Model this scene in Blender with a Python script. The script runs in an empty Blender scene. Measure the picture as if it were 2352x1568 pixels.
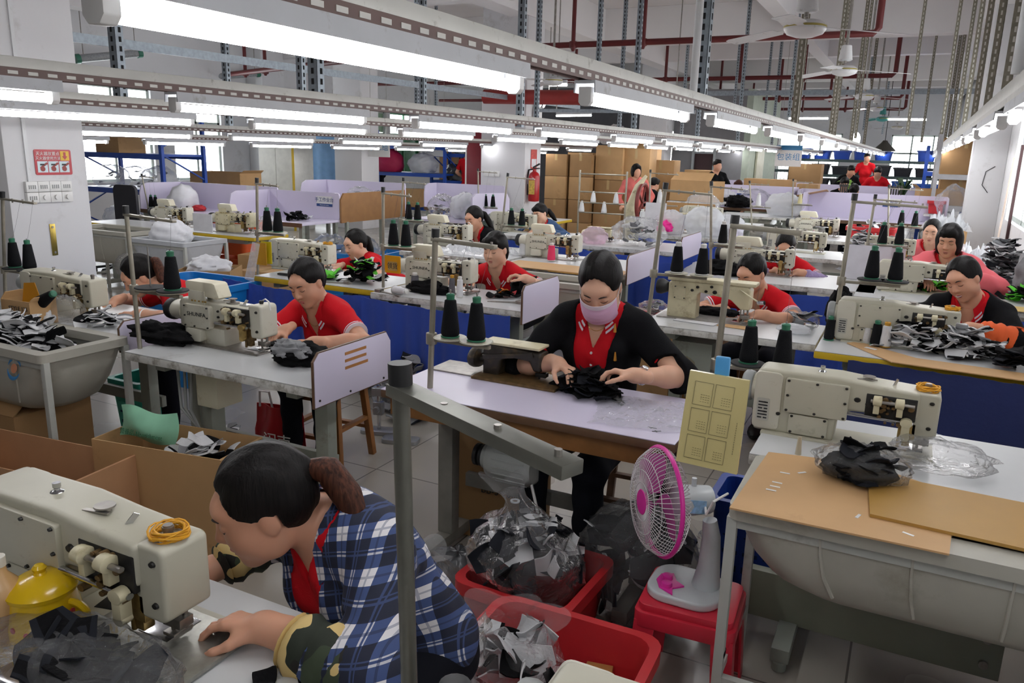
import bpy, bmesh, math, random
import numpy as np
from mathutils import Vector, Matrix, Euler

# ------------------------------------------------------------------ camera, world, light, exposure
S = bpy.context.scene
COL = S.collection
PW, PH, FPX, CAMZ = 2352, 1568, 1800.2, 1.68
YAW, PITCH, ROLL = math.radians(26.615), math.radians(13.616), math.radians(1.510)
def _axes():
    cy, sy, cp, sp = math.cos(YAW), math.sin(YAW), math.cos(PITCH), math.sin(PITCH)
    f = np.array([-sy*cp, cy*cp, -sp]); r = np.array([cy, sy, 0.]); u = np.cross(r, f)
    c, s = math.cos(ROLL), math.sin(ROLL)
    return c*r+s*u, -s*r+c*u, f
AR, AU, AF = _axes()
cam = bpy.data.cameras.new('camera'); camo = bpy.data.objects.new('camera', cam); COL.objects.link(camo)
cam.sensor_width = 36.0; cam.lens = FPX/PW*36.0; cam.clip_start = 0.05; cam.clip_end = 200
camo.matrix_world = Matrix(((AR[0], AU[0], -AF[0], 0), (AR[1], AU[1], -AF[1], 0), (AR[2], AU[2], -AF[2], CAMZ), (0, 0, 0, 1)))
S.camera = camo
W_ = bpy.data.worlds.new('daylight'); S.world = W_; W_.use_nodes = True
_bg = W_.node_tree.nodes['Background']; _bg.inputs[0].default_value = (0.93, 0.97, 1.0, 1); _bg.inputs[1].default_value = 5.0
TUBE_STRENGTH = 28.0
S.view_settings.view_transform = 'Standard'; S.view_settings.look = 'None'
S.view_settings.exposure = 0.36; S.view_settings.gamma = 1.0; S.view_settings.use_curve_mapping = False
S.cycles.max_bounces = 6; S.cycles.diffuse_bounces = 5; S.cycles.glossy_bounces = 2
S.cycles.use_adaptive_sampling = True; S.cycles.adaptive_threshold = .05
S.cycles.transmission_bounces = 4; S.cycles.transparent_max_bounces = 14
S.cycles.caustics_reflective = False; S.cycles.caustics_refractive = False
S.cycles.sample_clamp_indirect = 3.0; S.cycles.use_denoising = True

def ray(px, py):
    return AF+(px-PW/2)/FPX*AR-(py-PH/2)/FPX*AU
def PZ(px, py, z):            # the point of height z seen at a pixel
    d = ray(px, py); t = (z-CAMZ)/d[2]; return Vector((t*d[0], t*d[1], z))
def PY(px, py, y):            # the point of depth y seen at a pixel
    d = ray(px, py); t = y/d[1]; return Vector((t*d[0], y, CAMZ+t*d[2]))
def PX(px, py, x):
    d = ray(px, py); t = x/d[0]; return Vector((x, t*d[1], CAMZ+t*d[2]))
R_ = math.radians
rng = random.Random(7)

# ------------------------------------------------------------------ materials
MATS = {}
def _nt(name):
    m = bpy.data.materials.new(name); m.use_nodes = True; nt = m.node_tree
    return m, nt, nt.nodes['Principled BSDF']
def _new(nt, t, **kw):
    n = nt.nodes.new(t)
    for k, v in kw.items(): setattr(n, k, v)
    return n
def mat(name, col, rough=.5, metal=0., var=.07, scale=9., bump=0., bscale=None, spec=.5, dirt=None, dirt_amt=.5, dscale=6., sheen=0., sss=0.):
    if name in MATS: return MATS[name]
    m, nt, b = _nt(name); L = nt.links.new
    b.inputs['Roughness'].default_value = rough; b.inputs['Metallic'].default_value = metal
    b.inputs['Specular IOR Level'].default_value = spec
    if sheen: b.inputs['Sheen Weight'].default_value = sheen
    if sss:
        b.inputs['Subsurface Weight'].default_value = sss; b.inputs['Subsurface Radius'].default_value = (.012, .005, .003); b.inputs['Subsurface Scale'].default_value = 1.
    tc = _new(nt, 'ShaderNodeTexCoord')
    no = _new(nt, 'ShaderNodeTexNoise'); no.inputs['Scale'].default_value = scale; no.inputs['Detail'].default_value = 4
    L(tc.outputs['Object'], no.inputs['Vector'])
    rp = _new(nt, 'ShaderNodeValToRGB'); e = rp.color_ramp.elements
    e[0].position, e[1].position = .3, .7
    e[0].color = tuple(max(0, c*(1-var)) for c in col)+(1,); e[1].color = tuple(min(1, c*(1+var)) for c in col)+(1,)
    L(no.outputs['Fac'], rp.inputs['Fac']); out = rp.outputs['Color']
    if dirt:
        n2 = _new(nt, 'ShaderNodeTexNoise'); n2.inputs['Scale'].default_value = dscale; n2.inputs['Detail'].default_value = 7; n2.inputs['Roughness'].default_value = .7
        L(tc.outputs['Object'], n2.inputs['Vector'])
        r2 = _new(nt, 'ShaderNodeValToRGB'); r2.color_ramp.elements[0].position = .62-.25*dirt_amt; r2.color_ramp.elements[1].position = .80-.2*dirt_amt
        L(n2.outputs['Fac'], r2.inputs['Fac'])
        mx = _new(nt, 'ShaderNodeMixRGB'); mx.inputs['Color2'].default_value = tuple(dirt)+(1,)
        L(r2.outputs['Color'], mx.inputs['Fac']); L(out, mx.inputs['Color1']); out = mx.outputs['Color']
    L(out, b.inputs['Base Color'])
    if bump:
        n3 = _new(nt, 'ShaderNodeTexNoise'); n3.inputs['Scale'].default_value = bscale or scale*4; n3.inputs['Detail'].default_value = 3
        L(tc.outputs['Object'], n3.inputs['Vector'])
        bp = _new(nt, 'ShaderNodeBump'); bp.inputs['Strength'].default_value = bump; bp.inputs['Distance'].default_value = .01
        L(n3.outputs['Fac'], bp.inputs['Height']); L(bp.outputs['Normal'], b.inputs['Normal'])
    MATS[name] = m; return m
def emis(name, col, s):
    if name in MATS: return MATS[name]
    m, nt, b = _nt(name)
    b.inputs['Emission Color'].default_value = tuple(col)+(1,); b.inputs['Emission Strength'].default_value = s
    b.inputs['Base Color'].default_value = (.9, .9, .9, 1); MATS[name] = m; return m
def clear(name, tint=(1, 1, 1), haze=.12, gloss=.45, bscale=22., bump=.5, hazecol=(.9, .92, .95)):
    """thin crumpled plastic film: see-through, with glints and a little milkiness"""
    if name in MATS: return MATS[name]
    m, nt, b = _nt(name); L = nt.links.new; nt.nodes.remove(b)
    o = nt.nodes['Material Output']
    tr = _new(nt, 'ShaderNodeBsdfTransparent'); tr.inputs[0].default_value = tuple(tint)+(1,)
    gl = _new(nt, 'ShaderNodeBsdfGlossy'); gl.inputs['Roughness'].default_value = .16; gl.inputs[0].default_value = (1, 1, 1, 1)
    df = _new(nt, 'ShaderNodeBsdfDiffuse'); df.inputs[0].default_value = tuple(hazecol)+(1,)
    tl = _new(nt, 'ShaderNodeBsdfTranslucent'); tl.inputs[0].default_value = tuple(hazecol)+(1,)
    tc = _new(nt, 'ShaderNodeTexCoord'); vo = _new(nt, 'ShaderNodeTexNoise'); vo.inputs['Scale'].default_value = bscale; vo.inputs['Detail'].default_value = 5
    vo.inputs['Distortion'].default_value = 1.2
    L(tc.outputs['Object'], vo.inputs['Vector'])
    bp = _new(nt, 'ShaderNodeBump'); bp.inputs['Strength'].default_value = bump; bp.inputs['Distance'].default_value = .03
    L(vo.outputs['Fac'], bp.inputs['Height']); L(bp.outputs['Normal'], gl.inputs['Normal'])
    lw = _new(nt, 'ShaderNodeLayerWeight'); lw.inputs['Blend'].default_value = .25; L(bp.outputs['Normal'], lw.inputs['Normal'])
    mul = _new(nt, 'ShaderNodeMath', operation='MULTIPLY'); mul.inputs[1].default_value = gloss*.75; L(lw.outputs['Fresnel'], mul.inputs[0])
    dd = _new(nt, 'ShaderNodeMixShader'); dd.inputs[0].default_value = .45; L(df.outputs[0], dd.inputs[1]); L(tl.outputs[0], dd.inputs[2])
    m1 = _new(nt, 'ShaderNodeMixShader'); m1.inputs[0].default_value = haze; L(tr.outputs[0], m1.inputs[1]); L(dd.outputs[0], m1.inputs[2])
    m2 = _new(nt, 'ShaderNodeMixShader'); L(mul.outputs[0], m2.inputs[0]); L(m1.outputs[0], m2.inputs[1]); L(gl.outputs[0], m2.inputs[2])
    L(m2.outputs[0], o.inputs['Surface']); MATS[name] = m; return m

# ------------------------------------------------------------------ mesh builder
def frame_for(d):
    d = Vector(d).normalized(); a = Vector((0, 0, 1)) if abs(d.z) < .9 else Vector((1, 0, 0))
    x = a.cross(d).normalized(); return x, d.cross(x), d
class MB:
    def __init__(s): s.v, s.f, s.m = [], [], []
    def add(s, vs, fs, m=0):
        n = len(s.v); s.v += [tuple(p) for p in vs]; s.f += [tuple(i+n for i in f) for f in fs]; s.m += [m]*len(fs); return s
    def box(s, lo, hi, m=0, rot=None, at=None):
        x0, y0, z0 = lo; x1, y1, z1 = hi
        vs = [(x0, y0, z0), (x1, y0, z0), (x1, y1, z0), (x0, y1, z0), (x0, y0, z1), (x1, y0, z1), (x1, y1, z1), (x0, y1, z1)]
        if rot is not None:
            E_ = Euler(rot).to_matrix(); c = Vector(at) if at is not None else (Vector(lo)+Vector(hi))/2
            vs = [E_ @ (Vector(v)-c)+c for v in vs]
        return s.add(vs, [(0, 3, 2, 1), (4, 5, 6, 7), (0, 1, 5, 4), (1, 2, 6, 5), (2, 3, 7, 6), (3, 0, 4, 7)], m)
    def cbox(s, c, size, m=0, rot=None):
        c = Vector(c); h = Vector(size)/2; return s.box(c-h, c+h, m, rot)
    def beam(s, a, b, w, h=None, m=0):
        a, b = Vector(a), Vector(b); h = h or w; x, y, d = frame_for(b-a)
        vs = [p+x*sx*w/2+y*sy*h/2 for p in (a, b) for sx, sy in ((-1, -1), (1, -1), (1, 1), (-1, 1))]
        return s.add(vs, [(0, 3, 2, 1), (4, 5, 6, 7), (0, 1, 5, 4), (1, 2, 6, 5), (2, 3, 7, 6), (3, 0, 4, 7)], m)
    def cyl(s, a, b, r0, r1=None, n=14, m=0, caps=True):
        r1 = r0 if r1 is None else r1; a, b = Vector(a), Vector(b); x, y, d = frame_for(b-a)
        vs = []
        for p, r in ((a, r0), (b, r1)):
            vs += [p+(x*math.cos(t)+y*math.sin(t))*r for t in [2*math.pi*i/n for i in range(n)]]
        fs = [(i, (i+1) % n, n+(i+1) % n, n+i) for i in range(n)]
        if caps: fs += [tuple(range(n-1, -1, -1)), tuple(range(n, 2*n))]
        return s.add(vs, fs, m)
    def tube(s, pts, r, n=7, m=0, closed=False):
        pts = [Vector(p) for p in pts]; k = len(pts); rr = r if isinstance(r, (list, tuple)) else [r]*k
        x = None; vs = []
        for i, p in enumerate(pts):
            d = (pts[(i+1) % k]-pts[i-1]) if closed else (pts[min(i+1, k-1)]-pts[max(i-1, 0)])
            d = d.normalized() if d.length > 1e-9 else Vector((0, 0, 1))
            if x is None: x = frame_for(d)[0]
            x = (x-d*x.dot(d)); x = x.normalized() if x.length > 1e-6 else frame_for(d)[0]
            y = d.cross(x)
            vs += [p+(x*math.cos(2*math.pi*j/n)+y*math.sin(2*math.pi*j/n))*rr[i] for j in range(n)]
        fs = []
        for i in range(k if closed else k-1):
            i2 = (i+1) % k
            fs += [(i*n+j, i*n+(j+1) % n, i2*n+(j+1) % n, i2*n+j) for j in range(n)]
        if not closed: fs += [tuple(range(n-1, -1, -1)), tuple((k-1)*n+j for j in range(n))]
        return s.add(vs, fs, m)
    def lathe(s, prof, c=(0, 0, 0), n=24, m=0, axis='z', caps=True):
        c = Vector(c); vs = []
        for r, h in prof:
            for i in range(n):
                t = 2*math.pi*i/n; a, b = r*math.cos(t), r*math.sin(t)
                vs.append(c+Vector({'z': (a, b, h), 'x': (h, a, b), 'y': (b, h, a)}[axis]))
        fs = []
        for k in range(len(prof)-1):
            fs += [(k*n+i, k*n+(i+1) % n, (k+1)*n+(i+1) % n, (k+1)*n+i) for i in range(n)]
        if caps:
            if prof[0][0] > 1e-6: fs.append(tuple(range(n-1, -1, -1)))
            if prof[-1][0] > 1e-6: fs.append(tuple((len(prof)-1)*n+i for i in range(n)))
        return s.add(vs, fs, m)
    def prism(s, poly, a, b, axis='y', m=0):
        n = len(poly); k = {'x': lambda p, t: (t, p[0], p[1]), 'y': lambda p, t: (p[0], t, p[1]), 'z': lambda p, t: (p[0], p[1], t)}[axis]
        vs = [k(p, a) for p in poly]+[k(p, b) for p in poly]
        fs = [tuple(range(n-1, -1, -1)), tuple(range(n, 2*n))]+[(i, (i+1) % n, n+(i+1) % n, n+i) for i in range(n)]
        return s.add(vs, fs, m)
    def ell(s, c, r, n=12, m=0, k=8):
        r = (r, r, r) if isinstance(r, (int, float)) else r
        prof = []; vs = []; c = Vector(c)
        for i in range(k+1):
            t = -math.pi/2+math.pi*i/k
            for j in range(n):
                a = 2*math.pi*j/n; vs.append(c+Vector((r[0]*math.cos(t)*math.cos(a), r[1]*math.cos(t)*math.sin(a), r[2]*math.sin(t))))
        fs = [(i*n+j, i*n+(j+1) % n, (i+1)*n+(j+1) % n, (i+1)*n+j) for i in range(k) for j in range(n)]
        return s.add(vs, fs, m)
    def grid(s, fn, nu, nv, m=0, cu=False):
        vs = [fn(i/(nu if cu else nu-1), j/(nv-1)) for j in range(nv) for i in range(nu)]
        fs = [(j*nu+i, j*nu+(i+1) % nu, (j+1)*nu+(i+1) % nu, (j+1)*nu+i) for j in range(nv-1) for i in range(nu if cu else nu-1)]
        return s.add(vs, fs, m)
    def build(s, name, mats, parent=None, bevel=0., seg=2, smooth=40, weld=False, solid=0., loc=None, rot=None):
        me = bpy.data.meshes.new(name); me.from_pydata(s.v, [], s.f)
        mats = mats if isinstance(mats, (list, tuple)) else [mats]
        for q in mats: me.materials.append(q)
        if len(mats) > 1: me.polygons.foreach_set('material_index', [min(k, len(mats)-1) for k in s.m])
        bm = bmesh.new(); bm.from_mesh(me)
        if weld: bmesh.ops.remove_doubles(bm, verts=bm.verts, dist=1e-5)
        bmesh.ops.recalc_face_normals(bm, faces=bm.faces)
        if solid: bmesh.ops.solidify(bm, geom=bm.faces[:], thickness=solid)
        if bevel:
            es = [e for e in bm.edges if len(e.link_faces) == 2 and e.calc_face_angle(0) > R_(35)]
            bmesh.ops.bevel(bm, geom=es, offset=bevel, segments=seg, profile=.6, affect='EDGES', clamp_overlap=True)
        bm.to_mesh(me); bm.free()
        if smooth:
            me.polygons.foreach_set('use_smooth', [True]*len(me.polygons)); me.set_sharp_from_angle(angle=R_(smooth))
        me.update(); return link(name, me, parent, loc, rot)
def link(name, data, parent=None, loc=None, rot=None):
    o = bpy.data.objects.new(name, data); COL.objects.link(o)
    if parent is not None: o.parent = parent
    if loc is not None: o.location = loc
    if rot is not None: o.rotation_euler = rot
    return o
def tag(o, label=None, cat=None, group=None, kind=None):
    for k, v in (('label', label), ('category', cat), ('group', group), ('kind', kind)):
        if v: o[k] = v
    return o
def thing(name, label, cat, loc=(0, 0, 0), rz=0., group=None):
    o = link(name, None, None, loc, (0, 0, rz)); o.empty_display_size = .1; return tag(o, label, cat, group)
def struct(o): o['kind'] = 'structure'; return o
def dup(root, loc=None, rot=None, label=None, group=None, scale=None):
    c = root.copy(); COL.objects.link(c)
    for ch in root.children: _dupc(ch, c)
    if loc is not None: c.location = loc
    if rot is not None: c.rotation_euler = rot
    if scale is not None: c.scale = (scale,)*3 if isinstance(scale, (int, float)) else scale
    if label: c['label'] = label
    if group: c['group'] = group
    return c
def _dupc(ch, par):
    d = ch.copy(); COL.objects.link(d); d.parent = par
    for g in ch.children: _dupc(g, d)
FONT_ = None
def text(name, s, size, mtl, parent, loc, rot, depth=.0006, align='CENTER'):
    cu = bpy.data.curves.new(name, 'FONT'); cu.body = s; cu.size = size; cu.extrude = depth; cu.align_x = align; cu.align_y = 'CENTER'
    cu.resolution_u = 2; cu.materials.append(mtl); o = bpy.data.objects.new('tmp', cu); COL.objects.link(o); dg = bpy.context.evaluated_depsgraph_get()
    me = bpy.data.meshes.new_from_object(o.evaluated_get(dg)); bpy.data.objects.remove(o); me.name = name
    return link(name, me, parent, loc, rot)
ORD = 'first second third fourth fifth sixth seventh eighth ninth tenth eleventh twelfth thirteenth fourteenth fifteenth sixteenth seventeenth eighteenth nineteenth twentieth'.split()

# ------------------------------------------------------------------ colours shared by everything
def C(h):
    h = h.lstrip('#'); return tuple((lambda c: c/12.92 if c <= .04045 else ((c+.055)/1.055)**2.4)(int(h[i:i+2], 16)/255) for i in (0, 2, 4))
WALLP = mat('wall paint', C('dcdcde'), .75, var=.03, scale=1.2, dirt=C('b4b2ae'), dirt_amt=.15, dscale=1.6, bump=.02)
CEILP = mat('ceiling paint', C('e6e4e4'), .85, var=.025, scale=1.5)
GREYP = mat('grey partition paint', C('7d7d80'), .8, var=.04)
DARKP = mat('dark partition paint', C('515257'), .8)  # flat dark grey of the partition panel left of the doors
GALV = mat('galvanised steel', C('9aa4ac'), .42, metal=.55, var=.16, scale=30)
GALVD = mat('old galvanised steel', C('7d786a'), .5, metal=.45, var=.2, scale=30)
HOLE = mat('shadowed hole', C('1c1d1f'), .9)
REDP = mat('red pipe paint', C('5c1516'), .5, var=.12, scale=14)
WHITEM = mat('white enamel', C('dcdedf'), .38, var=.03, dirt=C('a9a69b'), dirt_amt=.12, dscale=9)
BROWNR = mat('brown slotted rail', C('6b5550'), .5, var=.06)
RAILW = mat('pale rail face', C('cfcfc9'), .5, var=.05, dirt=C('8f8c84'), dirt_amt=.2, dscale=20)
SLOTM = mat('lamplit slot colour', C('d9d8d2'), .5)  # slots are pale inlays, lamplight seen through them put into the colour
PLAST = mat('white plastic', C('e4e4e2'), .35, var=.02)
CHROME = mat('chrome', C('c8c9cc'), .16, metal=1., var=.05)
STEEL = mat('worn steel', C('9a9690'), .35, metal=.8, var=.18, scale=40)
BLACK = mat('black rubber', C('17181a'), .5, var=.1)
BLUEP = mat('blue rack paint', C('1c47a0'), .4, var=.08)
RUST = mat('orange clip paint', C('9a5240'), .6, var=.15)
TUBE = emis('lit fluorescent tube', (1, .99, 1.), TUBE_STRENGTH)
GREENP = mat('green plastic', C('2f6f5a'), .4)

# ------------------------------------------------------------------ floor, ceiling, walls
XL, XR, YB, YF, ZC = -14.0, 1.02, -4.5, 31.0, 4.3
def floor_mat():
    m, nt, b = _nt('polished floor tiles'); L = nt.links.new
    tc = _new(nt, 'ShaderNodeTexCoord'); br = _new(nt, 'ShaderNodeTexBrick'); br.offset = 0.; br.squash = 1.
    br.inputs['Scale'].default_value = 1.; br.inputs['Brick Width'].default_value = .8; br.inputs['Row Height'].default_value = .8
    br.inputs['Mortar Size'].default_value = .004; br.inputs['Color1'].default_value = C('aca69d')+(1,); br.inputs['Color2'].default_value = C('a59f97')+(1,)
    br.inputs['Mortar'].default_value = C('6f6a66')+(1,); L(tc.outputs['Object'], br.inputs['Vector'])
    no = _new(nt, 'ShaderNodeTexNoise'); no.inputs['Scale'].default_value = 1.1; no.inputs['Detail'].default_value = 3; L(tc.outputs['Object'], no.inputs['Vector'])
    mx = _new(nt, 'ShaderNodeMixRGB', blend_type='MULTIPLY'); mx.inputs['Fac'].default_value = .18; L(br.outputs['Color'], mx.inputs['Color1']); L(no.outputs['Fac'], mx.inputs['Color2'])
    rp = _new(nt, 'ShaderNodeValToRGB'); rp.color_ramp.elements[0].color = (.12, .12, .12, 1); rp.color_ramp.elements[1].color = (.38, .38, .38, 1); L(no.outputs['Fac'], rp.inputs['Fac'])
    L(mx.outputs['Color'], b.inputs['Base Color']); L(rp.outputs['Color'], b.inputs['Roughness']); return m
struct(MB().box((XL-.3, YB-.3, -.1), (XR+.3, YF+.3, 0)).build('floor', floor_mat()))
struct(MB().box((XL-.3, YB-.3, ZC), (XR+.3, YF+.3, ZC+.15)).build('ceiling', CEILP))
def wall_with_holes(name, axis, pos, a0, a1, holes, th=.22, m=WALLP):
    """wall in the plane axis=pos (outer side away from the room), openings (a, b, z0, z1)"""
    b = MB(); holes = sorted(holes); cur = a0
    def bx(p, q, z0, z1):
        if q-p < 1e-4 or z1-z0 < 1e-4: return
        if axis == 'x': b.box((min(pos, pos+th), p, z0), (max(pos, pos+th), q, z1))
        else: b.box((p, min(pos, pos+th), z0), (q, max(pos, pos+th), z1))
    for (p, q, z0, z1) in holes:
        bx(cur, p, 0, ZC); bx(p, q, 0, z0); bx(p, q, z1, ZC); cur = q
    bx(cur, a1, 0, ZC); return struct(b.build(name, m, smooth=0))
WINL = [(9.7, 11.4, .9, 2.72), (11.9, 13.2, .9, 2.72), (16.0, 17.3, .9, 2.7), (18.3, 19.4, .9, 2.7), (19.6, 21.2, .9, 2.7), (22.6, 24.6, .9, 2.7), (25.2, 26.6, .9, 2.7)]
WINF = [(-9.4, -7.6, .95, 2.65), (-4.75, -2.6, .7, 2.6), (-1.02, .96, .65, 2.58)]
WINR = [(8.4, 11.55, 1.02, 2.5)]
wall_with_holes('wall_left', 'x', XL, YB-.3, YF+.3, WINL, -.22)
wall_with_holes('wall_right', 'x', XR, YB-.3, YF+.3, WINR, .22)
wall_with_holes('wall_far', 'y', YF, XL, XR, WINF, .22)
wall_with_holes('wall_rear', 'y', YB, XL, XR, [], -.22)
FRAME = mat('window frame', C('b9c4bd'), .4); GREENF = mat('green window frame', C('3f7a55'), .45)
FROST = mat('frosted green glass', C('8fae90'), .25, var=.12, scale=3)
nwin = 0
def window(axis, pos, p, q, z0, z1, bars=0, mull=1, kind=None, sgn=1):
    global nwin; nwin += 1
    e = link('window_%d' % nwin, None); e['kind'] = 'structure'; w = .05
    fm = GREENF if kind == 'green' else FRAME
    b = MB()
    def bx(a0, a1, c0, c1, t=.04, off=.09):
        o0, o1 = pos+sgn*off-t/2, pos+sgn*off+t/2
        if axis == 'x': b.box((o0, a0, c0), (o1, a1, c1))
        else: b.box((a0, o0, c0), (a1, o1, c1))
    bx(p, q, z0, z0+w); bx(p, q, z1-w, z1); bx(p, p+w, z0, z1); bx(q-w, q, z0, z1); zt = z1-.62
    if kind != 'plain': bx(p, q, zt-.03, zt+.03)
    for i in range(1, mull+1):
        a = p+(q-p)*i/(mull+1); bx(a-.025, a+.025, z0, z1)
    struct(b.build('window_frame', fm, e, smooth=0))
    if bars:
        b = MB()
        for i in range(1, bars):
            a = p+(q-p)*i/bars; bx(a-.009, a+.009, z0, zt, .018, .2)
        for z in (z0+.25, zt-.3): bx(p, q, z-.01, z+.01, .018, .2)
        struct(b.build('window_bars', mat('white bars', C('cfc9c0'), .5), e, smooth=0))
    if kind in ('green', 'frost'):
        b = MB()
        lo, hi = (z0, zt) if kind == 'green' else (zt, z1)
        bx(p+w, q-w, lo+w, hi-w, .006, .1)
        struct(b.build('window_pane', mat('green glass', C('2d6b45'), .12, var=.3, scale=4) if kind == 'green' else FROST, e, smooth=0))
window('x', XL, *WINL[0], 0, 1, None, -1); window('x', XL, *WINL[1], 0, 1, None, -1); window('x', XL, *WINL[2], 0, 1, None, -1)
window('x', XL, *WINL[3], 9, 1, 'frost', -1); window('x', XL, *WINL[4], 0, 1, 'green', -1); window('x', XL, *WINL[5], 0, 1, 'green', -1); window('x', XL, *WINL[6], 0, 1, 'green', -1)
window('y', YF, *WINF[0], 12, 1); window('y', YF, *WINF[1], 16, 2); window('y', YF, *WINF[2], 12, 2)
window('x', XR, *WINR[0], 0, 2, 'plain', 1)
# beams under the slab
nt_ = 0
def beam_(lo, hi):
    global nt_; nt_ += 1; struct(MB().box(lo, hi).build('trim_%d' % nt_, CEILP, bevel=.01, smooth=0))
for x in (-12.4, -5.95, .55): beam_((x, YB, 3.7), (x+.36, YF, ZC))
for x in (-9.2, -2.3): beam_((x, YB, 3.78), (x+.26, YF, ZC))
for y in (6.6, 14.7, 22.6): beam_((XL, y, 3.66), (XR, y+.34, ZC))
for y in (3.0, 10.6, 18.6, 26.6): beam_((XL, y, 3.8), (XR, y+.24, ZC))
# columns
def column(x0, x1, y0, y1, name='wall_column'):
    global nt_; nt_ += 1
    return struct(MB().box((x0, y0, 0), (x1, y1, ZC)).build('trim_%d' % nt_, WALLP, bevel=.012))
column(-6.05, -5.4, 3.22, 3.80)
column(-6.42, -5.62, 11.5, 12.1)
column(-6.42, -5.72, 19.6, 20.2)
column(.62, XR, 12.6, 13.2)
column(-13.99, -13.5, 14.0, 14.7)
# grey partition with doors behind the carton stacks
gp = link('wall_partition', None); gp['kind'] = 'structure'
def pw(lo, hi, m=GREYP): struct(MB().box(lo, hi).build('wall_panel', m, gp, smooth=0))
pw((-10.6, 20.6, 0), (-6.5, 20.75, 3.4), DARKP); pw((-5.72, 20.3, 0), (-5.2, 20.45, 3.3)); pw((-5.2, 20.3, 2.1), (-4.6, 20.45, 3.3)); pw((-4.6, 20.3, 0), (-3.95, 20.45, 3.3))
d = link('door_1', None); d['kind'] = 'structure'
struct(MB().box((-5.2, 20.36, 0), (-4.6, 20.41, 1.75)).build('door_leaf', mat('dark red door', C('3a2224'), .5), d, bevel=.004))
b = MB().box((-5.2, 20.27, 0), (-5.14, 20.45, 2.1)).box((-4.66, 20.27, 0), (-4.6, 20.45, 2.1)).box((-5.14, 20.27, 2.04), (-4.66, 20.45, 2.1)).box((-5.14, 20.3, 1.75), (-4.66, 20.36, 1.8))
struct(b.build('door_frame', mat('aluminium', C('9aa0a2'), .4, metal=.5), d))
d = link('door_2', None); d['kind'] = 'structure'
pw((-3.95, 20.3, 0), (-3.8, 24.5, 3.3), mat('pale green wall', C('a9b3a4'), .7))
struct(MB().box((-3.79, 21.2, 0), (-3.74, 22.2, 2.05)).build('door_leaf', mat('cream door', C('c9c8b4'), .5), d, bevel=.004))
struct(MB().tube([(-3.73, 21.3, 1.0), (-3.68, 21.3, 1.0), (-3.68, 21.42, 1.0)], .012).build('door_handle', STEEL, d))

# ------------------------------------------------------------------ lamp rails and tube lamps
def lamp_proto():
    t = thing('tube_lamp', 'x', 'lamp')
    prof = [(-.038, .021), (-.036, .06), (.036, .06), (.038, .021), (.034, .021), (.032, .05), (-.032, .05), (-.034, .021)]
    MB().prism(prof, -.03, 1.23, 'y').build('lamp_housing', mat('grey white lamp housing', C('c3c6ca'), .45, var=.05, dirt=C('8d8a84'), dirt_amt=.2, dscale=12), t, smooth=0)
    MB().cyl((0, 0, 0), (0, 1.2, 0), .0155, n=14).build('tube', TUBE, t)
    for y in (-.012, 1.212):
        MB().prism([(-.022, .04), (.022, .04), (.022, -.008), (.012, -.02), (-.012, -.02), (-.022, -.008)], y-.014, y+.014, 'y').build('lampholder', PLAST, t, bevel=.003)
    return t
LP = lamp_proto(); _used = [False]
def lamp(x, y, z, label, group):
    if not _used[0]:
        _used[0] = True; LP.location = (x, y, z); return tag(LP, label, None, group)
    return dup(LP, (x, y, z), None, label, group)
def rail(name, x, z, y0, y1, label, slots=True, h=.035, w=.045, sl_to=None):
    """white channel with a brown slotted flange under its camera side"""
    t = thing(name, label, 'rail', (x, y0, z), 0, 'lamp rails over the sewing rows'); n = y1-y0
    MB().box((-w/2, 0, 0), (w/2, n, h)).build('channel', RAILW, t, bevel=.002)
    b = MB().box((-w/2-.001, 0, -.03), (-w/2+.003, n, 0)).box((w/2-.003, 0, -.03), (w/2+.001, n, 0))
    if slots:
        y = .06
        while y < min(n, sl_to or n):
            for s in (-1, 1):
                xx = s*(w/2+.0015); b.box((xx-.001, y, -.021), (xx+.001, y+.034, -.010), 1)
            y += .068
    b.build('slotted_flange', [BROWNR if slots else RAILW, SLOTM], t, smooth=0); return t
def side(x): return x
rows = [('the masked woman', -1.0, 1.85, .76, 17, 1.939), ('the second table column', -2.72, 1.818, .6, 15, 1.907), ('the third table column', -4.05, 1.80, 2.36, 14, 1.889),
        ('the far side bins', -6.25, 1.735, 2.54, 9, 1.824), ('the manual work benches', -8.4, 1.665, 3.24, 9, 1.754)]
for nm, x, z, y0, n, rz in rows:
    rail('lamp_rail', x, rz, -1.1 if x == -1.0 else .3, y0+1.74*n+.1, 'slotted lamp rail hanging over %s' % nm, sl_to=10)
    for k in range(n):
        y = y0+1.74*k
        lamp(x, y, z, '%s tube lamp from the camera along the rail over %s' % (ORD[k], nm), 'tube lamps over %s' % nm)
rail('lamp_rail', .30, 1.945, -1.1, 27, 'plain white lamp rail over the table column by the window wall', slots=False, h=.06)
for k in range(14):
    lamp(.30, 2.5+1.74*k, 1.85, '%s tube lamp from the camera along the rail beside the window wall' % ORD[k], 'tube lamps beside the window wall')
lamp(-1.0, -.98, 1.85, 'tube lamp just behind the viewer on the rail over the masked woman', 'tube lamps behind the viewer')
for y in (.76, -.98): lamp(.30, y, 1.85, 'tube lamp %s the viewer on the rail beside the window wall' % ('just above' if y > 0 else 'just behind'), 'tube lamps behind the viewer')
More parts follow.
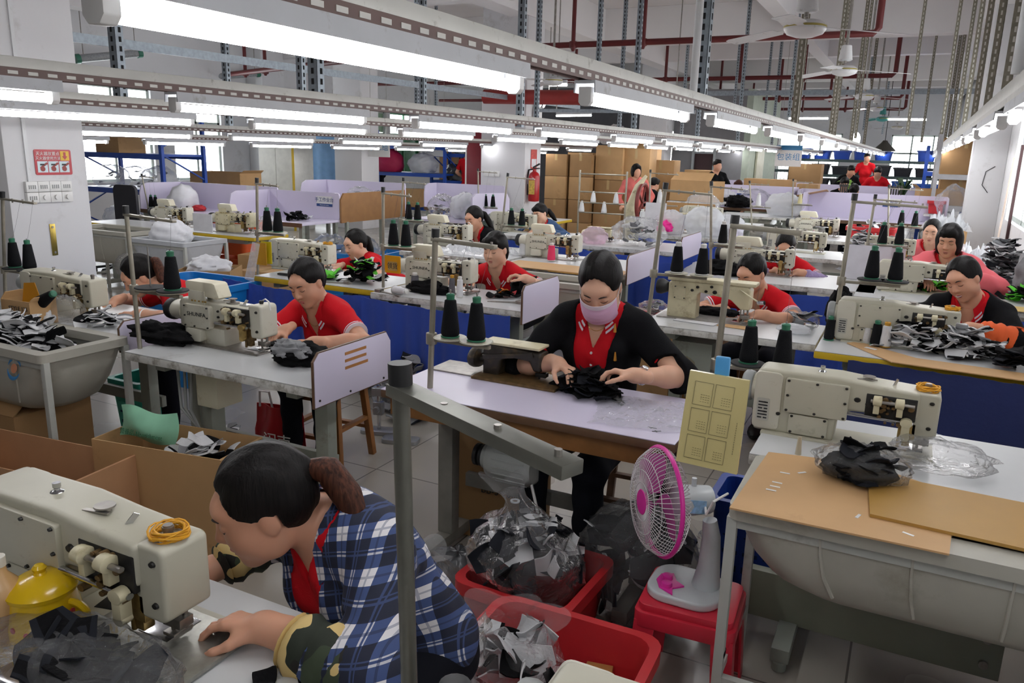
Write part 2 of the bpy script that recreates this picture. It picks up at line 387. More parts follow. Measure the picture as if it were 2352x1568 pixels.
# slotted angle posts that hang the rails
SLOTP = [GALV, HOLE]
def post(x, y, z0, z1, w, label, mtl=GALV, lean=0., name='hanger_post'):
    t = thing(name, label, 'post', (x, y, z0), 0, 'slotted hanger posts'); h = z1-z0
    b = MB().box((-w/2, -.002, 0), (w/2, .002, h)).box((w/2-.002, -.002, 0), (w/2+.002, w*.8, h)).build('angle_bar', mtl, t, smooth=0)
    b = MB(); z = .02
    while z < h:
        b.box((-w*.12, -.004, z), (w*.12, -.001, z+.028), 1); b.box((w/2+.0015, w*.3, z), (w/2+.004, w*.55, z+.028), 1); z += .05
    b.build('angle_bar', [mtl, HOLE if mtl is GALV else mat('pale slot', C('bdbab0'), .6)], t, smooth=0)
    t.rotation_euler = (0, lean, 0); return t
k = 0
for x, rz, ys_, nm in ((-1.0, 1.93, (4.05, 7.4, 10.6, 13.8, 17), 'the masked woman'), (-2.72, 1.88, (3.2, 5.5, 8.2, 10.9, 13.6, 17), 'the second table column'), (-4.05, 1.865, (3.1, 4.6, 6.2, 8.6, 11.5, 15), 'the third table column'),
                       (-6.25, 1.83, (6.0, 7.3, 9.4, 12.8), 'the far side bins')):
    for i, y in enumerate(ys_):
        m = GALVD if (x == -1.0 and i in (1, 2, 3, 4)) else GALV
        post(x-.03, y, rz-.02, ZC, .05 if i else .06, '%s hanger post from the camera on the rail over %s' % (ORD[i], nm), m)
        if m is GALV and i < 3 and x != -6.25:
            c = MB().prism([(-.004, 0), (.012, 0), (.014, .02), (.006, .06), (-.002, .065)], -.012, .012, 'y').build('rail_clip', RUST, None, loc=(x-.055, y-.01, rz-.01))
            tag(c, 'rust coloured clip on the %s post of the rail over %s' % (ORD[i], nm), 'clip', 'rust coloured rail clips')
for i, y in enumerate((3.55, 5.2, 6.6, 8.2, 10.0, 12.4, 15, 18)):
    post(.36, y, 2.0, ZC, .06 if i == 0 else .045, '%s hanger post from the camera on the rail beside the window wall' % ORD[i], GALV if i == 0 else GALVD, lean=.0)
for i, (px, yy) in enumerate(((1000, 13), (1370, 8.5), (1690, 16), (1705, 13), (1818, 14), (1763, 18), (1995, 20), (2040, 23))):
    p = PY(px, 200, yy); post(p.x, yy, 2.35, ZC, .045, ['thin post over the magenta bag rack', 'thin post before the fire extinguisher column', 'thin post over the dark man', 'thin post left of the dark man', 'thin post near the cream door', 'thin post over the packing bench', 'thin post before the far racks', 'thin post over the potted plants'][i])
for i, (px, py, yy) in enumerate(((1845, 150, 11.5), (1935, 150, 12.2), (1985, 150, 13), (2105, 150, 11), (2190, 120, 10.5), (2140, 160, 15))):
    p = PY(px, py, yy); post(p.x, yy, 2.0, ZC, .035, '%s of the old brown slotted posts counted from the ceiling fans to the window wall' % ORD[i], GALVD)
w = MB().cyl((.27, 3.5, 2.0), (.27, 3.5, ZC), .022, n=12).build('conduit_pipe', WHITEM); tag(w, 'white conduit pipe beside the near post of the window wall rail', 'pipe')
p = PY(1610, 100, 4.0); w = MB().cyl((p.x-.02, 4.0, 1.97), (p.x-.02, 4.0, ZC), .02, n=12).build('conduit_pipe', WHITEM); tag(w, 'white conduit pipe beside the near post over the masked woman', 'pipe')
# ------------------------------------------------------------------ sprinkler pipes, cable trays
def pipe(pts, r, label, drops=(), name='sprinkler_pipe', m=REDP):
    t = thing(name, label, 'pipe', (0, 0, 0), 0, 'red sprinkler pipes')
    MB().tube(pts, r, 10).build('pipe_run', m, t)
    for (x, y, z0, z1) in drops:
        b = MB().cyl((x, y, z0), (x, y, z1), r*.72, n=10).lathe([(r*1.3, -r*1.1), (r*1.5, 0), (r*1.3, r*1.1)], (x, y, pts[0][2]), 10)
        b.lathe([(r*.5, -.09), (r*.9, -.05), (r*.9, -.02)], (x, y, pts[0][2]), 8); b.build('pipe_branch', m, t)
    return t
for i, (y, xe, z) in enumerate(((11.1, -.67, 3.2), (16.5, -.62, 3.2), (21.5, -.6, 3.15), (26, -.6, 3.15))):
    x0 = -5.6 if i == 0 else -13.5
    pipe([(x0, y, z), (xe-.05, y, z), (xe, y, z+.06), (xe, y, ZC)], .042, '%s red sprinkler pipe from the camera crossing under the ceiling' % ORD[i], [(x, y, z, ZC) for x in ((-4.7, -3.65) if i == 0 else (-9, -6.9, -4.9, -3.4, -2.2))])
p0, p1 = PZ(182, 190, 3.15), PZ(678, 150, 3.25)
pipe([(-15+1.2, 13.2, 3.15), (-9.2, 11.6, 3.15)], .05, 'red sprinkler pipe behind the column with the red sign', [(-13.0, 13.0, 3.15, 3.8), (-12.2, 12.75, 3.15, 3.8)])
pipe([(-6.2, 11.2, 2.5), (-4.1, 11.2, 2.47)], .11, 'thick bright red pipe crossing beside the column top', name='water_pipe', m=mat('bright red pipe', C('8a2420'), .45, var=.1))
pipe([(-3.6, 1.2, 2.16), (-2.35, 1.32, 2.16)], .08, 'thick red pipe close to the camera under the ceiling', name='water_pipe', m=MATS['bright red pipe'])
def tray(a, b_, label, w=.05):
    t = thing('cable_tray', label, 'cable tray', a); d = Vector(b_)-Vector(a); MB().beam((0, 0, 0), d, .03, w).build('tray', GALV, t, smooth=0)
    for q in (.12, .88): MB().cyl(d*q, d*q+Vector((0, 0, ZC-a[2]-d.z*q)), .008, n=6).build('hanger_rod', STEEL, t)
    return t
tray((-5.8, 2.6, 2.42), (-5.75, 14, 2.5), 'galvanised cable tray running past the column with the red sign', .07)
tray((-4.0, 16.3, 2.9), (.95, 16.3, 2.9), 'galvanised cable tray crossing beyond the second ceiling fan', .09)
tray((-5.3, 11.3, 2.3), (-2.9, 11.3, 2.28), 'galvanised strip beside the fire extinguisher column')
# ------------------------------------------------------------------ ceiling fans
FANW = mat('fan white', C('d3d3d3'), .35, var=.05, dirt=C('7b776f'), dirt_amt=.15, dscale=14)
def fan(x, y, z, rz, label, col=FANW, group='ceiling fans in a row'):
    t = thing('ceiling_fan', label, 'fan', (x, y, z), rz, group)
    MB().cyl((0, 0, .1), (0, 0, ZC-z), .016, n=10).build('down_rod', STEEL, t)
    MB().lathe([(.03, .30), (.052, .29), (.075, .14), (.06, .13)], n=18).build('canopy', col, t)
    MB().lathe([(.02, .085), (.1, .075), (.135, .05), (.14, .02), (.12, -.01), (.06, -.03), (.001, -.035)], n=24).build('motor', col, t)
    MB().lathe([(.137, .045), (.142, .04), (.142, .033), (.137, .03)], n=24, caps=False).build('motor_band', mat('gold band', C('a79a55'), .3, metal=.6), t)
    for k in range(3):
        a = 2*math.pi*k/3; c, s = math.cos(a), math.sin(a)
        b = MB()
        def pt(r, o, zz): return (r*c-o*s, r*s+o*c, zz)
        b.add([pt(.12, -.02, .035), pt(.22, -.025, .03), pt(.22, .025, .03), pt(.12, .02, .035), pt(.24, -.055, .022), pt(.66, -.07, .0), pt(.70, -.05, -.002), pt(.70, .05, .012), pt(.66, .065, .016), pt(.24, .055, .04)],
              [(0, 1, 2, 3), (1, 4, 9, 2), (4, 5, 6, 7, 8, 9)]); b.build('blade', col, t, solid=.004)
    return t
for nm_, px, py, yy, rz in (('nearest ceiling fan, white with a gold band', 1848, 75, 6.0, 26), ('second ceiling fan from the camera, white with dark edged blades', 1938, 168, 9.9, 20), ('third ceiling fan from the camera, pale and dusty', 1985, 226, 13.8, 28), ('fourth ceiling fan from the camera, small white', 2012, 252, 18.2, 24)):
    p = PY(px, py, yy); fan(p.x, yy, p.z, R_(rz), nm_)
TEAL = mat('teal fan', C('3f8a86'), .4)
p = PY(2026, 276, 21); fan(p.x, 21, p.z, .1, 'teal ceiling fan beyond the white fans', TEAL); p = PY(2060, 295, 24); fan(p.x, 24, p.z, .4, 'white ceiling fan nearest the far window')
p = PY(480, 190, 14); fan(p.x, 14, 2.75, .15, 'white ceiling fan beside the caged lamp on the column side', FANW, 'ceiling fans on the column side')
p = PY(770, 222, 15); fan(p.x, 15, 2.5, .3, 'white ceiling fan over the green framed windows', FANW, 'ceiling fans on the column side')
p = PY(998, 240, 18); fan(p.x, 18, 2.45, .1, 'white ceiling fan left of the fire extinguisher column', FANW, 'ceiling fans on the column side')
p = PY(1270, 185, 10.5); fan(p.x, 10.5, 2.62, .3, 'white ceiling fan over the thick red pipe', FANW, 'ceiling fans on the column side')
# caged ceiling lamps with green ends, unlit
def caged(a, b_, label):
    a, b_ = Vector(a), Vector(b_); t = thing('caged_lamp', label, 'lamp', a, 0, 'caged unlit ceiling lamps'); d = b_-a
    MB().cyl((0, 0, 0), d, .07, n=12).build('cage', mat('dull lamp glass', C('8f9294'), .3, var=.2, scale=40), t)
    for p in (Vector((0, 0, 0)), d): MB().cyl(p-d.normalized()*.06, p+d.normalized()*.02, .085, n=14).build('end_cap', GREENP, t)
    for p in (d*.08, d*.92): MB().cyl(p, p+Vector((0, 0, 1.2)), .008, n=6).build('hanger_rod', STEEL, t)
    return t
caged(PY(180, 135, 9.5), PY(322, 122, 10.6), 'caged unlit lamp with green ends beside the column with the red sign')
caged(PY(470, 178, 13), PY(595, 168, 14), 'caged unlit lamp with green ends behind the column side fan')
# far lit battens across the ceiling
for i, (a, b_, y) in enumerate((((1812, 272), (1902, 272), 21), ((2037, 274), (2128, 275), 21), ((1278, 266), (1358, 265), 17), ((848, 22), (940, 35), 9.2), ((1190, 117), (1232, 117), 13), ((1262, 195), (1302, 195), 12.5))):
    pa, pb = PY(*a, y), PY(*b_, y)
    t = thing('ceiling_lamp', ['lit ceiling tube over the far window side shelves', 'lit ceiling tube beyond the teal fan', 'lit ceiling tube before the dark partition', 'lit ceiling tube behind the near post', 'lit ceiling tube under the nearest sprinkler pipe', 'lit ceiling tube below the thick red pipe'][i], 'lamp', pa, 0, 'lit ceiling tubes far off')
    MB().cyl((0, 0, 0), pb-pa, .02, n=10).build('tube', TUBE, t); MB().beam((0, 0, .05), pb-pa+Vector((0, 0, .05)), .06, .05).build('lamp_housing', mat('grey white lamp housing', C('c3c6ca'), .45, var=.05, dirt=C('8d8a84'), dirt_amt=.2, dscale=12), t)
p = PY(1966, 320, 20); t = thing('light_bulb', 'single bright bulb hanging before the far wall', 'lamp', p)
MB().ell((0, 0, 0), (.09, .09, .16)).build('bulb', emis('bulb glow', (1, 1, .97), 14), t); MB().cyl((0, 0, .15), (0, 0, ZC-p.z), .006, n=6).build('lamp_cord', BLACK, t)
p = PY(2031, 340, 24); t = thing('pendant_lamp', 'dark metal pendant shade hanging before the far window', 'lamp', p)
MB().lathe([(.05, .2), (.09, .14), (.28, -.05), (.285, -.08)], n=20, caps=False).build('lamp_shade', mat('dark shade', C('3d3b36'), .5), t); MB().cyl((0, 0, .2), (0, 0, ZC-p.z), .01, n=6).build('lamp_cord', BLACK, t)

# ------------------------------------------------------------------ sewing machines
ENAM = mat('ivory enamel', C('b8b5a3'), .38, var=.05, scale=6, dirt=C('8d8370'), dirt_amt=.12, dscale=7)
ENAMW = mat('white machine enamel', C('c8c5b5'), .36, var=.05, scale=6, dirt=C('94825c'), dirt_amt=.22, dscale=8)
ENAMY = mat('yellowed enamel', C('cfc7a6'), .42, var=.07, scale=7, dirt=C('7f6a3c'), dirt_amt=.3, dscale=8)
OLDBLK = mat('old black enamel', C('2b2620'), .42, var=.2, scale=15, dirt=C('5d4c33'), dirt_amt=.4, dscale=16)
OILY = mat('oily brown metal', C('6d5636'), .4, metal=.5, var=.35, scale=40)
BRASS = mat('brassy metal', C('a38a55'), .35, metal=.7, var=.25, scale=40)
DKSTEEL = mat('dark steel', C('2e2d2c'), .42, metal=.5, var=.2, scale=30)
GREYM = mat('grey machine plastic', C('8d908f'), .4)
INK = mat('black ink', C('222326'), .6); BLUEINK = mat('blue print', C('1d3f7a'), .6)
YELBAND = mat('yellow elastic', C('d59a1f'), .6)
PANELB = mat('cream cover plastic', C('d9d4bd'), .4, var=.04, dirt=C('a08b52'), dirt_amt=.15, dscale=5)
def rrect(x0, z0, x1, z1, r, n=4):
    o = []
    for cx, cz, a0 in ((x1-r, z1-r, 0), (x0+r, z1-r, 90), (x0+r, z0+r, 180), (x1-r, z0+r, 270)):
        for i in range(n+1):
            a = R_(a0+90*i/n); o.append((cx+r*math.cos(a), cz+r*math.sin(a)))
    return o
def screws(b, pts, y, r=.0055, m=0):
    for x, z in pts: b.cyl((x, y+.002, z), (x, y-.004, z), r, r*.8, n=9, m=m)
def machine(kind, label, loc, rz=0, name='sewing_machine', logo=None, elastic=False, en=None):
    """needle at the local origin on the table; handwheel towards -x, back of the machine towards -y"""
    en = en or (ENAM if kind == 'B' else ENAMW if kind == 'A' else ENAMY)
    t = thing(name, label, 'sewing machine', loc, rz)
    arm = rrect(0, 0, 1, 1, .2)
    # bed plate flush in the table
    MB().box((-.47, -.085, -.01), (.06, .085, .006)).build('bed_plate', STEEL if kind != 'B' else en, t, bevel=.003)
    MB().box((-.05, -.03, .006), (.03, .05, .009)).build('needle_plate', CHROME, t, bevel=.001)
    if kind == 'B':
        # motor column with rounded top, arm tapering to the head
        MB().prism([(-.50, .0), (-.24, .0), (-.235, .10), (-.20, .145), (-.0, .155), (.0, .262), (-.12, .270), (-.24, .283), (-.49, .278), (-.505, .25)], -.06, .06, 'y').build('body', en, t, bevel=.014, seg=3)
        MB().prism(rrect(-.505, .012, -.415, .268, .02), -.068, .07, 'y').build('motor_cover', ENAMW if en is ENAM else en, t, bevel=.006)
        MB().prism(rrect(-.405, .105, -.205, .255, .008), -.073, -.058, 'y').build('side_cover', en, t, bevel=.003)
        MB().prism(rrect(-.385, .012, -.26, .098, .006), -.069, -.058, 'y').build('lower_cover', en, t, bevel=.003)
        b = MB(); screws(b, [(-.395, .115), (-.395, .18), (-.395, .245), (-.305, .245), (-.305, .115), (-.215, .115), (-.215, .18), (-.215, .245)], -.074)
        screws(b, [(-.375, .02), (-.375, .09), (-.27, .02), (-.27, .09)], -.07); screws(b, [(-.42, .09)], -.069, .008)
        b.build('screw', DKSTEEL, t)
        b = MB(); screws(b, [(-.18, .20), (-.145, .187), (-.11, .197), (-.065, .175)], -.062, .011); b.build('oil_plug', DKSTEEL, t)
        MB().prism(rrect(-.492, .05, -.45, .15, .006), -.0705, -.068, 'y').build('rating_label', mat('rating label', C('b7b6ac'), .5), t)
        b = MB()
        for i in range(6): b.box((-.487, -.0715, .06+i*.014), (-.473+.006*(i % 3), -.0703, .066+i*.014)); b.box((-.468, -.0715, .06+i*.014), (-.456, -.0703, .066+i*.014))
        b.build('label_print', INK, t, smooth=0)
        MB().lathe([(.02, -.555), (.055, -.555), (.066, -.548), (.068, -.535), (.064, -.52), (.04, -.505)], (0, 0, .175), 26, axis='x').build('handwheel', GREYM, t)
        MB().lathe([(.058, -.52), (.058, -.49)], (0, 0, .175), 24, axis='x').build('motor_housing', ENAMW, t)
        MB().prism(rrect(-.02, .075, .06, .262, .018), -.05, .055, 'y').build('face_plate', en, t, bevel=.01, seg=3)
        hz, top = .262, .27
    elif kind == 'A':
        MB().prism([(-.455, .0), (-.29, .0), (-.29, .075), (-.26, .115), (-.2, .15), (.0, .150), (.0, .235), (-.25, .245), (-.31, .25), (-.44, .25), (-.455, .225)], -.05, .055, 'y').build('body', en, t, bevel=.012, seg=3)
        MB().box((-.29, -.05, 0), (-.17, .055, .10)).build('column_foot', GREYM if False else en, t, bevel=.008)
        MB().prism(rrect(-.40, .095, -.235, .225, .012), -.075, -.045, 'y').build('side_cover', en, t, bevel=.005)
        MB().prism(rrect(-.385, .02, -.285, .092, .014), -.085, -.045, 'y').build('lower_cover', en, t, bevel=.008)
        b = MB(); screws(b, [(-.39, .105), (-.39, .16), (-.39, .215), (-.245, .105), (-.245, .16), (-.245, .215), (-.33, .105)], -.076, .005); screws(b, [(-.2, .2), (-.17, .215), (-.2, .168)], -.052, .007)
        b.build('screw', DKSTEEL, t)
        MB().lathe([(.02, -.56), (.052, -.56), (.064, -.553), (.066, -.535), (.06, -.52), (.03, -.515)], (0, 0, .165), 24, axis='x').build('handwheel', BLACK, t)
        MB().lathe([(.055, -.52), (.057, -.5), (.057, -.45)], (0, 0, .165), 24, axis='x').build('motor_housing', ENAMW, t)
        # tilted control panel on top
        pn = MB().prism([(-.40, .285), (-.205, .262), (-.19, .272), (-.215, .345), (-.23, .352), (-.395, .352), (-.405, .34)], -.05, .03, 'y').build('control_panel', PANELB, t, bevel=.006)
        MB().box((-.385, -.053, .225), (-.28, -.045, .30)).build('panel_bracket', en, t, bevel=.002)
        b = MB()
        for x in (-.36, -.34, -.315, -.29, -.275): b.cyl((x, -.056, .243), (x, -.051, .243), .005, n=8)
        b.build('knob', mat('amber', C('9a7b35'), .4), t)
        MB().prism(rrect(-.015, .08, .062, .262, .02), -.05, .055, 'y').build('face_plate', en, t, bevel=.01, seg=3)
        hz, top = .25, .25
        MB().tube([(.01, .01, .25), (.015, .01, .275), (.035, .01, .288), (.055, .01, .275), (.062, .01, .23)], .004, 6).build('oil_hose', PLAST, t)
        if logo: text('lettering', logo, .032, INK, t, (-.315, -.0765, .172), (math.pi/2, 0, 0))
    elif kind == 'C':
        MB().prism([(-.42, 0), (-.25, 0), (-.25, .17), (-.235, .19), (-.06, .16), (.0, .10), (.05, .10), (.05, .23), (.03, .262), (-.40, .262), (-.42, .24)], -.045, .05, 'y').build('body', ENAMY if en is None else en, t, bevel=.01, seg=3)
        MB().box((-.425, -.055, .258), (.075, .06, .282)).build('top_cover', en, t, bevel=.006)
        MB().prism(rrect(-.385, .13, -.315, .225, .006), -.05, -.044, 'y').build('side_cover', en, t, bevel=.002)
        b = MB(); screws(b, [(-.378, .14), (-.378, .217), (-.322, .14), (-.322, .217)], -.05, .005); b.build('screw', DKSTEEL, t)
        b = MB(); screws(b, [(-.25, .225), (-.2, .2), (-.17, .235), (-.28, .2)], -.047, .010); screws(b, [(-.15, .2)], -.047, .014); b.build('oil_plug', DKSTEEL, t)
        MB().tube([(-.01, -.05, .235), (.06, -.09, .20), (.115, -.12, .175)], .005, 7).build('lever', ENAMY, t); MB().cyl((.105, -.12, .175), (.14, -.13, .182), .014, n=12).build('lever_knob', CHROME, t)
        MB().lathe([(.02, -.5), (.05, -.495), (.055, -.47), (.03, -.42)], (0, 0, .2), 20, axis='x').build('handwheel', BLACK, t)
        hz, top = .26, .28
    elif kind == 'D':
        MB().prism([(-.235, 0), (-.16, 0), (-.15, .11), (-.12, .14), (-.02, .13), (.0, .07), (.035, .07), (.035, .19), (-.05, .2), (-.2, .212), (-.235, .19)], -.04, .04, 'y').build('body', en, t, bevel=.014, seg=3)
        MB().beam((-.23, -.043, .12), (.0, -.043, .18), .008, .03).build('arm_rib', en, t, bevel=.002)
        MB().box((-.235, -.05, .21), (.03, .05, .226)).build('top_cover', ENAMY, t, bevel=.004)
        MB().lathe([(.02, -.30), (.065, -.295), (.07, -.28), (.065, -.265), (.03, -.255), (.03, -.23)], (0, 0, .10), 24, axis='x').build('handwheel', en, t)
        hz, top = .2, .21
    # needle end: bars, foot, take-up parts on the back of the head
    b = MB().cyl((.012, .0, .012), (.012, .0, .10), .0045, n=8).cyl((.032, .012, .02), (.032, .012, .10), .006, n=8).cyl((-.008, .02, .03), (-.008, .02, .10), .004, n=8)
    b.box((-.002, -.012, .03), (.045, .02, .055)).box((.0, -.015, .008), (.03, .03, .014)); b.build('needle_bar', DKSTEEL if kind == 'D' else STEEL, t, bevel=.0015)
    MB().cyl((.012, 0, .002), (.012, 0, .03), .0012, n=6).build('needle', CHROME, t)
    if kind in 'AB':
        # exposed lifting gear at the back of the head
        MB().box((-.155, -.062, .14), (-.005, -.045, .235)).build('gear_recess', DKSTEEL, t, bevel=.004)
        MB().cyl((-.205, -.068, .14), (-.01, -.068, .138), .008, n=12).build('lifting_shaft', CHROME, t)
        b = MB()
        for x, o_ in ((-.12, -.13), (-.055, -.062)): MB().lathe([(.006, -.014), (.02, -.012), (.021, .012), (.006, .014)], (x, -.078, .215), 16, axis='x').box((o_, -.083, .16), (o_+.018, -.06, .215)).build('cam_block', ENAMY, t, bevel=.002)
        MB().cyl((-.14, -.079, .212), (-.012, -.079, .212), .007, n=10).build('rock_shaft', STEEL, t)
        b = MB().lathe([(.005, -.012), (.018, -.012), (.018, .012), (.005, .012)], (-.03, -.075, .14), 14, axis='y').box((-.042, -.085, .08), (-.018, -.06, .14)).lathe([(.004, -.012), (.014, -.012), (.014, .012), (.004, .012)], (-.03, -.072, .078), 12, axis='y')
        b.build('link_arm', BRASS if kind == 'A' else ENAMY, t, bevel=.002)
        b = MB()
        r2 = random.Random(len(label))
        for i in range(16):
            x, z = -.15+r2.random()*.16, .12+r2.random()*.11; b.cyl((x, -.062, z), (x, -.074-.008*r2.random(), z), .004+.006*r2.random(), n=8)
        b.build('gear_bolt', OILY, t)
        b = MB().box((-.05, -.05, .06), (.0, -.02, .13)).cyl((-.045, -.04, .02), (-.045, -.04, .10), .006, n=8).box((-.035, -.045, .03), (-.012, -.02, .075)); b.build('walking_foot_frame', OILY if kind == 'A' else BRASS, t, bevel=.002)
        b = MB(); screws(b, [(.035, .225), (.035, .12)], -.051, .008); b.build('face_screw', DKSTEEL, t)
        # fittings on top of the arm
        tz = top-.005
        b = MB().cyl((-.30, 0, tz), (-.30, 0, tz+.03), .006, n=8).lathe([(.014, tz+.008), (.016, tz+.012), (.012, tz+.02), (.004, tz+.024), (.008, tz+.03), (.008, tz+.042)], (-.30, 0, 0), 14)
        b.lathe([(.022, tz), (.022, tz+.006)], (-.315, .01, 0), 16); b.build('tension_post', CHROME, t)
        b = MB().lathe([(.03, tz-.004), (.03, tz+.004), (.012, tz+.006), (.012, tz+.018), (.02, tz+.02), (.02, tz+.024)], (-.155, 0, 0), 18).beam((-.19, -.02, tz+.012), (-.13, -.01, tz+.014), .01, .004); b.build('bobbin_winder', STEEL, t)
        b = MB().box((-.10, -.015, tz-.006), (-.055, .02, tz)).beam((-.08, -.01, tz-.002), (-.07, .005, tz+.025), .003, .012); b.build('thread_guide', CHROME, t)
        b = MB().cyl((.02, 0, hz-.005), (.02, 0, hz+.03), .009, n=10).cyl((.02, 0, hz+.018), (.02, 0, hz+.026), .011, n=10); b.build('pressure_screw', BLACK if kind == 'A' else STEEL, t)
        if elastic:
            b = MB(); r3 = random.Random(3)
            for i in range(16):
                rr, dz, dx, dy = .026+.009*r3.random(), .004+.018*r3.random(), .004*r3.random(), .004*r3.random(); ph = r3.random()*6
                b.tube([(.018+dx+rr*math.cos(a), dy+rr*math.sin(a), hz+dz-.004+.006*math.sin(2*a+ph)) for a in [2*math.pi*j/16 for j in range(16)]], .0022, 5, closed=True)
            b.build('elastic_coil', YELBAND, t)
    t.scale = (1, 1, {'A': .84, 'B': .79, 'C': .84, 'D': .66}[kind]); return t

# ------------------------------------------------------------------ tables
LAMW = mat('white laminate', C('cacccd'), .3, var=.03, scale=3, dirt=C('96938c'), dirt_amt=.10, dscale=5)
LAML = mat('pale lilac laminate', C('d3cde2'), .28, var=.02, scale=3)
EDGEY = mat('yellow edge band', C('c9a81e'), .5, var=.06); EDGEW = mat('scuffed white edge', C('d0d0cb'), .5, var=.08, scale=14, dirt=C('7a7265'), dirt_amt=.6, dscale=16)
EDGEB = mat('brown wood edge', C('5f4632'), .5, var=.12, scale=20)
LEGG = mat('grey green steel leg', C('8f958c'), .45, var=.06, dirt=C('6d6a60'), dirt_amt=.15)
WOOD = mat('stool wood', C('8a5a2c'), .5, var=.18, scale=14)
WOODD = mat('dark stool wood', C('54371f'), .5, var=.2, scale=14)
PLY = mat('raw plywood', C('a5713d'), .6, var=.14, scale=18)
HARDB = mat('hardboard', C('c09a6c'), .6, var=.05, scale=6, dirt=C('a17f55'), dirt_amt=.15, dscale=3)
HARDB2 = mat('brown hardboard', C('a8813f'), .5, var=.05, scale=6, dirt=C('8c682f'), dirt_amt=.2, dscale=3)
def table(label, x0, x1, y0, y1, z=.76, edge=EDGEW, top=LAMW, leg=LEGG, panel=None, th=.04, legs=True, motor=False, cat='table', name='sewing_table'):
    t = thing(name, label, cat, ((x0+x1)/2, (y0+y1)/2, 0)); w, d = (x1-x0)/2, (y1-y0)/2
    MB().prism([(-w, -d), (w, -d), (w, d), (-w, d)], z-.003, z, 'z').build('table_surface', top, t, smooth=0)
    MB().prism([(-w-.002, -d-.002), (w+.002, -d-.002), (w+.002, d+.002), (-w-.002, d+.002)], z-th, z-.003, 'z').build('tabletop', edge, t, bevel=.008)
    if legs:
        for s in (-1, 1):
            b = MB().box((s*(w-.16)-.035, -.03, .08), (s*(w-.16)+.035, .03, z-th)).box((s*(w-.16)-.03, -d*.9, .03), (s*(w-.16)+.03, d*.9, .08)).box((s*(w-.16)-.03, -d*.8, z-th-.04), (s*(w-.16)+.03, d*.8, z-th))
            for q in (-.85, .85): b.cyl((s*(w-.16), d*q, 0), (s*(w-.16), d*q, .03), .025, n=10)
            b.build('leg', leg, t, bevel=.004)
        MB().box((-w+.19, d*.35, .26), (w-.19, d*.35+.03, .32)).build('stretcher', leg, t, bevel=.003)
    if panel:   # low side panel standing on the table end
        h, m = panel
        MB().prism([(-d-.01, z-.075), (d*.92, z-.075), (d*.92, z+h*.7), (d*.80, z+h), (-d-.01+.03, z+h), (-d-.01, z+h-.03)], w+.002, w+.018, 'x').build('side_panel', m, t, bevel=.001)
        MB().prism([(-d-.014, z-.079), (d*.93, z-.079), (d*.93, z+h*.7), (d*.81, z+h+.004), (-d+.02, z+h+.004), (-d-.014, z+h-.03)], w+.005, w+.015, 'x').build('panel_edge', EDGEB, t)
    return t
BLUEC = mat('blue cloth', C('1c3f9c'), .75, var=.10, scale=3, bump=.15, bscale=40, sheen=.2)
NAVYC = mat('navy cloth', C('15255a'), .8, var=.10, scale=3, bump=.15, bscale=40, sheen=.2)
def skirt(label, p0, p1, z0, z1, folds=14, amp=.018, m=None, sag=.03, name='cloth_skirt', group=None, foot=0., solid=.003):
    """cloth hanging from a line p0-p1"""
    p0, p1 = Vector((p0[0], p0[1], 0)), Vector((p1[0], p1[1], 0)); d = p1-p0; n = Vector((d.y, -d.x, 0)).normalized(); r = random.Random(hash(label) % 999 if False else len(label)*7+folds)
    ph = [r.uniform(0, 6.28) for _ in range(4)]
    def fn(u, v):
        s = math.sin(u*folds*2*math.pi+ph[0])*.6+math.sin(u*folds*.53*6.28+ph[1])*.5
        top = z1-sag*math.sin(math.pi*u)*1.0-abs(s)*.006
        z = z0+(top-z0)*v
        return p0+d*u+n*(amp*s*(1.15-v*.85)+foot*(1-v))+Vector((0, 0, z))
    o = MB().grid(fn, max(24, folds*8), 10).build(name, m or BLUEC, solid=solid, smooth=80)
    return tag(o, label, 'cloth', group)
# ------------------------------------------------------------------ thread stands and cones
POLEW = mat('stand steel', C('9b9688'), .4, metal=.5, var=.12, scale=20)
BLKTHR = mat('black thread', C('101114'), .85, var=.2, scale=6, bump=.3, bscale=200, spec=.2)
WHTTHR = mat('white thread', C('d7d8da'), .8, bump=.3, bscale=200); GRYTHR = mat('grey thread', C('5b5a60'), .8, bump=.3, bscale=200)
PNKTHR = mat('pink thread', C('d5345d'), .8, bump=.3, bscale=200); CRMTHR = mat('cream thread', C('d8cf9e'), .8, bump=.3, bscale=200)
CONEG = mat('green cone plastic', C('2c6b50'), .4); CONEA = mat('amber cone plastic', C('b2832a'), .3); CONEW = mat('white cone plastic', C('d8d8d4'), .4)
FOAM = mat('black foam disc', C('1f2022'), .85); DISC = mat('pale disc', C('a9a592'), .4, var=.08, dirt=C('6f6650'), dirt_amt=.3, dscale=20)
def cone(label, p, thr=None, core=None, h=.165, r0=.036, r1=.021, group=None, tilt=(0, 0), name='thread_cone'):
    thr = thr or BLKTHR; core = core or CONEG
    t = thing(name, label, 'thread cone', p, 0, group); t.rotation_euler = (tilt[0], tilt[1], 0)
    MB().lathe([(r0*.85, .004), (r0, .012), (r0*.98, .03), (r1*1.05, h*.86), (r1*.8, h*.88)], n=20).build('thread', thr, t)
    MB().lathe([(r0*1.02, 0), (r0*1.02, .005), (r1*.72, .006), (r1*.72, h*.87), (r1*.8, h), (r1*.55, h+.004), (.004, h+.004)], n=16).build('cone_core', core, t); return t
NSTAND = 0
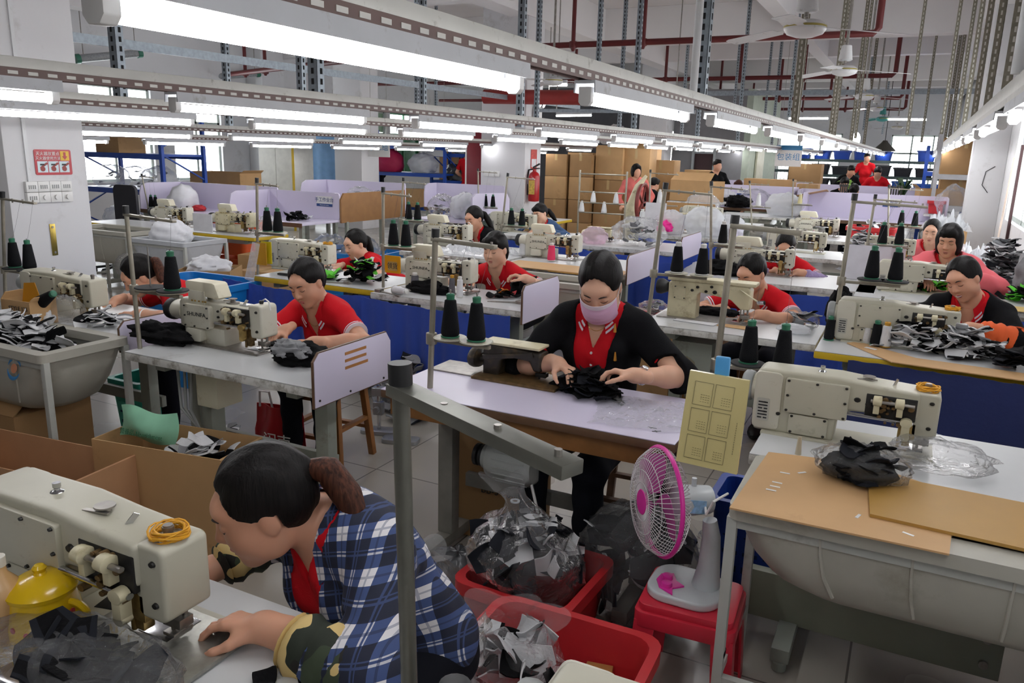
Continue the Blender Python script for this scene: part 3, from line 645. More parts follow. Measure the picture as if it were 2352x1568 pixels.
def stand(label, base, top_px, low_px, az=0., arm=.30, larm=.30, cones=('k', 'k'), foam=False, who='', rod=.010, armw=.022, ppos=(.11, .25), clampc=None, coneh=.165, tarm=None, pm=None):
    """pole from a base point to the height seen at top_px, an upper thread arm, a lower arm with saucers at low_px"""
    POLE = pm or POLEW; base = Vector(base); tp = PY(top_px[0], top_px[1], base.y); lp = PY(low_px[0], low_px[1], base.y)
    t = thing('thread_stand', label, 'thread stand', base); d = tp-base; f = (lp.z-base.z)/d.z; lo = d*f
    ax = Vector((math.cos(az), math.sin(az), 0)); ta = ax if tarm is None else Vector((math.cos(tarm), math.sin(tarm), 0))
    MB().cyl((0, 0, -.04), d, rod, n=14).build('pole', POLE, t)
    MB().cyl(d-d.normalized()*.005, d+d.normalized()*.03, rod*1.35, n=14).build('pole_cap', BLACK, t)
    b = MB().beam(d*.985-ta*.012, d*.985+ta*arm+Vector((0, 0, -.012)), armw, armw*.5); b.build('upper_arm', POLE, t, bevel=.002)
    b = MB()
    for q in (.3, .62, .93): b.cyl(d*.985+ta*arm*q+Vector((0, 0, -.018)), d*.985+ta*arm*q+Vector((0, 0, .006)), .005, n=8)
    b.build('thread_eyelet', STEEL, t)
    MB().cyl(lo-Vector((0, 0, .02)), lo+Vector((0, 0, .025)), rod*1.9, n=14).build('clamp', clampc or POLE, t, bevel=.003)
    MB().beam(lo, lo+ax*larm, .02, .014).build('lower_arm', POLE, t, bevel=.002)
    for i, (q, c) in enumerate(zip(ppos, cones)):
        p = lo+ax*q+Vector((0, 0, .014))
        b = MB().lathe([(.010, -.006), (.062, .0), (.066, .003), (.062, .006), (.01, .002)], p, 24); b.build('saucer', DISC, t)
        if foam: MB().lathe([(.064, .006), (.068, .008), (.066, .013), (.008, .013)], p, 24).build('foam_disc', FOAM, t)
        MB().cyl(p, p+Vector((0, 0, .19)), .003, n=6).build('pin', STEEL, t)
        if c != '-':
            thr, core = {'k': (BLKTHR, CONEG), 'w': (WHTTHR, CONEW), 'y': (CRMTHR, CONEW), 'K': (BLKTHR, CONEW)}[c]
            nm = {'k': 'black thread cone', 'K': 'black thread cone', 'w': 'white thread cone', 'y': 'cream thread cone'}[c]
            cone('%s on the %s saucer %s' % (nm, ('inner', 'outer')[i] if len(cones) == 2 else ORD[i], who), base+p+Vector((0, 0, .014 if foam else .007)), thr, core, h=coneh, group='cones on the thread stands')
        elif c == '-' and len(cones) == 2 and who.startswith('by the first'):
            pass
    # loose threads running up to the arm
    for i, (q, c) in enumerate(zip(ppos, cones)):
        if c == '-': continue
        a = lo+ax*q+Vector((0, 0, .18)); e = d*.985+ta*arm*(.55+.38*i)
        MB().tube([a, a.lerp(e, .5)+Vector((0, 0, -.01)), e], .0006, 4).build('thread_strand', GRYTHR, t)
    return t
# ------------------------------------------------------------------ troughs, boxes, bins, baskets, stools
TUBW = mat('trough plastic', C('adaba0'), .45, var=.05, dirt=C('8c8778'), dirt_amt=.25, dscale=3); TUBG = mat('pale grey trough plastic', C('b4b8bd'), .45, var=.04, dirt=C('8c8c88'), dirt_amt=.12, dscale=3)
def trough(label, x0, x1, y0, y1, z=.75, depth=.34, m=None, ribs=True, legm=None, rimw=.045, low=False):
    m = m or TUBW; t = thing('fabric_trough', label, 'trough', ((x0+x1)/2, (y0+y1)/2, 0)); w, d = (x1-x0)/2, (y1-y0)/2
    # a bathtub shape from rings
    rings = [(1., 0, .03), (.985, -.02, .05), (.97, -.1, .09), (.93, -.2, .13), (.85, -.29, .16), (.7, -.335, .16), (.3, -.34, .1)]
    def ring(k, dz, r, ins=0.):
        r = min(r, d*.9); ww, dd = w*(1-(1-k)*.8)-ins, d*k-ins; return [(p[0], p[1], z+dz*depth/.34) for p in rrect(-ww, -dd, ww, dd, min(r, dd*.95), 5)]
    vs, fs = [], []
    seq = [ring(*q) for q in rings]; n = len(seq[0])
    inner = [ring(k, dz+(.0 if i == 0 else .01), r, .012 if i else .03) for i, (k, dz, r) in enumerate(rings)]
    allr = seq[::-1]+[[(x*1.0, y, zz+.012) for x, y, zz in ring(1.01, 0, .03)]]+[[(x, y, zz+.012) for x, y, zz in inner[0]]]+inner[1:]
    b = MB()
    for r in allr: vs += r
    for i in range(len(allr)-1): fs += [(i*n+j, i*n+(j+1) % n, (i+1)*n+(j+1) % n, (i+1)*n+j) for j in range(n)]
    fs += [tuple(range(n-1, -1, -1)), tuple((len(allr)-1)*n+j for j in range(n))]
    b.add(vs, fs); b.build('tub', m, t, smooth=60)
    rim = MB()
    rp = rrect(-w-.012, -d-.012, w+.012, d+.012, .03, 4); ri = rrect(-w+rimw, -d+rimw, w-rimw, d-rimw, .02, 4); n2 = len(rp)
    vs = [(p[0], p[1], z+.016) for p in rp]+[(p[0], p[1], z+.016) for p in ri]+[(p[0], p[1], z-.022) for p in rp]+[(p[0]*.995, p[1]*.98, z-.022) for p in ri]
    fs = [(i, (i+1) % n2, n2+(i+1) % n2, n2+i) for i in range(n2)]+[(i, 2*n2+i, 2*n2+(i+1) % n2, (i+1) % n2) for i in range(n2)]+[(n2+i, n2+(i+1) % n2, 3*n2+(i+1) % n2, 3*n2+i) for i in range(n2)]
    rim.add(vs, fs); rim.build('rim', m, t, smooth=50)
    if ribs:
        k = max(2, int(w*2/.2))
        for s in (-1,):
            for i in range(1, k):
                b = MB(); x = -w+2*w*i/k
                b.tube([(x*(1-(1-kk)*.8), s*(d*kk+.002), z+dz*depth/.34) for kk, dz, _ in rings[1:5]], .005, 5); b.build('rib', m, t)
    legm = legm or mat('painted trough leg', C('aeb0aa'), .45, var=.05, dirt=C('7f7b70'), dirt_amt=.2)
    for sx in (-1, 1):
        for sy in (-1, 1):
            MB().box((sx*(w-.0)-.014, sy*(d-.012)-.014, 0), (sx*(w-.0)+.014, sy*(d-.012)+.014, z-.02)).build('leg', legm, t, bevel=.002)
        MB().box((sx*w-.012, -d+.01, .22), (sx*w+.012, d-.01, .245)).build('side_bar', legm, t)
    if low: MB().box((-w, -d+.0, .20), (w, -d+.024, .225)).build('front_bar', legm, t)
    for sy in (-1, 1): MB().box((-w, sy*(d-.012)-.012, z-.05), (w, sy*(d-.012)+.012, z-.022)).build('top_rail', legm, t)
    return t
CARD = mat('cardboard', C('b08c60'), .75, var=.06, scale=5, dirt=C('8a6840'), dirt_amt=.15, dscale=3); CARDI = mat('inner cardboard', C('9c7c55'), .8, var=.06)
CARDD = mat('dark cardboard', C('96744c'), .75, var=.07, scale=5); TAPE = mat('packing tape', C('b59a6c'), .2, var=.05)
def carton(label, x, y, z, w, d, h, rz=0., open_=True, flaps=(1, 1, 1, 1), fang=(115, 115, 115, 115), m=None, group=None, tape=True, name='cardboard_box', tilt=None):
    m = m or CARD; t = thing(name, label, 'box', (x, y, z), rz, group); w2, d2 = w/2, d/2; k = .005
    if tilt: t.rotation_euler = (tilt[0], tilt[1], rz)
    if not open_:
        MB().box((-w2, -d2, 0), (w2, d2, h)).build('carton', m, t, bevel=.006)
        if tape:
            b = MB().box((-.025, -d2-.001, h*.72), (.025, d2+.001, h+.0012)); b.build('tape', TAPE, t)
        b = MB().box((-w2+.002, -.003, h-.001), (w2-.002, .003, h+.0008)); b.build('seam', CARDI, t)
        return t
    b = MB().box((-w2, -d2, 0), (w2, d2, k)).box((-w2, -d2, 0), (w2, -d2+k, h)).box((-w2, d2-k, 0), (w2, d2, h)).box((-w2, -d2+k, 0), (-w2+k, d2-k, h)).box((w2-k, -d2+k, 0), (w2, d2-k, h)); b.build('carton', m, t, smooth=0)
    L_ = min(w, d)*.48
    for i, (s, a) in enumerate(zip(flaps, fang)):
        if not s: continue
        a = R_(a); c, sn = math.cos(a), math.sin(a); o = L_*s
        if i < 2:
            sg = -1 if i == 0 else 1; y0 = sg*d2; b = MB().add([(-w2, y0, h), (w2, y0, h), (w2-.02, y0-sg*c*o, h+sn*o), (-w2+.02, y0-sg*c*o, h+sn*o)], [(0, 1, 2, 3)])
        else:
            sg = -1 if i == 2 else 1; x0 = sg*w2; b = MB().add([(x0, -d2, h), (x0, d2, h), (x0-sg*c*o, d2-.02, h+sn*o), (x0-sg*c*o, -d2+.02, h+sn*o)], [(0, 1, 2, 3)])
        b.build('flap', m, t, solid=.005, smooth=0)
    return t
BLUEB = mat('blue crate plastic', C('1478c4'), .4, var=.05); REDB = mat('red basket plastic', C('b8262b'), .4, var=.06)
NAVYB = mat('dark blue bin plastic', C('1d3f95'), .4, var=.08)
def crate(label, x, y, z, w, d, h, rz=0., m=None, holes=True, name='plastic_crate', cat='crate', taper=.86, group=None, lip=.02):
    m = m or BLUEB; t = thing(name, label, cat, (x, y, z), rz, group); w2, d2 = w/2, d/2
    def ring(k, zz, ins=0.): return [(p[0], p[1], zz) for p in rrect(-w2*k+ins, -d2*k+ins, w2*k-ins, d2*k-ins, .05*min(w, d)/.4, 4)]
    R = [ring(taper*.3, .0), ring(taper, .0), ring(1., h-.05), ring(1., h-.045), ring(1., h)]
    R[3] = [(p[0]*(1+lip/w2), p[1]*(1+lip/d2), p[2]) for p in R[3]]; R[4] = [(p[0]*(1+lip/w2), p[1]*(1+lip/d2), p[2]) for p in R[4]]
    R += [ring(1., h, .008), ring(taper, .01, .008), ring(taper*.3, .01)]
    n = len(R[0]); vs, fs = [], []
    for r in R: vs += r
    for i in range(len(R)-1): fs += [(i*n+j, i*n+(j+1) % n, (i+1)*n+(j+1) % n, (i+1)*n+j) for j in range(n)]
    fs += [tuple(range(n-1, -1, -1)), tuple((len(R)-1)*n+j for j in range(n))]
    MB().add(vs, fs).build('basket_body', m, t, smooth=45)
    if holes:
        b = MB()
        for s in (-1, 1):
            nx = max(3, int(w/.045))
            for row in range(3):
                z0 = h*(.2+row*.2); k = taper+(1-taper)*(z0/h)
                for i in range(1, nx):
                    xx = (-w2+w*i/nx)*k*.92; b.box((xx-.009, s*d2*k-.002, z0), (xx+.009, s*d2*k+.0025, z0+h*.13))
            ny = max(3, int(d/.045))
            for row in range(3):
                z0 = h*(.2+row*.2); k = taper+(1-taper)*(z0/h)
                for i in range(1, ny):
                    yy = (-d2+d*i/ny)*k*.9; b.box((s*w2*k-.002, yy-.009, z0), (s*w2*k+.0025, yy+.009, z0+h*.13))
        b.build('slot_grille', mat('dark red slot', C('4a1214'), .8) if m is REDB else mat('dark blue slot', C('0c2c55'), .8), t, smooth=0)
    return t
def stool(label, x, y, h=.45, w=.30, rz=0., m=None):
    m = m or WOOD; t = thing('wooden_stool', label, 'stool', (x, y, 0), rz)
    MB().box((-w/2, -w/2, h-.03), (w/2, w/2, h)).build('seat', m, t, bevel=.006)
    q = w/2-.02
    for sx in (-1, 1):
        for sy in (-1, 1): MB().beam((sx*(q+.02), sy*(q+.02), 0), (sx*(q-.015), sy*(q-.015), h-.03), .034).build('leg', m, t, bevel=.003)
    for s in (-1, 1):
        MB().beam((-q, s*q, h*.38), (q, s*q, h*.38), .03, .02).build('stretcher', m, t); MB().beam((s*q, -q, h*.5), (s*q, q, h*.5), .03, .02).build('stretcher', m, t)
    for s in (-1, 1): MB().beam((-q, s*q, h-.06), (q, s*q, h-.06), .05, .018).build('apron', m, t)
    return t
# ------------------------------------------------------------------ cloth pieces and bags
CLK = mat('black fabric', C('0d0d0f'), .9, var=.3, scale=12, bump=.3, bscale=120, spec=.15); CLW = mat('white fabric', C('d5d6d8'), .8, var=.05, scale=12, bump=.2, bscale=120)
CLG = mat('grey lining fabric', C('7f8083'), .85, var=.1, bump=.2, bscale=120); CLGR = mat('bright green fabric', C('56c028'), .7, var=.08); CLB = mat('slate blue fabric', C('1a1c22'), .85, var=.2, spec=.2)
CLO = mat('orange fabric', C('c46a1a'), .75); CLR = mat('red strap fabric', C('b3262e'), .7)
FILM = clear('clear film', haze=.10, gloss=.85); FILMD = clear('cloudy film', haze=.26, gloss=.5); FILMW = clear('milky film', haze=.62, gloss=.4)
FILMS = clear('wrap film', haze=.22, gloss=.6, bscale=45, bump=.5)
PIECES = {}
def piece_mesh(kind, seed, mats):
    """a cut shoe-upper panel: a curved, curled strip with a differently coloured trim"""
    key = (kind, seed, tuple(m.name for m in mats))
    if key in PIECES: return PIECES[key]
    r = random.Random(seed*13+len(kind)); L_, w = (.15, .05) if kind == 'strip' else (.13, .075) if kind == 'panel' else (.06, .045)
    q = .15 if kind == 'chip' else .6; bend, curl, tw, fold = r.uniform(-1.3, 1.3), q*r.uniform(-.9, 1.5), q*r.uniform(-.9, .9), q*r.uniform(-.5, 1.5)
    def fn(u, v):
        a = (u-.5)*bend; rad = L_/bend if abs(bend) > .05 else 1e3
        ww = w*(.55+.45*math.sin(math.pi*min(1, u*.9+.12)))
        y = (v-.5)*ww; x = (math.sin(a)*(rad+y)) if rad < 1e2 else (u-.5)*L_; yy = rad+y-(rad)-(1-math.cos(a))*(rad+y) if rad < 1e2 else y
        z = .5*w*curl*(u-.5)**2*4*.5+.35*w*fold*(v-.5)**2*4*.5+tw*(u-.5)*(v-.5)*w+.006*math.sin(u*9+seed)
        return (x, yy, z+.004)
    b = MB().grid(fn, 11, 6)
    b.m = [1 if (i % 10 >= 7 if seed % 3 else (i//10) in (0, 4)) else 0 for i in range(len(b.f))]
    o = b.build('tmp', mats, solid=.0035, smooth=70); me = o.data; me.name = 'cut_piece'; bpy.data.objects.remove(o); PIECES[key] = me; return me
def heap(label, group, c, rx, ry, h, n, mats_list, seed=1, kinds=('panel', 'strip'), scale=1., name='fabric_piece', cat='fabric piece', flat=.0):
    name = 'insole' if 'insole' in label else 'shoe_upper' if 'upper heaped' in label else 'lining_piece' if 'grey or white' in label else 'green_piece' if 'green' in label else 'cut_shoe_piece' if 'black or white' in label or 'white or black' in label else 'fabric_strip' if 'strip' in label else 'shoe_piece' if 'shoe piece heaped' in label or 'layered' in label else name
    """n cut pieces lying over one another; layered so that lower pieces carry the upper ones"""
    r = random.Random(seed); out = []
    for i in range(n):
        f = i/max(1, n-1); k = (1-f*.75); a = r.uniform(0, 6.283); q = math.sqrt(r.random())*k
        ms = mats_list[r.randrange(len(mats_list))]; me = piece_mesh(kinds[r.randrange(len(kinds))], r.randrange(8), ms)
        o = link(name, me); o.location = (c[0]+rx*q*math.cos(a), c[1]+ry*q*math.sin(a), c[2]+h*f*(1-.3*r.random())+.004)
        s = flat if flat else .42
        o.rotation_euler = (r.uniform(-s, s), r.uniform(-s, s), r.uniform(0, 6.283)); o.scale = (scale*r.uniform(.85, 1.15),)*3
        tag(o, label, cat, group); out.append(o)
    return out
KW = [(CLK, CLW), (CLW, CLK), (CLW, CLG), (CLW, CLW), (CLK, CLW)]; KK = [(CLK, CLK), (CLK, CLB)]; KG = [(CLK, CLGR), (CLGR, CLK), (CLGR, CLGR), (CLK, CLG)]; GG = [(CLG, CLW), (CLG, CLB), (CLG, CLK), (CLW, CLG)]
NB = [0]
def _noise3(p, s, seed):
    from mathutils import noise
    return noise.fractal(Vector(p)*s+Vector((seed*7.3, seed*3.1, seed*1.7)), 1., 2.1, 4)
def bag(label, c, r, m=None, seed=1, neck=None, fill=None, fillm=None, amp=.16, nu=44, nv=26, group=None, name='plastic_bag', cat='plastic bag', rz=0., flatb=.75, sc=3.2, tag_top=False):
    """crumpled film bag resting on its base; NECK = (dx, dy, dz, radius) of a gathered mouth"""
    m = m or FILM; t = thing(name, label, cat, c, rz, group)
    def fn(u, v):
        a = 2*math.pi*u; th = -math.pi/2+math.pi*v
        d = Vector((math.cos(th)*math.cos(a), math.cos(th)*math.sin(a), math.sin(th)))
        k = 1+amp*_noise3((d.x*1.0, d.y, d.z), sc, seed)+amp*.35*math.sin(a*9+seed+3*v)*max(0, v-.35)
        p = Vector((d.x*r[0], d.y*r[1], max(d.z, -flatb)*r[2]))*k
        p.z = max(p.z+r[2]*flatb, .003+.004*abs(math.sin(a*5)))
        if neck:
            f = max(0, (v-.62)/.38); f = f*f*(3-2*f)
            q = Vector((neck[0]*f, neck[1]*f, r[2]*(1+flatb)*.85+neck[2]*f))
            w = neck[3]*(1.0+.4*math.sin(a*5+seed)+((4.5+1.5*math.sin(a*3+seed)) if neck[3] < .02 else 1.0)*max(0, v-.85)/.15)
            tp = q+Vector((math.cos(a)*w, math.sin(a)*w, .02*math.sin(a*3+seed)))
            p = p.lerp(tp, f)
        return p
    MB().grid(fn, nu, nv, cu=True).build('film', m, t, smooth=70)
    if neck and neck[3] < .02: MB().tube([(neck[0]*.55+neck[3]*1.0*math.cos(q), neck[1]*.55+neck[3]*1.0*math.sin(q), r[2]*(1+flatb)*.86+neck[2]*.5) for q in [6.283*j/12 for j in range(12)]], .004, 5, closed=True).build('tie', FILMW, t)
    return t
def lump(label, c, r, m, seed=1, amp=.25, nu=40, nv=22, name='cloth_bundle', cat='cloth', group=None, rz=0., flatb=.55, sc=2.6, kind=None, ridge=0.):
    """a soft crumpled heap of one piece of cloth"""
    def fn(u, v):
        a = 2*math.pi*u; th = -math.pi/2+math.pi*v; d = Vector((math.cos(th)*math.cos(a), math.cos(th)*math.sin(a), math.sin(th)))
        n = _noise3(tuple(d), sc, seed); k = 1+amp*n-ridge*abs(_noise3(tuple(d), sc*2.2, seed+4))
        return Vector((d.x*r[0]*k, d.y*r[1]*k, max(0.002, max(d.z, -flatb)*r[2]*k+r[2]*flatb)))
    o = MB().grid(fn, nu, nv, cu=True).build(name, m, None, smooth=60, loc=c, rot=(0, 0, rz)); return tag(o, label, cat, group, kind)

# ------------------------------------------------------------------ people: one continuous skin from a distance field
def smin(a, b, k):
    if k <= 0: return np.minimum(a, b)
    h = np.maximum(k-np.abs(a-b), 0)/k; return np.minimum(a, b)-h*h*k*.25
def sd_cap(p, a, b, ra, rb):
    ba = b-a; l2 = float(ba@ba)+1e-12; pa = p-a; t = np.clip((pa@ba)/l2, 0, 1)
    return np.sqrt(((pa-t[..., None]*ba)**2).sum(-1))-(ra+(rb-ra)*t)
def sd_ell(p, c, M, r):
    q = (p-c)@M.T; r = np.asarray(r, float); k0 = np.sqrt(((q/r)**2).sum(-1)); k1 = np.sqrt(((q/r**2)**2).sum(-1)); return np.where(k1 > 1e-9, k0*(k0-1)/np.maximum(k1, 1e-9), -r.min())
class Field:
    """smooth union / carve list; each primitive only touches its own box"""
    def __init__(s): s.ops = []
    def cap(s, a, b, ra, rb=None, k=.02, sub=False):
        rb = ra if rb is None else rb; a, b = np.array(a, float), np.array(b, float); m = max(ra, rb)
        s.ops.append((lambda p, i: sd_cap(p, a, b, ra+i, rb+i), np.minimum(a, b)-m, np.maximum(a, b)+m, k, sub)); return s
    def ell(s, c, M, r, k=.02, sub=False):
        c = np.array(c, float); m = max(r); r = np.array(r, float)
        s.ops.append((lambda p, i: sd_ell(p, c, M, r+i), c-m, c+m, k, sub)); return s
    def ev(s, P, infl=0.):
        """P: (...,3) points"""
        sh = P.shape[:-1]; Q = P.reshape(-1, 3); D = np.full(len(Q), .3)
        for fn, lo, hi, k, sub in s.ops:
            mg = k+infl+.02; m = ((Q > lo-mg) & (Q < hi+mg)).all(-1)
            if not m.any(): continue
            d = fn(Q[m], infl if not sub else 0.)
            D[m] = smin(D[m], d, k) if not sub else -smin(-D[m], d, k)
        return D.reshape(sh)
def grid_pts(lo, hi, h):
    n = [max(3, int(math.ceil((b-a)/h))+1) for a, b in zip(lo, hi)]
    g = np.stack(np.meshgrid(*[lo[i]+h*np.arange(n[i]) for i in range(3)], indexing='ij'), -1); return g
def surface_nets(D, lo, h, skip=None):
    s = D < 0; n = D.shape
    cnt = sum(s[i:n[0]-1+i, j:n[1]-1+j, k:n[2]-1+k].astype(np.int8) for i in (0, 1) for j in (0, 1) for k in (0, 1))
    act = (cnt > 0) & (cnt < 8); idx = np.argwhere(act)
    if len(idx) == 0: return np.zeros((0, 3)), np.zeros((0, 4), int)
    vid = np.full(act.shape, -1, np.int64); vid[act] = np.arange(len(idx))
    acc = np.zeros((len(idx), 3)); num = np.zeros(len(idx)); C8 = [(i, j, k) for i in (0, 1) for j in (0, 1) for k in (0, 1)]
    val = {c: D[idx[:, 0]+c[0], idx[:, 1]+c[1], idx[:, 2]+c[2]] for c in C8}
    for c in C8:
        for ax in range(3):
            if c[ax]: continue
            e = list(c); e[ax] = 1; e = tuple(e); a, b = val[c], val[e]; m = (a < 0) != (b < 0)
            t = np.where(m, a/np.where(np.abs(a-b) < 1e-12, 1, a-b), 0); p = np.array(c, float)+np.zeros((len(idx), 3)); p[:, ax] += t
            acc[m] += p[m]; num[m] += 1
    V = lo+h*(idx+acc/np.maximum(num, 1)[:, None]); F = []
    for ax in range(3):
        u, v = [(1, 2), (2, 0), (0, 1)][ax]; sl0 = [slice(None)]*3; sl1 = [slice(None)]*3; sl0[ax] = slice(0, -1); sl1[ax] = slice(1, None)
        a, b = s[tuple(sl0)], s[tuple(sl1)]; E = np.argwhere(a != b)
        E = E[(E[:, u] > 0) & (E[:, v] > 0) & (E[:, u] < n[u]-1) & (E[:, v] < n[v]-1)]
        if len(E) == 0: continue
        flip = a[E[:, 0], E[:, 1], E[:, 2]]
        du = np.zeros(3, int); du[u] = 1; dv = np.zeros(3, int); dv[v] = 1
        q = [vid[tuple((E-o).T)] for o in (du+dv, dv, 0*du, du)]
        q = np.stack(q, 1); q[~flip] = q[~flip][:, ::-1]; F.append(q)
    F = np.concatenate(F) if F else np.zeros((0, 4), int)
    F = F[(F >= 0).all(1)]
    if skip is not None and len(F):
        c = V[F].mean(1); keep = ~skip(c); F = F[keep]
    return V, F
def sparse(fn, lo, hi, h, q=4):
    """the field on a grid, worked out finely only near its surface"""
    n = [max(2, int(math.ceil((b-a)/(h*q)))) for a, b in zip(lo, hi)]; H = h*q
    Dc = fn(np.stack(np.meshgrid(*[lo[i]+H*np.arange(n[i]+1) for i in range(3)], indexing='ij'), -1))
    near = np.abs(Dc) < H*1.75; act = np.zeros(n, bool)
    for i in (0, 1):
        for j in (0, 1):
            for k in (0, 1): act |= near[i:n[0]+i, j:n[1]+j, k:n[2]+k]
    D = np.repeat(np.repeat(np.repeat(Dc[:-1, :-1, :-1], q, 0), q, 1), q, 2); ix = np.argwhere(act)
    if len(ix) == 0: return D
    o = np.stack(np.meshgrid(*[np.arange(q)]*3, indexing='ij'), -1).reshape(-1, 3)
    for c in range(0, len(ix), 6000):
        a = (ix[c:c+6000, None]*q+o[None]).reshape(-1, 3); D[a[:, 0], a[:, 1], a[:, 2]] = fn(np.asarray(lo)+h*a)
    return D
def field_mesh(name, fn, lo, hi, h, mtl, parent, extra=(), skip=None, vis=None):
    lo, hi = np.array(lo, float), np.array(hi, float); V, F = surface_nets(sparse(fn, lo, hi, h), lo, h, skip)
    Vs, Fs = [V], [F]; off = len(V)
    for V2, F2 in extra: Vs.append(V2); Fs.append(F2+off); off += len(V2)
    V = np.concatenate(Vs); F = np.concatenate(Fs)
    if len(F):
        used = np.unique(F); mp = np.full(len(V), -1); mp[used] = np.arange(len(used)); V = V[used]; F = mp[F]
    me = bpy.data.meshes.new(name); me.vertices.add(len(V)); me.vertices.foreach_set('co', V.astype(np.float32).ravel())
    me.loops.add(F.size); me.loops.foreach_set('vertex_index', F.astype(np.int32).ravel()); me.polygons.add(len(F))
    me.polygons.foreach_set('loop_start', np.arange(0, F.size, 4, dtype=np.int32)); me.polygons.foreach_set('use_smooth', np.ones(len(F), bool)); me.update(); me.validate()
    for m in (mtl if isinstance(mtl, (list, tuple)) else [mtl]): me.materials.append(m)
    return link(name, me, parent)
SKIN = mat('skin', C('c9977c'), .5, var=.05, scale=12, sss=.15, spec=.35); SKIN2 = mat('pale skin', C('d3a68c'), .5, var=.05, scale=12, sss=.15, spec=.35)
LIPM = mat('lips', C('a35a55'), .4, var=.05); BROW = mat('eyebrow hair', C('2a1e1a'), .8)
def hair_mat(name, c1, c2):
    m, nt, b = _nt(name); L = nt.links.new; tc = _new(nt, 'ShaderNodeTexCoord'); mp = _new(nt, 'ShaderNodeMapping'); mp.inputs['Scale'].default_value = (90, 90, 7)
    no = _new(nt, 'ShaderNodeTexNoise'); no.inputs['Scale'].default_value = 1.6; no.inputs['Detail'].default_value = 5; no.inputs['Distortion'].default_value = .4
    L(tc.outputs['Object'], mp.inputs['Vector']); L(mp.outputs['Vector'], no.inputs['Vector'])
    rp = _new(nt, 'ShaderNodeValToRGB'); rp.color_ramp.elements[0].color = c1+(1,); rp.color_ramp.elements[1].color = c2+(1,); rp.color_ramp.elements[0].position = .35; rp.color_ramp.elements[1].position = .75
    L(no.outputs['Fac'], rp.inputs['Fac']); L(rp.outputs['Color'], b.inputs['Base Color']); b.inputs['Roughness'].default_value = .5; b.inputs['Specular IOR Level'].default_value = .16
    bp = _new(nt, 'ShaderNodeBump'); bp.inputs['Strength'].default_value = .5; bp.inputs['Distance'].default_value = .004; L(no.outputs['Fac'], bp.inputs['Height']); L(bp.outputs['Normal'], b.inputs['Normal'])
    MATS[name] = m; return m
HAIR = hair_mat('black hair', C('080707'), C('171312')); HAIRB = hair_mat('brown hair', C('2a1712'), C('5c3626'))
POLO = mat('red polo cotton', C('b90f1b'), .85, var=.05, scale=10, bump=.12, bscale=300, spec=.2); STRIPE = mat('white stripe knit', C('d8d3dc'), .8)
BLKJ = mat('black cardigan', C('0c0c0f'), .92, var=.2, scale=20, bump=.25, bscale=250, spec=.15); NAVYT = mat('navy trousers', C('0f1119'), .9, var=.15, bump=.1, spec=.2)
PINKM = mat('pink mask', C('e0b4d3'), .75, var=.03); WHITEB = mat('white band', C('dedede'), .6)
ORANGE = mat('orange sleeve', C('d5561a'), .7, var=.07, bump=.15, bscale=30); PINKJ = mat('coral pink jacket', C('e2666e'), .75, var=.05, bump=.1, bscale=30); LILACS = mat('lilac sleeve', C('8f7fa5'), .8, var=.12, scale=60)
DENIM = mat('blue denim jacket', C('25446a'), .8, var=.1); SALMON = mat('salmon sweater', C('cf6a63'), .85, var=.05); MAGENTA = mat('magenta lining', C('b01463'), .7)
def plaid_mat():
    m, nt, b = _nt('blue plaid flannel'); L = nt.links.new; tc = _new(nt, 'ShaderNodeTexCoord'); mp = _new(nt, 'ShaderNodeMapping'); mp.inputs['Rotation'].default_value = (.25, .3, .5); L(tc.outputs['Object'], mp.inputs['Vector'])
    sp = _new(nt, 'ShaderNodeSeparateXYZ'); L(mp.outputs['Vector'], sp.inputs[0])
    def M(op, a, bb=None):
        n = _new(nt, 'ShaderNodeMath', operation=op)
        for i, x in enumerate((a, bb)):
            if x is None: continue
            if isinstance(x, (int, float)): n.inputs[i].default_value = x
            else: L(x, n.inputs[i])
        return n.outputs[0]
    def bands(v, s, off=0.):
        t = M('FRACT', M('ADD', M('MULTIPLY', v, s), off+100.)); wide = M('LESS_THAN', t, .34); thin = M('MULTIPLY', M('GREATER_THAN', t, .62), M('LESS_THAN', t, .67)); thin2 = M('MULTIPLY', M('GREATER_THAN', t, .72), M('LESS_THAN', t, .75)); dk = M('MULTIPLY', M('GREATER_THAN', t, .14), M('LESS_THAN', t, .19))
        return wide, M('MAXIMUM', thin, thin2), dk
    hx = M('ADD', M('MULTIPLY', sp.outputs['X'], .8), M('MULTIPLY', sp.outputs['Y'], .6))
    w1, t1, d1 = bands(hx, 12.5); w2, t2, d2 = bands(sp.outputs['Z'], 12.5, .3)
    s = M('ADD', M('MULTIPLY', M('ADD', w1, w2), .5), M('MULTIPLY', M('MAXIMUM', t1, t2), .35)); s = M('SUBTRACT', s, M('MULTIPLY', M('MAXIMUM', d1, d2), .25))
    rp = _new(nt, 'ShaderNodeValToRGB'); e = rp.color_ramp.elements; e[0].position = 0; e[0].color = C('10162b')+(1,); e[1].position = 1; e[1].color = C('d6d4d6')+(1,); x = e.new(.5); x.color = C('33446e')+(1,)
    L(s, rp.inputs['Fac']); L(rp.outputs['Color'], b.inputs['Base Color']); b.inputs['Roughness'].default_value = .85; MATS['plaid'] = m; return m
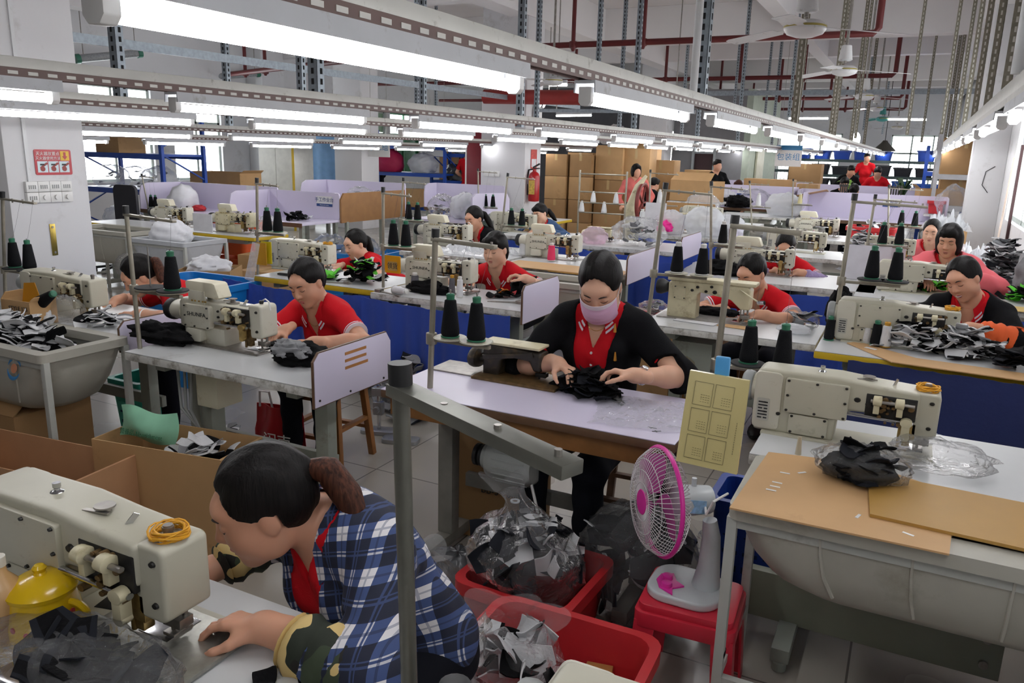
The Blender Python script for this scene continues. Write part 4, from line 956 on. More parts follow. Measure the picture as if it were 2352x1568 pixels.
def camo_mat():
    m, nt, b = _nt('camouflage sleeve'); L = nt.links.new; tc = _new(nt, 'ShaderNodeTexCoord')
    def nz(s, d, off):
        mp = _new(nt, 'ShaderNodeMapping'); mp.inputs['Location'].default_value = (off, off*2, off); L(tc.outputs['Object'], mp.inputs['Vector']); n = _new(nt, 'ShaderNodeTexNoise'); n.inputs['Scale'].default_value = s; n.inputs['Detail'].default_value = d; L(mp.outputs['Vector'], n.inputs['Vector']); return n.outputs['Fac']
    def gt(o, t):
        n = _new(nt, 'ShaderNodeMath', operation='GREATER_THAN'); n.inputs[1].default_value = t; L(o, n.inputs[0]); return n.outputs[0]
    def mix(f, a, c2):
        n = _new(nt, 'ShaderNodeMixRGB'); L(f, n.inputs['Fac']); n.inputs['Color2'].default_value = c2+(1,)
        if isinstance(a, tuple): n.inputs['Color1'].default_value = a+(1,)
        else: L(a, n.inputs['Color1'])
        return n.outputs['Color']
    c = mix(gt(nz(9, 2, 3.1), .52), C('1d2418'), C('2f3a26')); c = mix(gt(nz(10, 2, 7.7), .56), c, C('17140f')); c = mix(gt(nz(13, 1, 1.3), .555), c, C('c9ae72'))
    L(c, b.inputs['Base Color']); b.inputs['Roughness'].default_value = .8; MATS['camo'] = m; return m
PLAID = plaid_mat(); CAMO = camo_mat(); LEOP = mat('speckled sleeve', C('8d8078'), .8, var=.75, scale=160)
def _n(v): v = np.asarray(v, float); return v/max(np.linalg.norm(v), 1e-9)
def rotm(yaw, pitch, roll):
    m = (Matrix.Rotation(yaw, 3, 'Z') @ Matrix.Rotation(pitch, 3, 'X') @ Matrix.Rotation(roll, 3, 'Y')); return np.array(m)
def ik(S_, W, a, b, hint):
    d = W-S_; L_ = np.linalg.norm(d)
    if L_ > (a+b)*.995: W = S_+d*(a+b)*.995/L_; d = W-S_; L_ = np.linalg.norm(d)
    dn = d/L_; x = (a*a-b*b+L_*L_)/(2*L_); h = math.sqrt(max(a*a-x*x, 1e-6)); hv = np.asarray(hint, float); hv = _n(hv-dn*(hv@dn)); return S_+dn*x+hv*h, W
def hand_field(F_, W, fdir, pn, thumb_side, sc, curl=(.35, .5, .35), tcurl=.5, spread=1., pinch=0.):
    """returns per finger fields; fdir = towards the fingers, pn = out of the palm, thumb_side = unit vector towards the thumb"""
    f = _n(fdir); n = _n(pn-f*(pn@f)); s = _n(np.cross(f, n)); s = s if s@thumb_side > 0 else -s
    palm = Field(); q = lambda a, b, c: W+(f*a+s*b+n*c)*sc
    for o in (.024, .008, -.008, -.023): palm.cap(q(.0, o*.55, 0), q(.08-abs(o)*.25, o, -.004), .0125*sc, .0105*sc, k=.012)
    palm.cap(q(.01, .02, .006), q(.045, .034, .012), .014*sc, .011*sc, k=.014); palm.cap(q(-.05, 0, 0), q(.01, 0, 0), .024*sc, .022*sc, k=.02)
    fs = []
    for i, (o, ln) in enumerate(((.025, .070), (.0085, .078), (-.0085, .072), (-.0245, .056))):
        P_ = q(.08-abs(o)*.25, o, -.004); d = _n(f+s*o*3.*spread); fl = Field(); ang = 0; c3 = [c*(1+.12*i) for c in curl]
        if pinch and i == 0: c3 = [c+pinch*.2 for c in c3]
        for j, (seg, r0, r1) in enumerate(((.44, .0088, .008), (.31, .008, .0072), (.25, .0072, .006))):
            ang += c3[j]; dd = _n(d*math.cos(ang)+n*math.sin(ang)); E_ = P_+dd*ln*seg*sc; fl.cap(P_, E_, r0*sc, r1*sc, k=.004); P_ = E_
        fs.append(fl)
    T0 = q(.018, .026, .008); d = _n(f*.75+s*.55+n*.35); fl = Field(); ang = 0; ax = _n(f*.7-s*.5+n*.4)
    for seg, r0, r1 in ((.042, .0115, .010), (.032, .0098, .0088), (.026, .0088, .0068)):
        dd = _n(d*(1-ang)+ax*ang); E_ = T0+dd*seg*sc; fl.cap(T0, E_, r0*sc, r1*sc, k=.006); T0 = E_; ang += tcurl*.5
    fs.append(fl); return palm, fs
def person(label, hc, yaw=0., pitch=40., roll=0., tyaw=0., L=None, R=None, sc=1., hair='pony', outfit='polo', res=.008, hsc=.95, skin=None, hairm=None, ponyd=None, seat=.50, tlen=.47, legs=True, mask=False, stand_=False, pelvis=None, smile=False, eyes='down', elb=(None, None), group=None, face=True, legmat=None, lean=None, extras=(), seatz=None, knees=(.42, .0), noarms=False, ponym=False, nbp=None):
    """hc = world position of the middle of the head; L, R = dict(w=wrist position, f=finger direction, ...) in world space"""
    skin = skin or SKIN; hairm = hairm or HAIR; hc = np.array(hc, float)
    Rm = rotm(R_(yaw), R_(pitch), R_(roll)); Lh, Fh, Uh = Rm[:, 0], -Rm[:, 1], Rm[:, 2]; MH = np.stack([Lh, Fh, Uh]); hs = hsc*sc
    nb = hc-Uh*.105*hs-Fh*.03*hs-np.array([0, 0, .055*sc]); nb = nb if nbp is None else np.array(nbp, float); fy = R_(tyaw); fw0 = np.array([math.sin(fy), -math.cos(fy), 0])
    if pelvis is None:
        dz = nb[2]-seat-.04; hz = math.sqrt(max((tlen*sc)**2-dz*dz, .0025)); pel = np.array([nb[0], nb[1], seat+.04])-fw0*hz
    else: pel = np.array(pelvis, float)
    base = np.array([pel[0], pel[1], 0.]); t = thing('person', label, 'person', base, 0, group); W2 = lambda p: np.array(p, float)-base
    hc, nb, pel = W2(hc), W2(nb), W2(pel)
    U = _n(nb-pel); Lv = np.array([math.cos(fy), math.sin(fy), 0]); Lv = _n(Lv-U*(Lv@U)); Fv = np.cross(Lv, U); MT = np.stack([Lv, Fv, U]); k = sc; tl = np.linalg.norm(nb-pel)
    TP = lambda l, f, u: pel+Lv*l*k+Fv*f*k+U*u
    # ---- torso field
    T = Field(); T.ell(TP(0, -.0, .0), MT, (.158*k, .115*k, .12*k), k=.06).ell(TP(0, 0, tl*.36), MT, (.128*k, .098*k, .13*k), k=.07).ell(TP(0, -.005, tl*.68), MT, (.142*k, .102*k, .13*k), k=.07).ell(TP(0, -.015, tl*.86), MT, (.135*k, .08*k, .085*k), k=.06)
    for s in (-1, 1): T.ell(TP(s*.062, .075, tl*.66), MT, (.055*k, .05*k, .058*k), k=.05)
    SH = {}
    for s in (-1, 1):
        SH[s] = TP(s*.152, .01, tl-.05*k); T.cap(TP(s*.03, -.015, tl+.012*k), SH[s], .042*k, .048*k, k=.04)
    A = {}; HW = {}
    for s, H in ((1, L), (-1, R)):
        if H is None: H = dict(w=base+SH[s]+Fv*.18*k-U*.38*k+Lv*s*.06, f=(0, -1, -.4))
        w = W2(H['w']); hint = H.get('e', (s*.8, .35, -.75)); hint = Lv*hint[0]-Fv*hint[1]+np.array([0, 0, hint[2]]) if 'E' not in H else W2(H['E'])-(SH[s]+w)/2
        E_, w = ik(SH[s], w, .272*k, .235*k, hint); A[s] = (SH[s], E_, w); HW[s] = H
    ARM = Field()
    for s in (-1, 1):
        a, e, w = A[s]; ARM.cap(a, e, .047*k, .038*k, k=.03).cap(e, e+(w-e)*.35, .039*k, .040*k, k=.02).cap(e+(w-e)*.3, w, .040*k, .026*k, k=.02)
    NK = Field().cap(nb-U*.03*k, hc-Uh*.05*hs-Fh*.03*hs, .051*k, .049*k, k=.03)
    # ---- head field
    HP = lambda l, f, u: hc+(Lh*l+Fh*f+Uh*u)*hs
    HD = Field(); e = lambda c, r, kk, sub=False: HD.ell(HP(*c), MH, [x*hs for x in r], k=kk*hs, sub=sub)
    e((0, -.018, .03), (.073, .09, .085), .0); e((0, .022, -.02), (.064, .068, .082), .03); e((0, .03, -.07), (.046, .05, .044), .035); e((0, .064, -.102), (.02, .018, .017), .03)
    for s in (-1, 1):
        e((s*.034, .05, -.035), (.026, .026, .026), .03); e((s*.05, -.0, -.065), (.016, .03, .03), .035)
    if res < .011:
        e((0, .068, .032), (.045, .02, .018), .03)
        for s in (-1, 1): e((s*.031, .096, .004), (.017, .016, .0125), .012, True)
        for s in (-1, 1): e((s*.031, .0735, .002), (.0155, .0125, .0115), .004)
        HD.cap(HP(0, .082, .008), HP(0, .100, -.03), .0075*hs, .0115*hs, k=.012*hs)
        for s in (-1, 1): e((s*.0115, .090, -.034), (.0085, .010, .008), .006)
        ml = .026 if smile else .021; mz = .006 if smile else -.001
        HD.cap(HP(-ml, .074, -.066+mz), HP(0, .0865, -.0635), .0045*hs, .0065*hs, k=.006*hs); HD.cap(HP(ml, .074, -.066+mz), HP(0, .0865, -.0635), .0045*hs, .0065*hs, k=.006*hs)
        HD.cap(HP(-ml*.75, .076, -.073+mz*.4), HP(ml*.75, .076, -.073+mz*.4), .006*hs, .006*hs, k=.008*hs)
    for s in (-1, 1): HD.ell(HP(s*.073, -.012, -.012), MH, [x*hs for x in (.009, .019, .03)], k=.008*hs)
    def whole(P, hands=False):
        d = smin(T.ev(P), NK.ev(P), .04); d = smin(d, HD.ev(P), .02); return smin(d, ARM.ev(P), .03)
    LEG = Field(); feet = {}
    for s in (-1, 1):
        hp = TP(s*.085, 0, -.02)
        if stand_: kn = np.array([hp[0], hp[1], hp[2]*.53])+fw0*.02; an = np.array([hp[0], hp[1], .09])
        else: kn = np.array([hp[0], hp[1], seat-.02])+fw0*knees[0]*k+Lv*s*.03; an = np.array([kn[0], kn[1], .09])-fw0*knees[1]*k
        LEG.cap(hp, kn, .082*k, .058*k, k=.05).cap(kn, an, .055*k, .038*k, k=.03); feet[s] = an
    hb = (hc-.17*hs, hc+.17*hs); hr = min(res*.62, .005) if res < .011 else res*.8; extra = []
    def inbox(c, b, m=0.): return ((c > b[0]+m) & (c < b[1]-m)).all(-1)
    g = grid_pts(hb[0], hb[1], hr); extra.append(surface_nets(whole(g), hb[0], hr))
    boxes = [hb]
    for s in (-1, 1):
        if noarms: continue
        H = HW[s]; a, e_, w = A[s]; fd = np.asarray(H.get('f', (0, -1, -.2)), float); pn = np.asarray(H.get('n', (0, -.2, -1)), float); th = np.asarray(H.get('t', (-s, 0, 0)), float); hsz = H.get('s', .93*k)
        if res < .02:
            palm, fs = hand_field(None, w, fd, pn, th, hsz, H.get('c', (.35, .5, .35)), H.get('tc', .5), H.get('sp', 1.), H.get('p', 0.))
            f_ = _n(fd); b = (np.minimum(w-f_*.03, w+f_*.13)-.085, np.maximum(w-f_*.03, w+f_*.13)+.085); hh = .0042 if res < .011 else .008
            g = grid_pts(b[0], b[1], hh); base_d = smin(ARM.ev(g), palm.ev(g), .02); D = base_d.copy()
            for fl in fs: D = np.minimum(D, smin(base_d, fl.ev(g), .008))
            extra.append(surface_nets(D, b[0], hh)); boxes.append(b)
        else: ARM.cap(w, w+_n(fd)*.12, .03, .02, k=.02)
    lo = np.minimum.reduce([pel-.2*k, nb-.2*k]+[A[s][i] for s in (-1, 1) for i in range(3)])-.09; hi = np.maximum.reduce([pel+.2*k, nb+.2*k]+[A[s][i] for s in (-1, 1) for i in range(3)])+.09
    field_mesh('body', whole, lo, hi, res, skin, t, extra, skip=lambda c: np.any([inbox(c, b, res*.6) for b in boxes], axis=0))
    # ---- clothing
    sw = np.array([7.1, 13.3, 19.7])
    def wr(P, amp): 
        q = P+.02*np.sin(P[..., ::-1]*23); return amp*(np.sin(q[..., 0]*38+q[..., 2]*31)*np.sin(q[..., 1]*29-q[..., 2]*17)+.6*np.sin(q[..., 2]*57+q[..., 0]*21))
    def garment(name, infl, mtl, sleeve=.62, vdepth=.13, vw=.55, openw=None, hem=-.1, amp=.003, neckr=.06, only=None, kk=.03):
        F2 = Field()
        for s in (-1, 1):
                a, e_, w = A[s]
                if sleeve <= 1: F2.cap(a, a+(e_-a)*sleeve, .050*k, (.050-.004*sleeve)*k, k=.02)
                else: F2.cap(a, e_, .049*k, .043*k, k=.02).cap(e_, e_+(w-e_)*(sleeve-1), .044*k, (.044-.010*(sleeve-1))*k, k=.03)
        def fn(P):
            d = smin(T.ev(P, infl), F2.ev(P, infl*.8), kk)
            d = d+wr(P, amp); r = P-nb; h = r@U; l = np.abs(r@Lv); f = r@Fv
            d = np.maximum(d, -sd_cap(P, nb-U*.02*k, nb+U*.12*k, neckr*k, (neckr+.02)*k))
            if vdepth: d = np.maximum(d, -np.maximum(l-vw*(h+vdepth*k), np.maximum(-f+.0, -.2-h))*.85)
            if openw is not None: d = np.maximum(d, -np.maximum(l-(openw[0]+openw[1]*(h+.3)), -f+.02)*.9)
            d = np.maximum(d, (hem*k-((P-pel)@U))); 
            for s in (-1, 1):
                if sleeve > 1: a0, a1 = A[s][1], A[s][2]; q = a0+(a1-a0)*(sleeve-1)
                else: a0, a1 = A[s][0], A[s][1]; q = a0+(a1-a0)*sleeve
                ax = _n(a1-a0); r2 = P-q; along = r2@ax; rad = np.sqrt(np.maximum((r2**2).sum(-1)-along**2, 0)); near = (rad < .09)&(along < .2)
                d = np.where(near, np.maximum(d, along), d)
            return d
        return field_mesh(name, fn, lo-.02, hi+.02, max(res*.9, .006), mtl, t), fn
    def cuff(s, q, infl, cols, w=.014, arm=0):
        a0, a1 = A[s][arm], A[s][arm+1]; p = a0+(a1-a0)*q; ax = _n(a1-a0); r = ((.050-.004*q) if arm == 0 else .044-.010*q)*k+infl*.8+.0015
        b = MB()
        for i, c in enumerate(cols): b.cyl(p-ax*(w*(len(cols)-i)*k), p-ax*(w*(len(cols)-i-1)*k), r, r, 22, i, caps=(i == len(cols)-1))
        return b.build('sleeve_cuff', [POLO if c == 'r' else STRIPE if c == 'w' else BLUEP for c in cols], t)
    def collar(mtl, infl, stripe=True, front=.13, w=.045):
        b = MB(); N = 30
        def cp(u, v):
            a = (u-.5)*2*R_(152); l = math.sin(a); f = -math.cos(a); tip = max(0, abs(u-.5)*2-.75)/.25
            r0, r1 = .060*k, (.078+.012*abs(l)+.014*tip)*k+infl*.6; up = .03-.030*max(0, f)-.022*tip; dn = -.004-.052*max(0, f)-.03*tip-.012*(1-abs(f))
            rr = r0+(r1-r0)*v; z = (up+(dn-up)*v)*k
            return nb+Lv*l*rr*1.02+Fv*(f*rr*.95+.010)+U*(z+(.018+infl*.5)*k)
        b.grid(cp, N, 9); b.m = [1 if stripe and (i//(N-1)) in (5, 7) else 0 for i in range(len(b.f))]
        return b.build('collar', [mtl, STRIPE], t, solid=.003, smooth=60)
    def on_front(fn, l, h, depth=.3):
        o = nb+Lv*l*k+U*h*k+Fv*depth; s_ = np.linspace(0, depth+.1, 240); P = o[None]-Fv[None]*s_[:, None]; d = fn(P); i = np.argmax(d < 0); return P[max(i, 0)] if (d < 0).any() else None
    def buttons(fn, hs_, mtl=PLAST):
        for h in hs_:
            p = on_front(fn, 0, h)
            if p is not None: MB().cyl(p-Fv*.002, p+Fv*.003, .0055, n=10).build('button', mtl, t)
    def logo(fn):
        p = on_front(fn, .062, -.20)
        if p is None: return
        X, Y = Lv, U; b = MB(); z = Fv*.004
        s0 = .011
        def quad(x0, y0, x1, y1): b.add([p+z+X*x0+Y*y0, p+z+X*x1+Y*y0, p+z+X*x1+Y*y1, p+z+X*x0+Y*y1], [(0, 1, 2, 3)])
        for x0, y0, x1, y1 in ((-s0, s0*.7, s0, s0), (-s0, -s0, s0, -s0*.7), (-s0, -s0*.3, -s0*.7, s0*.3), (s0*.7, -s0*.3, s0, s0*.3), (-.004, -.006, .004, -.003), (-.004, .003, .004, .006), (-.002, -.003, .002, .003)): quad(x0, y0, x1, y1)
        b.build('logo', WHITEB, t, smooth=0); b = MB()
        for i in range(4): quad(.016+i*.011, -.006, .024+i*.011, .006) if False else b.add([p+z*.8+X*(.016+i*.011)+Y*-.006, p+z*.8+X*(.024+i*.011)+Y*-.006, p+z*.8+X*(.024+i*.011)+Y*.006, p+z*.8+X*(.016+i*.011)+Y*.006], [(0, 1, 2, 3)])
        b.build('logo_lettering', mat('dark red print', C('4a1018'), .7), t, smooth=0)
    polo_fn = None
    if outfit in ('polo', 'polo+cardigan', 'polo+lilac', 'jacket', 'black+orange', 'plaid', 'denim', 'redtop', 'pinkcoat'):
        sl = .62; _, polo_fn = garment('polo_shirt', .010, POLO, sleeve=sl, vdepth=.125 if outfit != 'plaid' else .07, vw=.42)
        if outfit in ('polo', 'polo+lilac'):
            for s in (-1, 1): cuff(s, sl+.03, .012, 'rwrw', .007)
        if outfit != 'plaid': collar(POLO, .012)
        if res < .011 and outfit in ('polo', 'polo+cardigan', 'polo+lilac'): buttons(polo_fn, (-.135, -.185)); logo(polo_fn)
    if outfit == 'polo+cardigan': garment('cardigan', .022, BLKJ, sleeve=1.12, vdepth=0, openw=(.050, .16), amp=.0045, neckr=.085)
    if outfit == 'jacket': garment('jacket', .022, BLKJ, sleeve=1.85, vdepth=0, openw=(.035, .10), amp=.005, neckr=.08)
    if outfit == 'black+orange':
        garment('jacket', .020, BLKJ, sleeve=1.3, vdepth=0, openw=(.04, .14), amp=.004, neckr=.08)
    if outfit == 'denim': garment('jacket', .022, DENIM, sleeve=1.85, vdepth=0, openw=(.03, .1), amp=.004, neckr=.08)
    if outfit == 'pinkcoat': garment('jacket', .026, PINKJ, sleeve=1.9, vdepth=.06, vw=.5, amp=.006, neckr=.075, kk=.06)
    if outfit == 'plaid':
        garment('flannel_shirt', .022, PLAID, sleeve=1.5, vdepth=0, openw=(.03, .16), amp=.004, neckr=.075); collar(PLAID, .028, False)
    if outfit in ('blackshirt', 'sweater', 'redshirt'):
        garment('shirt', .012, {'blackshirt': BLKJ, 'sweater': SALMON, 'redshirt': POLO}[outfit], sleeve=1.85 if outfit != 'redshirt' else .7, vdepth=.04, vw=.4)
    def oversleeve(s, mtl, q0, q1, name='oversleeve', puff=.02):
        a, e_, w = A[s]; p0 = e_+(w-e_)*q0 if q0 >= 0 else e_+(a-e_)*(-q0); p1 = e_+(w-e_)*q1; pts, rr = [], []
        path = [p0, e_, e_+(w-e_)*.35, e_+(w-e_)*.7, p1] if q0 < 0 else [p0+(p1-p0)*f for f in (0, .3, .6, 1)]
        pts = [p for p in path]; base_r = [.05, .055, .054, .046, .034][-len(pts):]
        P2, R2 = [], []
        for i in range(len(pts)-1):
            for j in range(5):
                f = j/5; P2.append(pts[i]+(pts[i+1]-pts[i])*f); R2.append((base_r[i]+(base_r[i+1]-base_r[i])*f)*k+puff*(.35+.3*math.sin((i*5+j)*1.9))*(0.2 if (i == 0 and j == 0) else 1))
        P2.append(pts[-1]); R2.append(base_r[-1]*k*.95)
        MB().tube(P2, R2, 18).build(name, mtl, t, smooth=70)
    if outfit == 'black+orange':
        for s in (-1, 1): oversleeve(s, ORANGE, -.15, .8, puff=.022)
    if outfit == 'plaid':
        for s in (-1, 1): oversleeve(s, CAMO, -.1, .78, puff=.02)
    if outfit == 'polo+lilac':
        for s in (-1, 1): oversleeve(s, LILACS, -.1, .75, puff=.012)
    if legs:
        lm = legmat or NAVYT; ll = np.minimum(np.minimum(feet[1], feet[-1]), pel)-.25; lh = np.maximum(np.maximum(feet[1], feet[-1]), pel+.12)+.16; ll[2] = .05
        def lf(P): return np.maximum(smin(LEG.ev(P, .008), T.ev(P, .008), .03)+wr(P, .003), P[..., 2]-pel[2]-.075)
        field_mesh('trousers', lf, ll, lh, max(res, .011), lm, t)
        for s in (-1, 1): MB().ell(feet[s]+fw0*.06+np.array([0, 0, -.045]), (.042, .10, .045), 14).build('shoe', BLACK, t)
    # ---- hair
    HR = Field(); he = lambda c, r, kk=.02: HR.ell(HP(*c), MH, [x*hs for x in r], k=kk*hs)
    thick = .010; he((0, -.022, .034), (.073+thick, .090+thick, .085+thick), 0.)
    if hair == 'bob':
        for s in (-1, 1): he((s*.062, -.012, -.03), (.028, .07, .085), .04)
        he((0, -.07, -.03), (.07, .04, .08), .04); he((0, .058, .075), (.055, .035, .035), .03)
    elif hair == 'short': he((0, .05, .09), (.05, .04, .03), .03)
    else: he((0, -.05, -.01), (.062, .06, .06), .04)
    if hair == 'pony': he((0, -.105, .035), (.022, .022, .022), .02)
    if hair == 'bangs': he((0, .062, .07), (.06, .028, .035), .03); he((0, -.105, .02), (.022, .022, .022), .02)
    if hair == 'bun': he((0, -.115, .02), (.038, .034, .036), .015)
    cutc = {'bob': ((0, .108, -.055), (.058, .085, .105)), 'bangs': ((0, .115, -.05), (.066, .09, .098)), 'short': ((0, .10, -.055), (.08, .085, .105))}.get(hair, ((0, .10, -.03), (.078, .088, .136)))
    low = {'bob': -.11, 'short': -.055}.get(hair, -.072)
    def hf(P):
        d = HR.ev(P); q = (P-hc)@MH.T/hs; d = d+.0012*np.sin(q[..., 0]*170+q[..., 1]*30)+.0010*np.sin(q[..., 0]*90-q[..., 2]*60+q[..., 1]*45)
        d = -smin(-d, sd_ell(P, HP(*cutc[0]), MH, [x*hs for x in cutc[1]])+.0018*np.sin(q[..., 0]*330)+.0012*np.sin(q[..., 0]*190+q[..., 2]*260+1), .004)
        ear = (np.abs(q[..., 0]) > .055)&(q[..., 1] > -.032)&(q[..., 2] < -.0) if hair not in ('bob',) else np.zeros(q.shape[:-1], bool)
        d = np.where(ear, np.maximum(d, .004), d)
        return np.maximum(d, (low-q[..., 2])*hs)
    field_mesh('hair', hf, hc-.19*hs, hc+.19*hs, max(hr, .004), hairm, t)
    if hair in ('pony', 'bangs'):
        p0 = HP(0, -.105, .035 if hair == 'pony' else .02); pd = np.asarray(ponyd if ponyd is not None else (-Fh*.06+np.array([0, 0, -.14])), float)
        pts = [p0, p0+pd*.25-Fh*.03*hs+Uh*.012*hs, p0+pd*.6-Fh*.02*hs, p0+pd*.9, p0+pd*1.1]; rr = [.018, .030, .032, .024, .006]
        P2, R2 = [], []
        for i in range(4):
            for j in range(5): f = j/5; P2.append(pts[i]+(pts[i+1]-pts[i])*f); R2.append((rr[i]+(rr[i+1]-rr[i])*f)*hs)
        MB().tube(P2+[pts[-1]], R2+[.004], 14).build('ponytail', HAIRB if ponym else hairm, t, smooth=70)
        MB().lathe([(.017*hs, -.006), (.021*hs, 0), (.017*hs, .006)], (0, 0, 0), 14).build('hair_tie', BLACK if 'grey' not in label else STEEL, t, loc=p0, rot=(0.8, 0, 0))
    # ---- face marks
    if face and res < .011:
        def surf(l, u, fwd=.16):
            o = HP(l, fwd, u); s_ = np.linspace(0, .16*hs, 320); P = o[None]-Fh[None]*s_[:, None]; d = HD.ev(P); i = np.argmax(d < .0004); return P[i]
        b = MB()
        for s in (-1, 1): b.tube([surf(s*x, z)+Fh*.0003 for x, z in ((.015, .0205), (.024, .0245), (.034, .0255), (.044, .0215))], [.0018, .0034, .0030, .0012], 6)
        b.build('eyebrow', BROW, t); b = MB()
        zz = -.0035 if eyes == 'down' else .001
        for s in (-1, 1): b.tube([surf(s*x, z+zz)+Fh*.0006 for x, z in ((.0175, .0005), (.024, -.0045), (.031, -.006), (.038, -.0045), (.0455, .001))], [.0007, .0013, .0015, .0014, .0008], 6)
        b.build('eyelashes', BROW, t)
        if not mask:
            b = MB(); ml = .025 if smile else .019; mz = .0045 if smile else -.0005
            b.tube([surf(x, z)-Fh*.0028 for x, z in ((-ml, -.0655+mz), (-.010, -.0645), (-.003, -.0625), (.003, -.0625), (.010, -.0645), (ml, -.0655+mz))], [.0014, .0042, .0046, .0046, .0042, .0014], 8)
            b.tube([surf(x, z)-Fh*.0026 for x, z in ((-ml*.85, -.070+mz*.7), (-.008, -.0735), (.008, -.0735), (ml*.85, -.070+mz*.7))], [.0014, .0052, .0052, .0014], 8)
            b.build('lips', LIPM, t)
            if smile:
                MB().tube([surf(x, z)+Fh*.0005 for x, z in ((-.018, -.066), (-.009, -.0685), (0, -.069), (.009, -.0685), (.018, -.066))], [.0012, .0028, .0032, .0028, .0012], 8).build('teeth', PLAST, t)
        if mask:
            b = MB()
            def mk(u, v):
                a = (u-.5)*2*R_(72); z = -.012-.098*v; rr = .079+.012*math.cos(a)**2*(1-abs(v-.38)*1.1); f = math.cos(a)*rr*1.12+.018-.02*max(0, v-.7); return HP(math.sin(a)*rr*.93, f+.006*math.sin(v*28)*.18, z*(1 if v < 1 else 1)+(.012*math.cos(a*1.2) if v < .05 else 0))
            b.grid(mk, 25, 16); b.m = [1 if (i//24) in (0,) else 0 for i in range(len(b.f))]
            b.build('face_mask', [PINKM, mat('mask edge', C('e9dbe6'), .7)], t, solid=.0015, smooth=60)
            b = MB()
            for s in (-1, 1): b.tube([HP(s*.072, .035, -.02), HP(s*.078, .005, .005), HP(s*.08, -.012, .012)], .0016, 6); b.tube([HP(s*.068, .03, -.095), HP(s*.078, .0, -.05), HP(s*.08, -.02, -.03)], .0016, 6)
            b.build('mask_loop', WHITEB, t)
    for ex in extras:
        kind = ex[0]
        if kind == 'necklace':
            b = MB(); pts = []
            for u in np.linspace(-1, 1, 21):
                o = nb+Lv*u*.062*k+U*(-.055-.0*u+.05*u*u)*k+Fv*.2; s_ = np.linspace(0, .25, 300); P = o[None]-Fv[None]*s_[:, None]; d = smin(T.ev(P), NK.ev(P), .04); i = np.argmax(d < .001); pts.append(P[i] if (d < .001).any() else None)
            pts = [p for p in pts if p is not None]
            if len(pts) > 3: b.tube(pts, .0013, 6).build('necklace', mat('gold chain', C('c9a05a'), .25, metal=1.), t)
        if kind in ('watch', 'bangle'):
            s = ex[1]; a, e_, w = A[s]; ax = _n(w-e_); p = w-ax*.035; r = .030*k
            b = MB(); x, y, d = frame_for(ax)
            pts = [Vector(p)+(x*math.cos(q)+y*math.sin(q))*r for q in [6.283*i/20 for i in range(20)]]
            b.tube(pts, .006 if kind == 'watch' else .005, 8, closed=True)
            if kind == 'watch':
                up = _n(np.array([0, -.5, 1])-ax*(np.array([0, -.5, 1])@ax)); b.cyl(p+up*(r-.001), p+up*(r+.008), .013, n=16)
            b.build('wristwatch' if kind == 'watch' else 'bangle', CHROME if kind == 'watch' else PLAST, t)
        if kind == 'pin':
            p = on_front(lambda P: T.ev(P, .026), ex[1], ex[2]); MB().cyl(p+U*.018+Fv*.004, p-U*.018+Fv*.004, .003, .007, 10).build('gold_pin', mat('gold pin', C('c78a35'), .35, metal=.4), t, rot=None)
        if kind == 'glasses':
            b = MB()
            for s in (-1, 1): b.tube([HP(s*.032+.022*math.cos(q), .098, .0+.016*math.sin(q)) for q in [6.283*i/16 for i in range(16)]], .0014, 6, closed=True)
            b.tube([HP(-.01, .1, 0), HP(.01, .1, 0)], .0014, 6); b.build('glasses', STEEL, t)
        if kind == 'locks':
            b = MB()
            for l, f0, l2, u2 in ex[1]: b.tube([HP(l*.6, .07, .10), HP(l, .088, .04), HP(l2, .085, -.02), HP(l2*1.05, .08, u2)], [.004, .006, .004, .001], 6)
            b.build('hair_lock', hairm, t)
        if kind == 'ring':
            pass
    return t

# ------------------------------------------------------------------ front rows: tables and machines
B_ = 'back row'
# --- first table column cell: plaid woman
T0 = table('white worn sewing table of the woman in the plaid shirt', -2.35, -.76, .40, 1.08, edge=EDGEW)
machine('B', 'ivory sewing machine with yellow elastic coil in front of the woman in plaid', (-1.17, .90, .766), name='sewing_machine', elastic=True)
o = MB().prism(rrect(-1.32, .70, -1.02, .97, .03), .763, .772, 'z').build('bed_plate_cover', mat('brushed bed steel', C('9b9a92'), .3, metal=.7, var=.12, scale=60), None, bevel=.002)
tag(o, 'brushed steel slide plate under the needle of the plaid woman\'s machine', 'metal plate')
o = MB().prism(rrect(-1.335, .66, -1.215, .71, .02), .763, .771, 'z').build('slide_plate', CHROME, None, bevel=.002); tag(o, 'small shiny slide plate beside the brushed plate on the plaid woman\'s table', 'metal plate')
# --- SHUNFA cell
T1 = table('scuffed white sewing table with lilac side panel scraped by three stripes', -3.09, -2.0, 2.27, 2.78, panel=(.14, LAML))
b = MB()
for i, (a0, a1) in enumerate(((.10, .24), (.10, .24), (.10, .25))):
    z = .865-.03*i; b.box((1.09/2+.0175, a0-.18, z-.006), (1.09/2+.0195, a1-.18, z+.006))
b.build('scraped_stripe', PLY, T1)
for y, z in ((-.24, .71), (-.05, .70), (.18, .70)): MB().cyl((1.09/2+.017, y, z), (1.09/2+.021, y, z), .005, n=8).build('panel_screw', DKSTEEL, T1)
MB().box((-.25, -.13, .52), (-.12, .02, .68)).build('control_box', PANELB, T1, bevel=.008); MB().box((-.28, -.08, .05), (-.22, .0, .72)).build('motor_post', LEGG, T1)
for i in range(3): MB().tube([(-.30-.05*i, -.10, .72), (-.27-.03*i, -.15, .5), (-.2+.04*i, -.12, .3), (-.1-.1*i, -.1, .12)], .007, 6).build('cable', GREYM, T1)
machine('A', 'white sewing machine with tilted panel on the scuffed table with the striped panel', (-2.595, 2.6, .762), logo='SHUNFA')
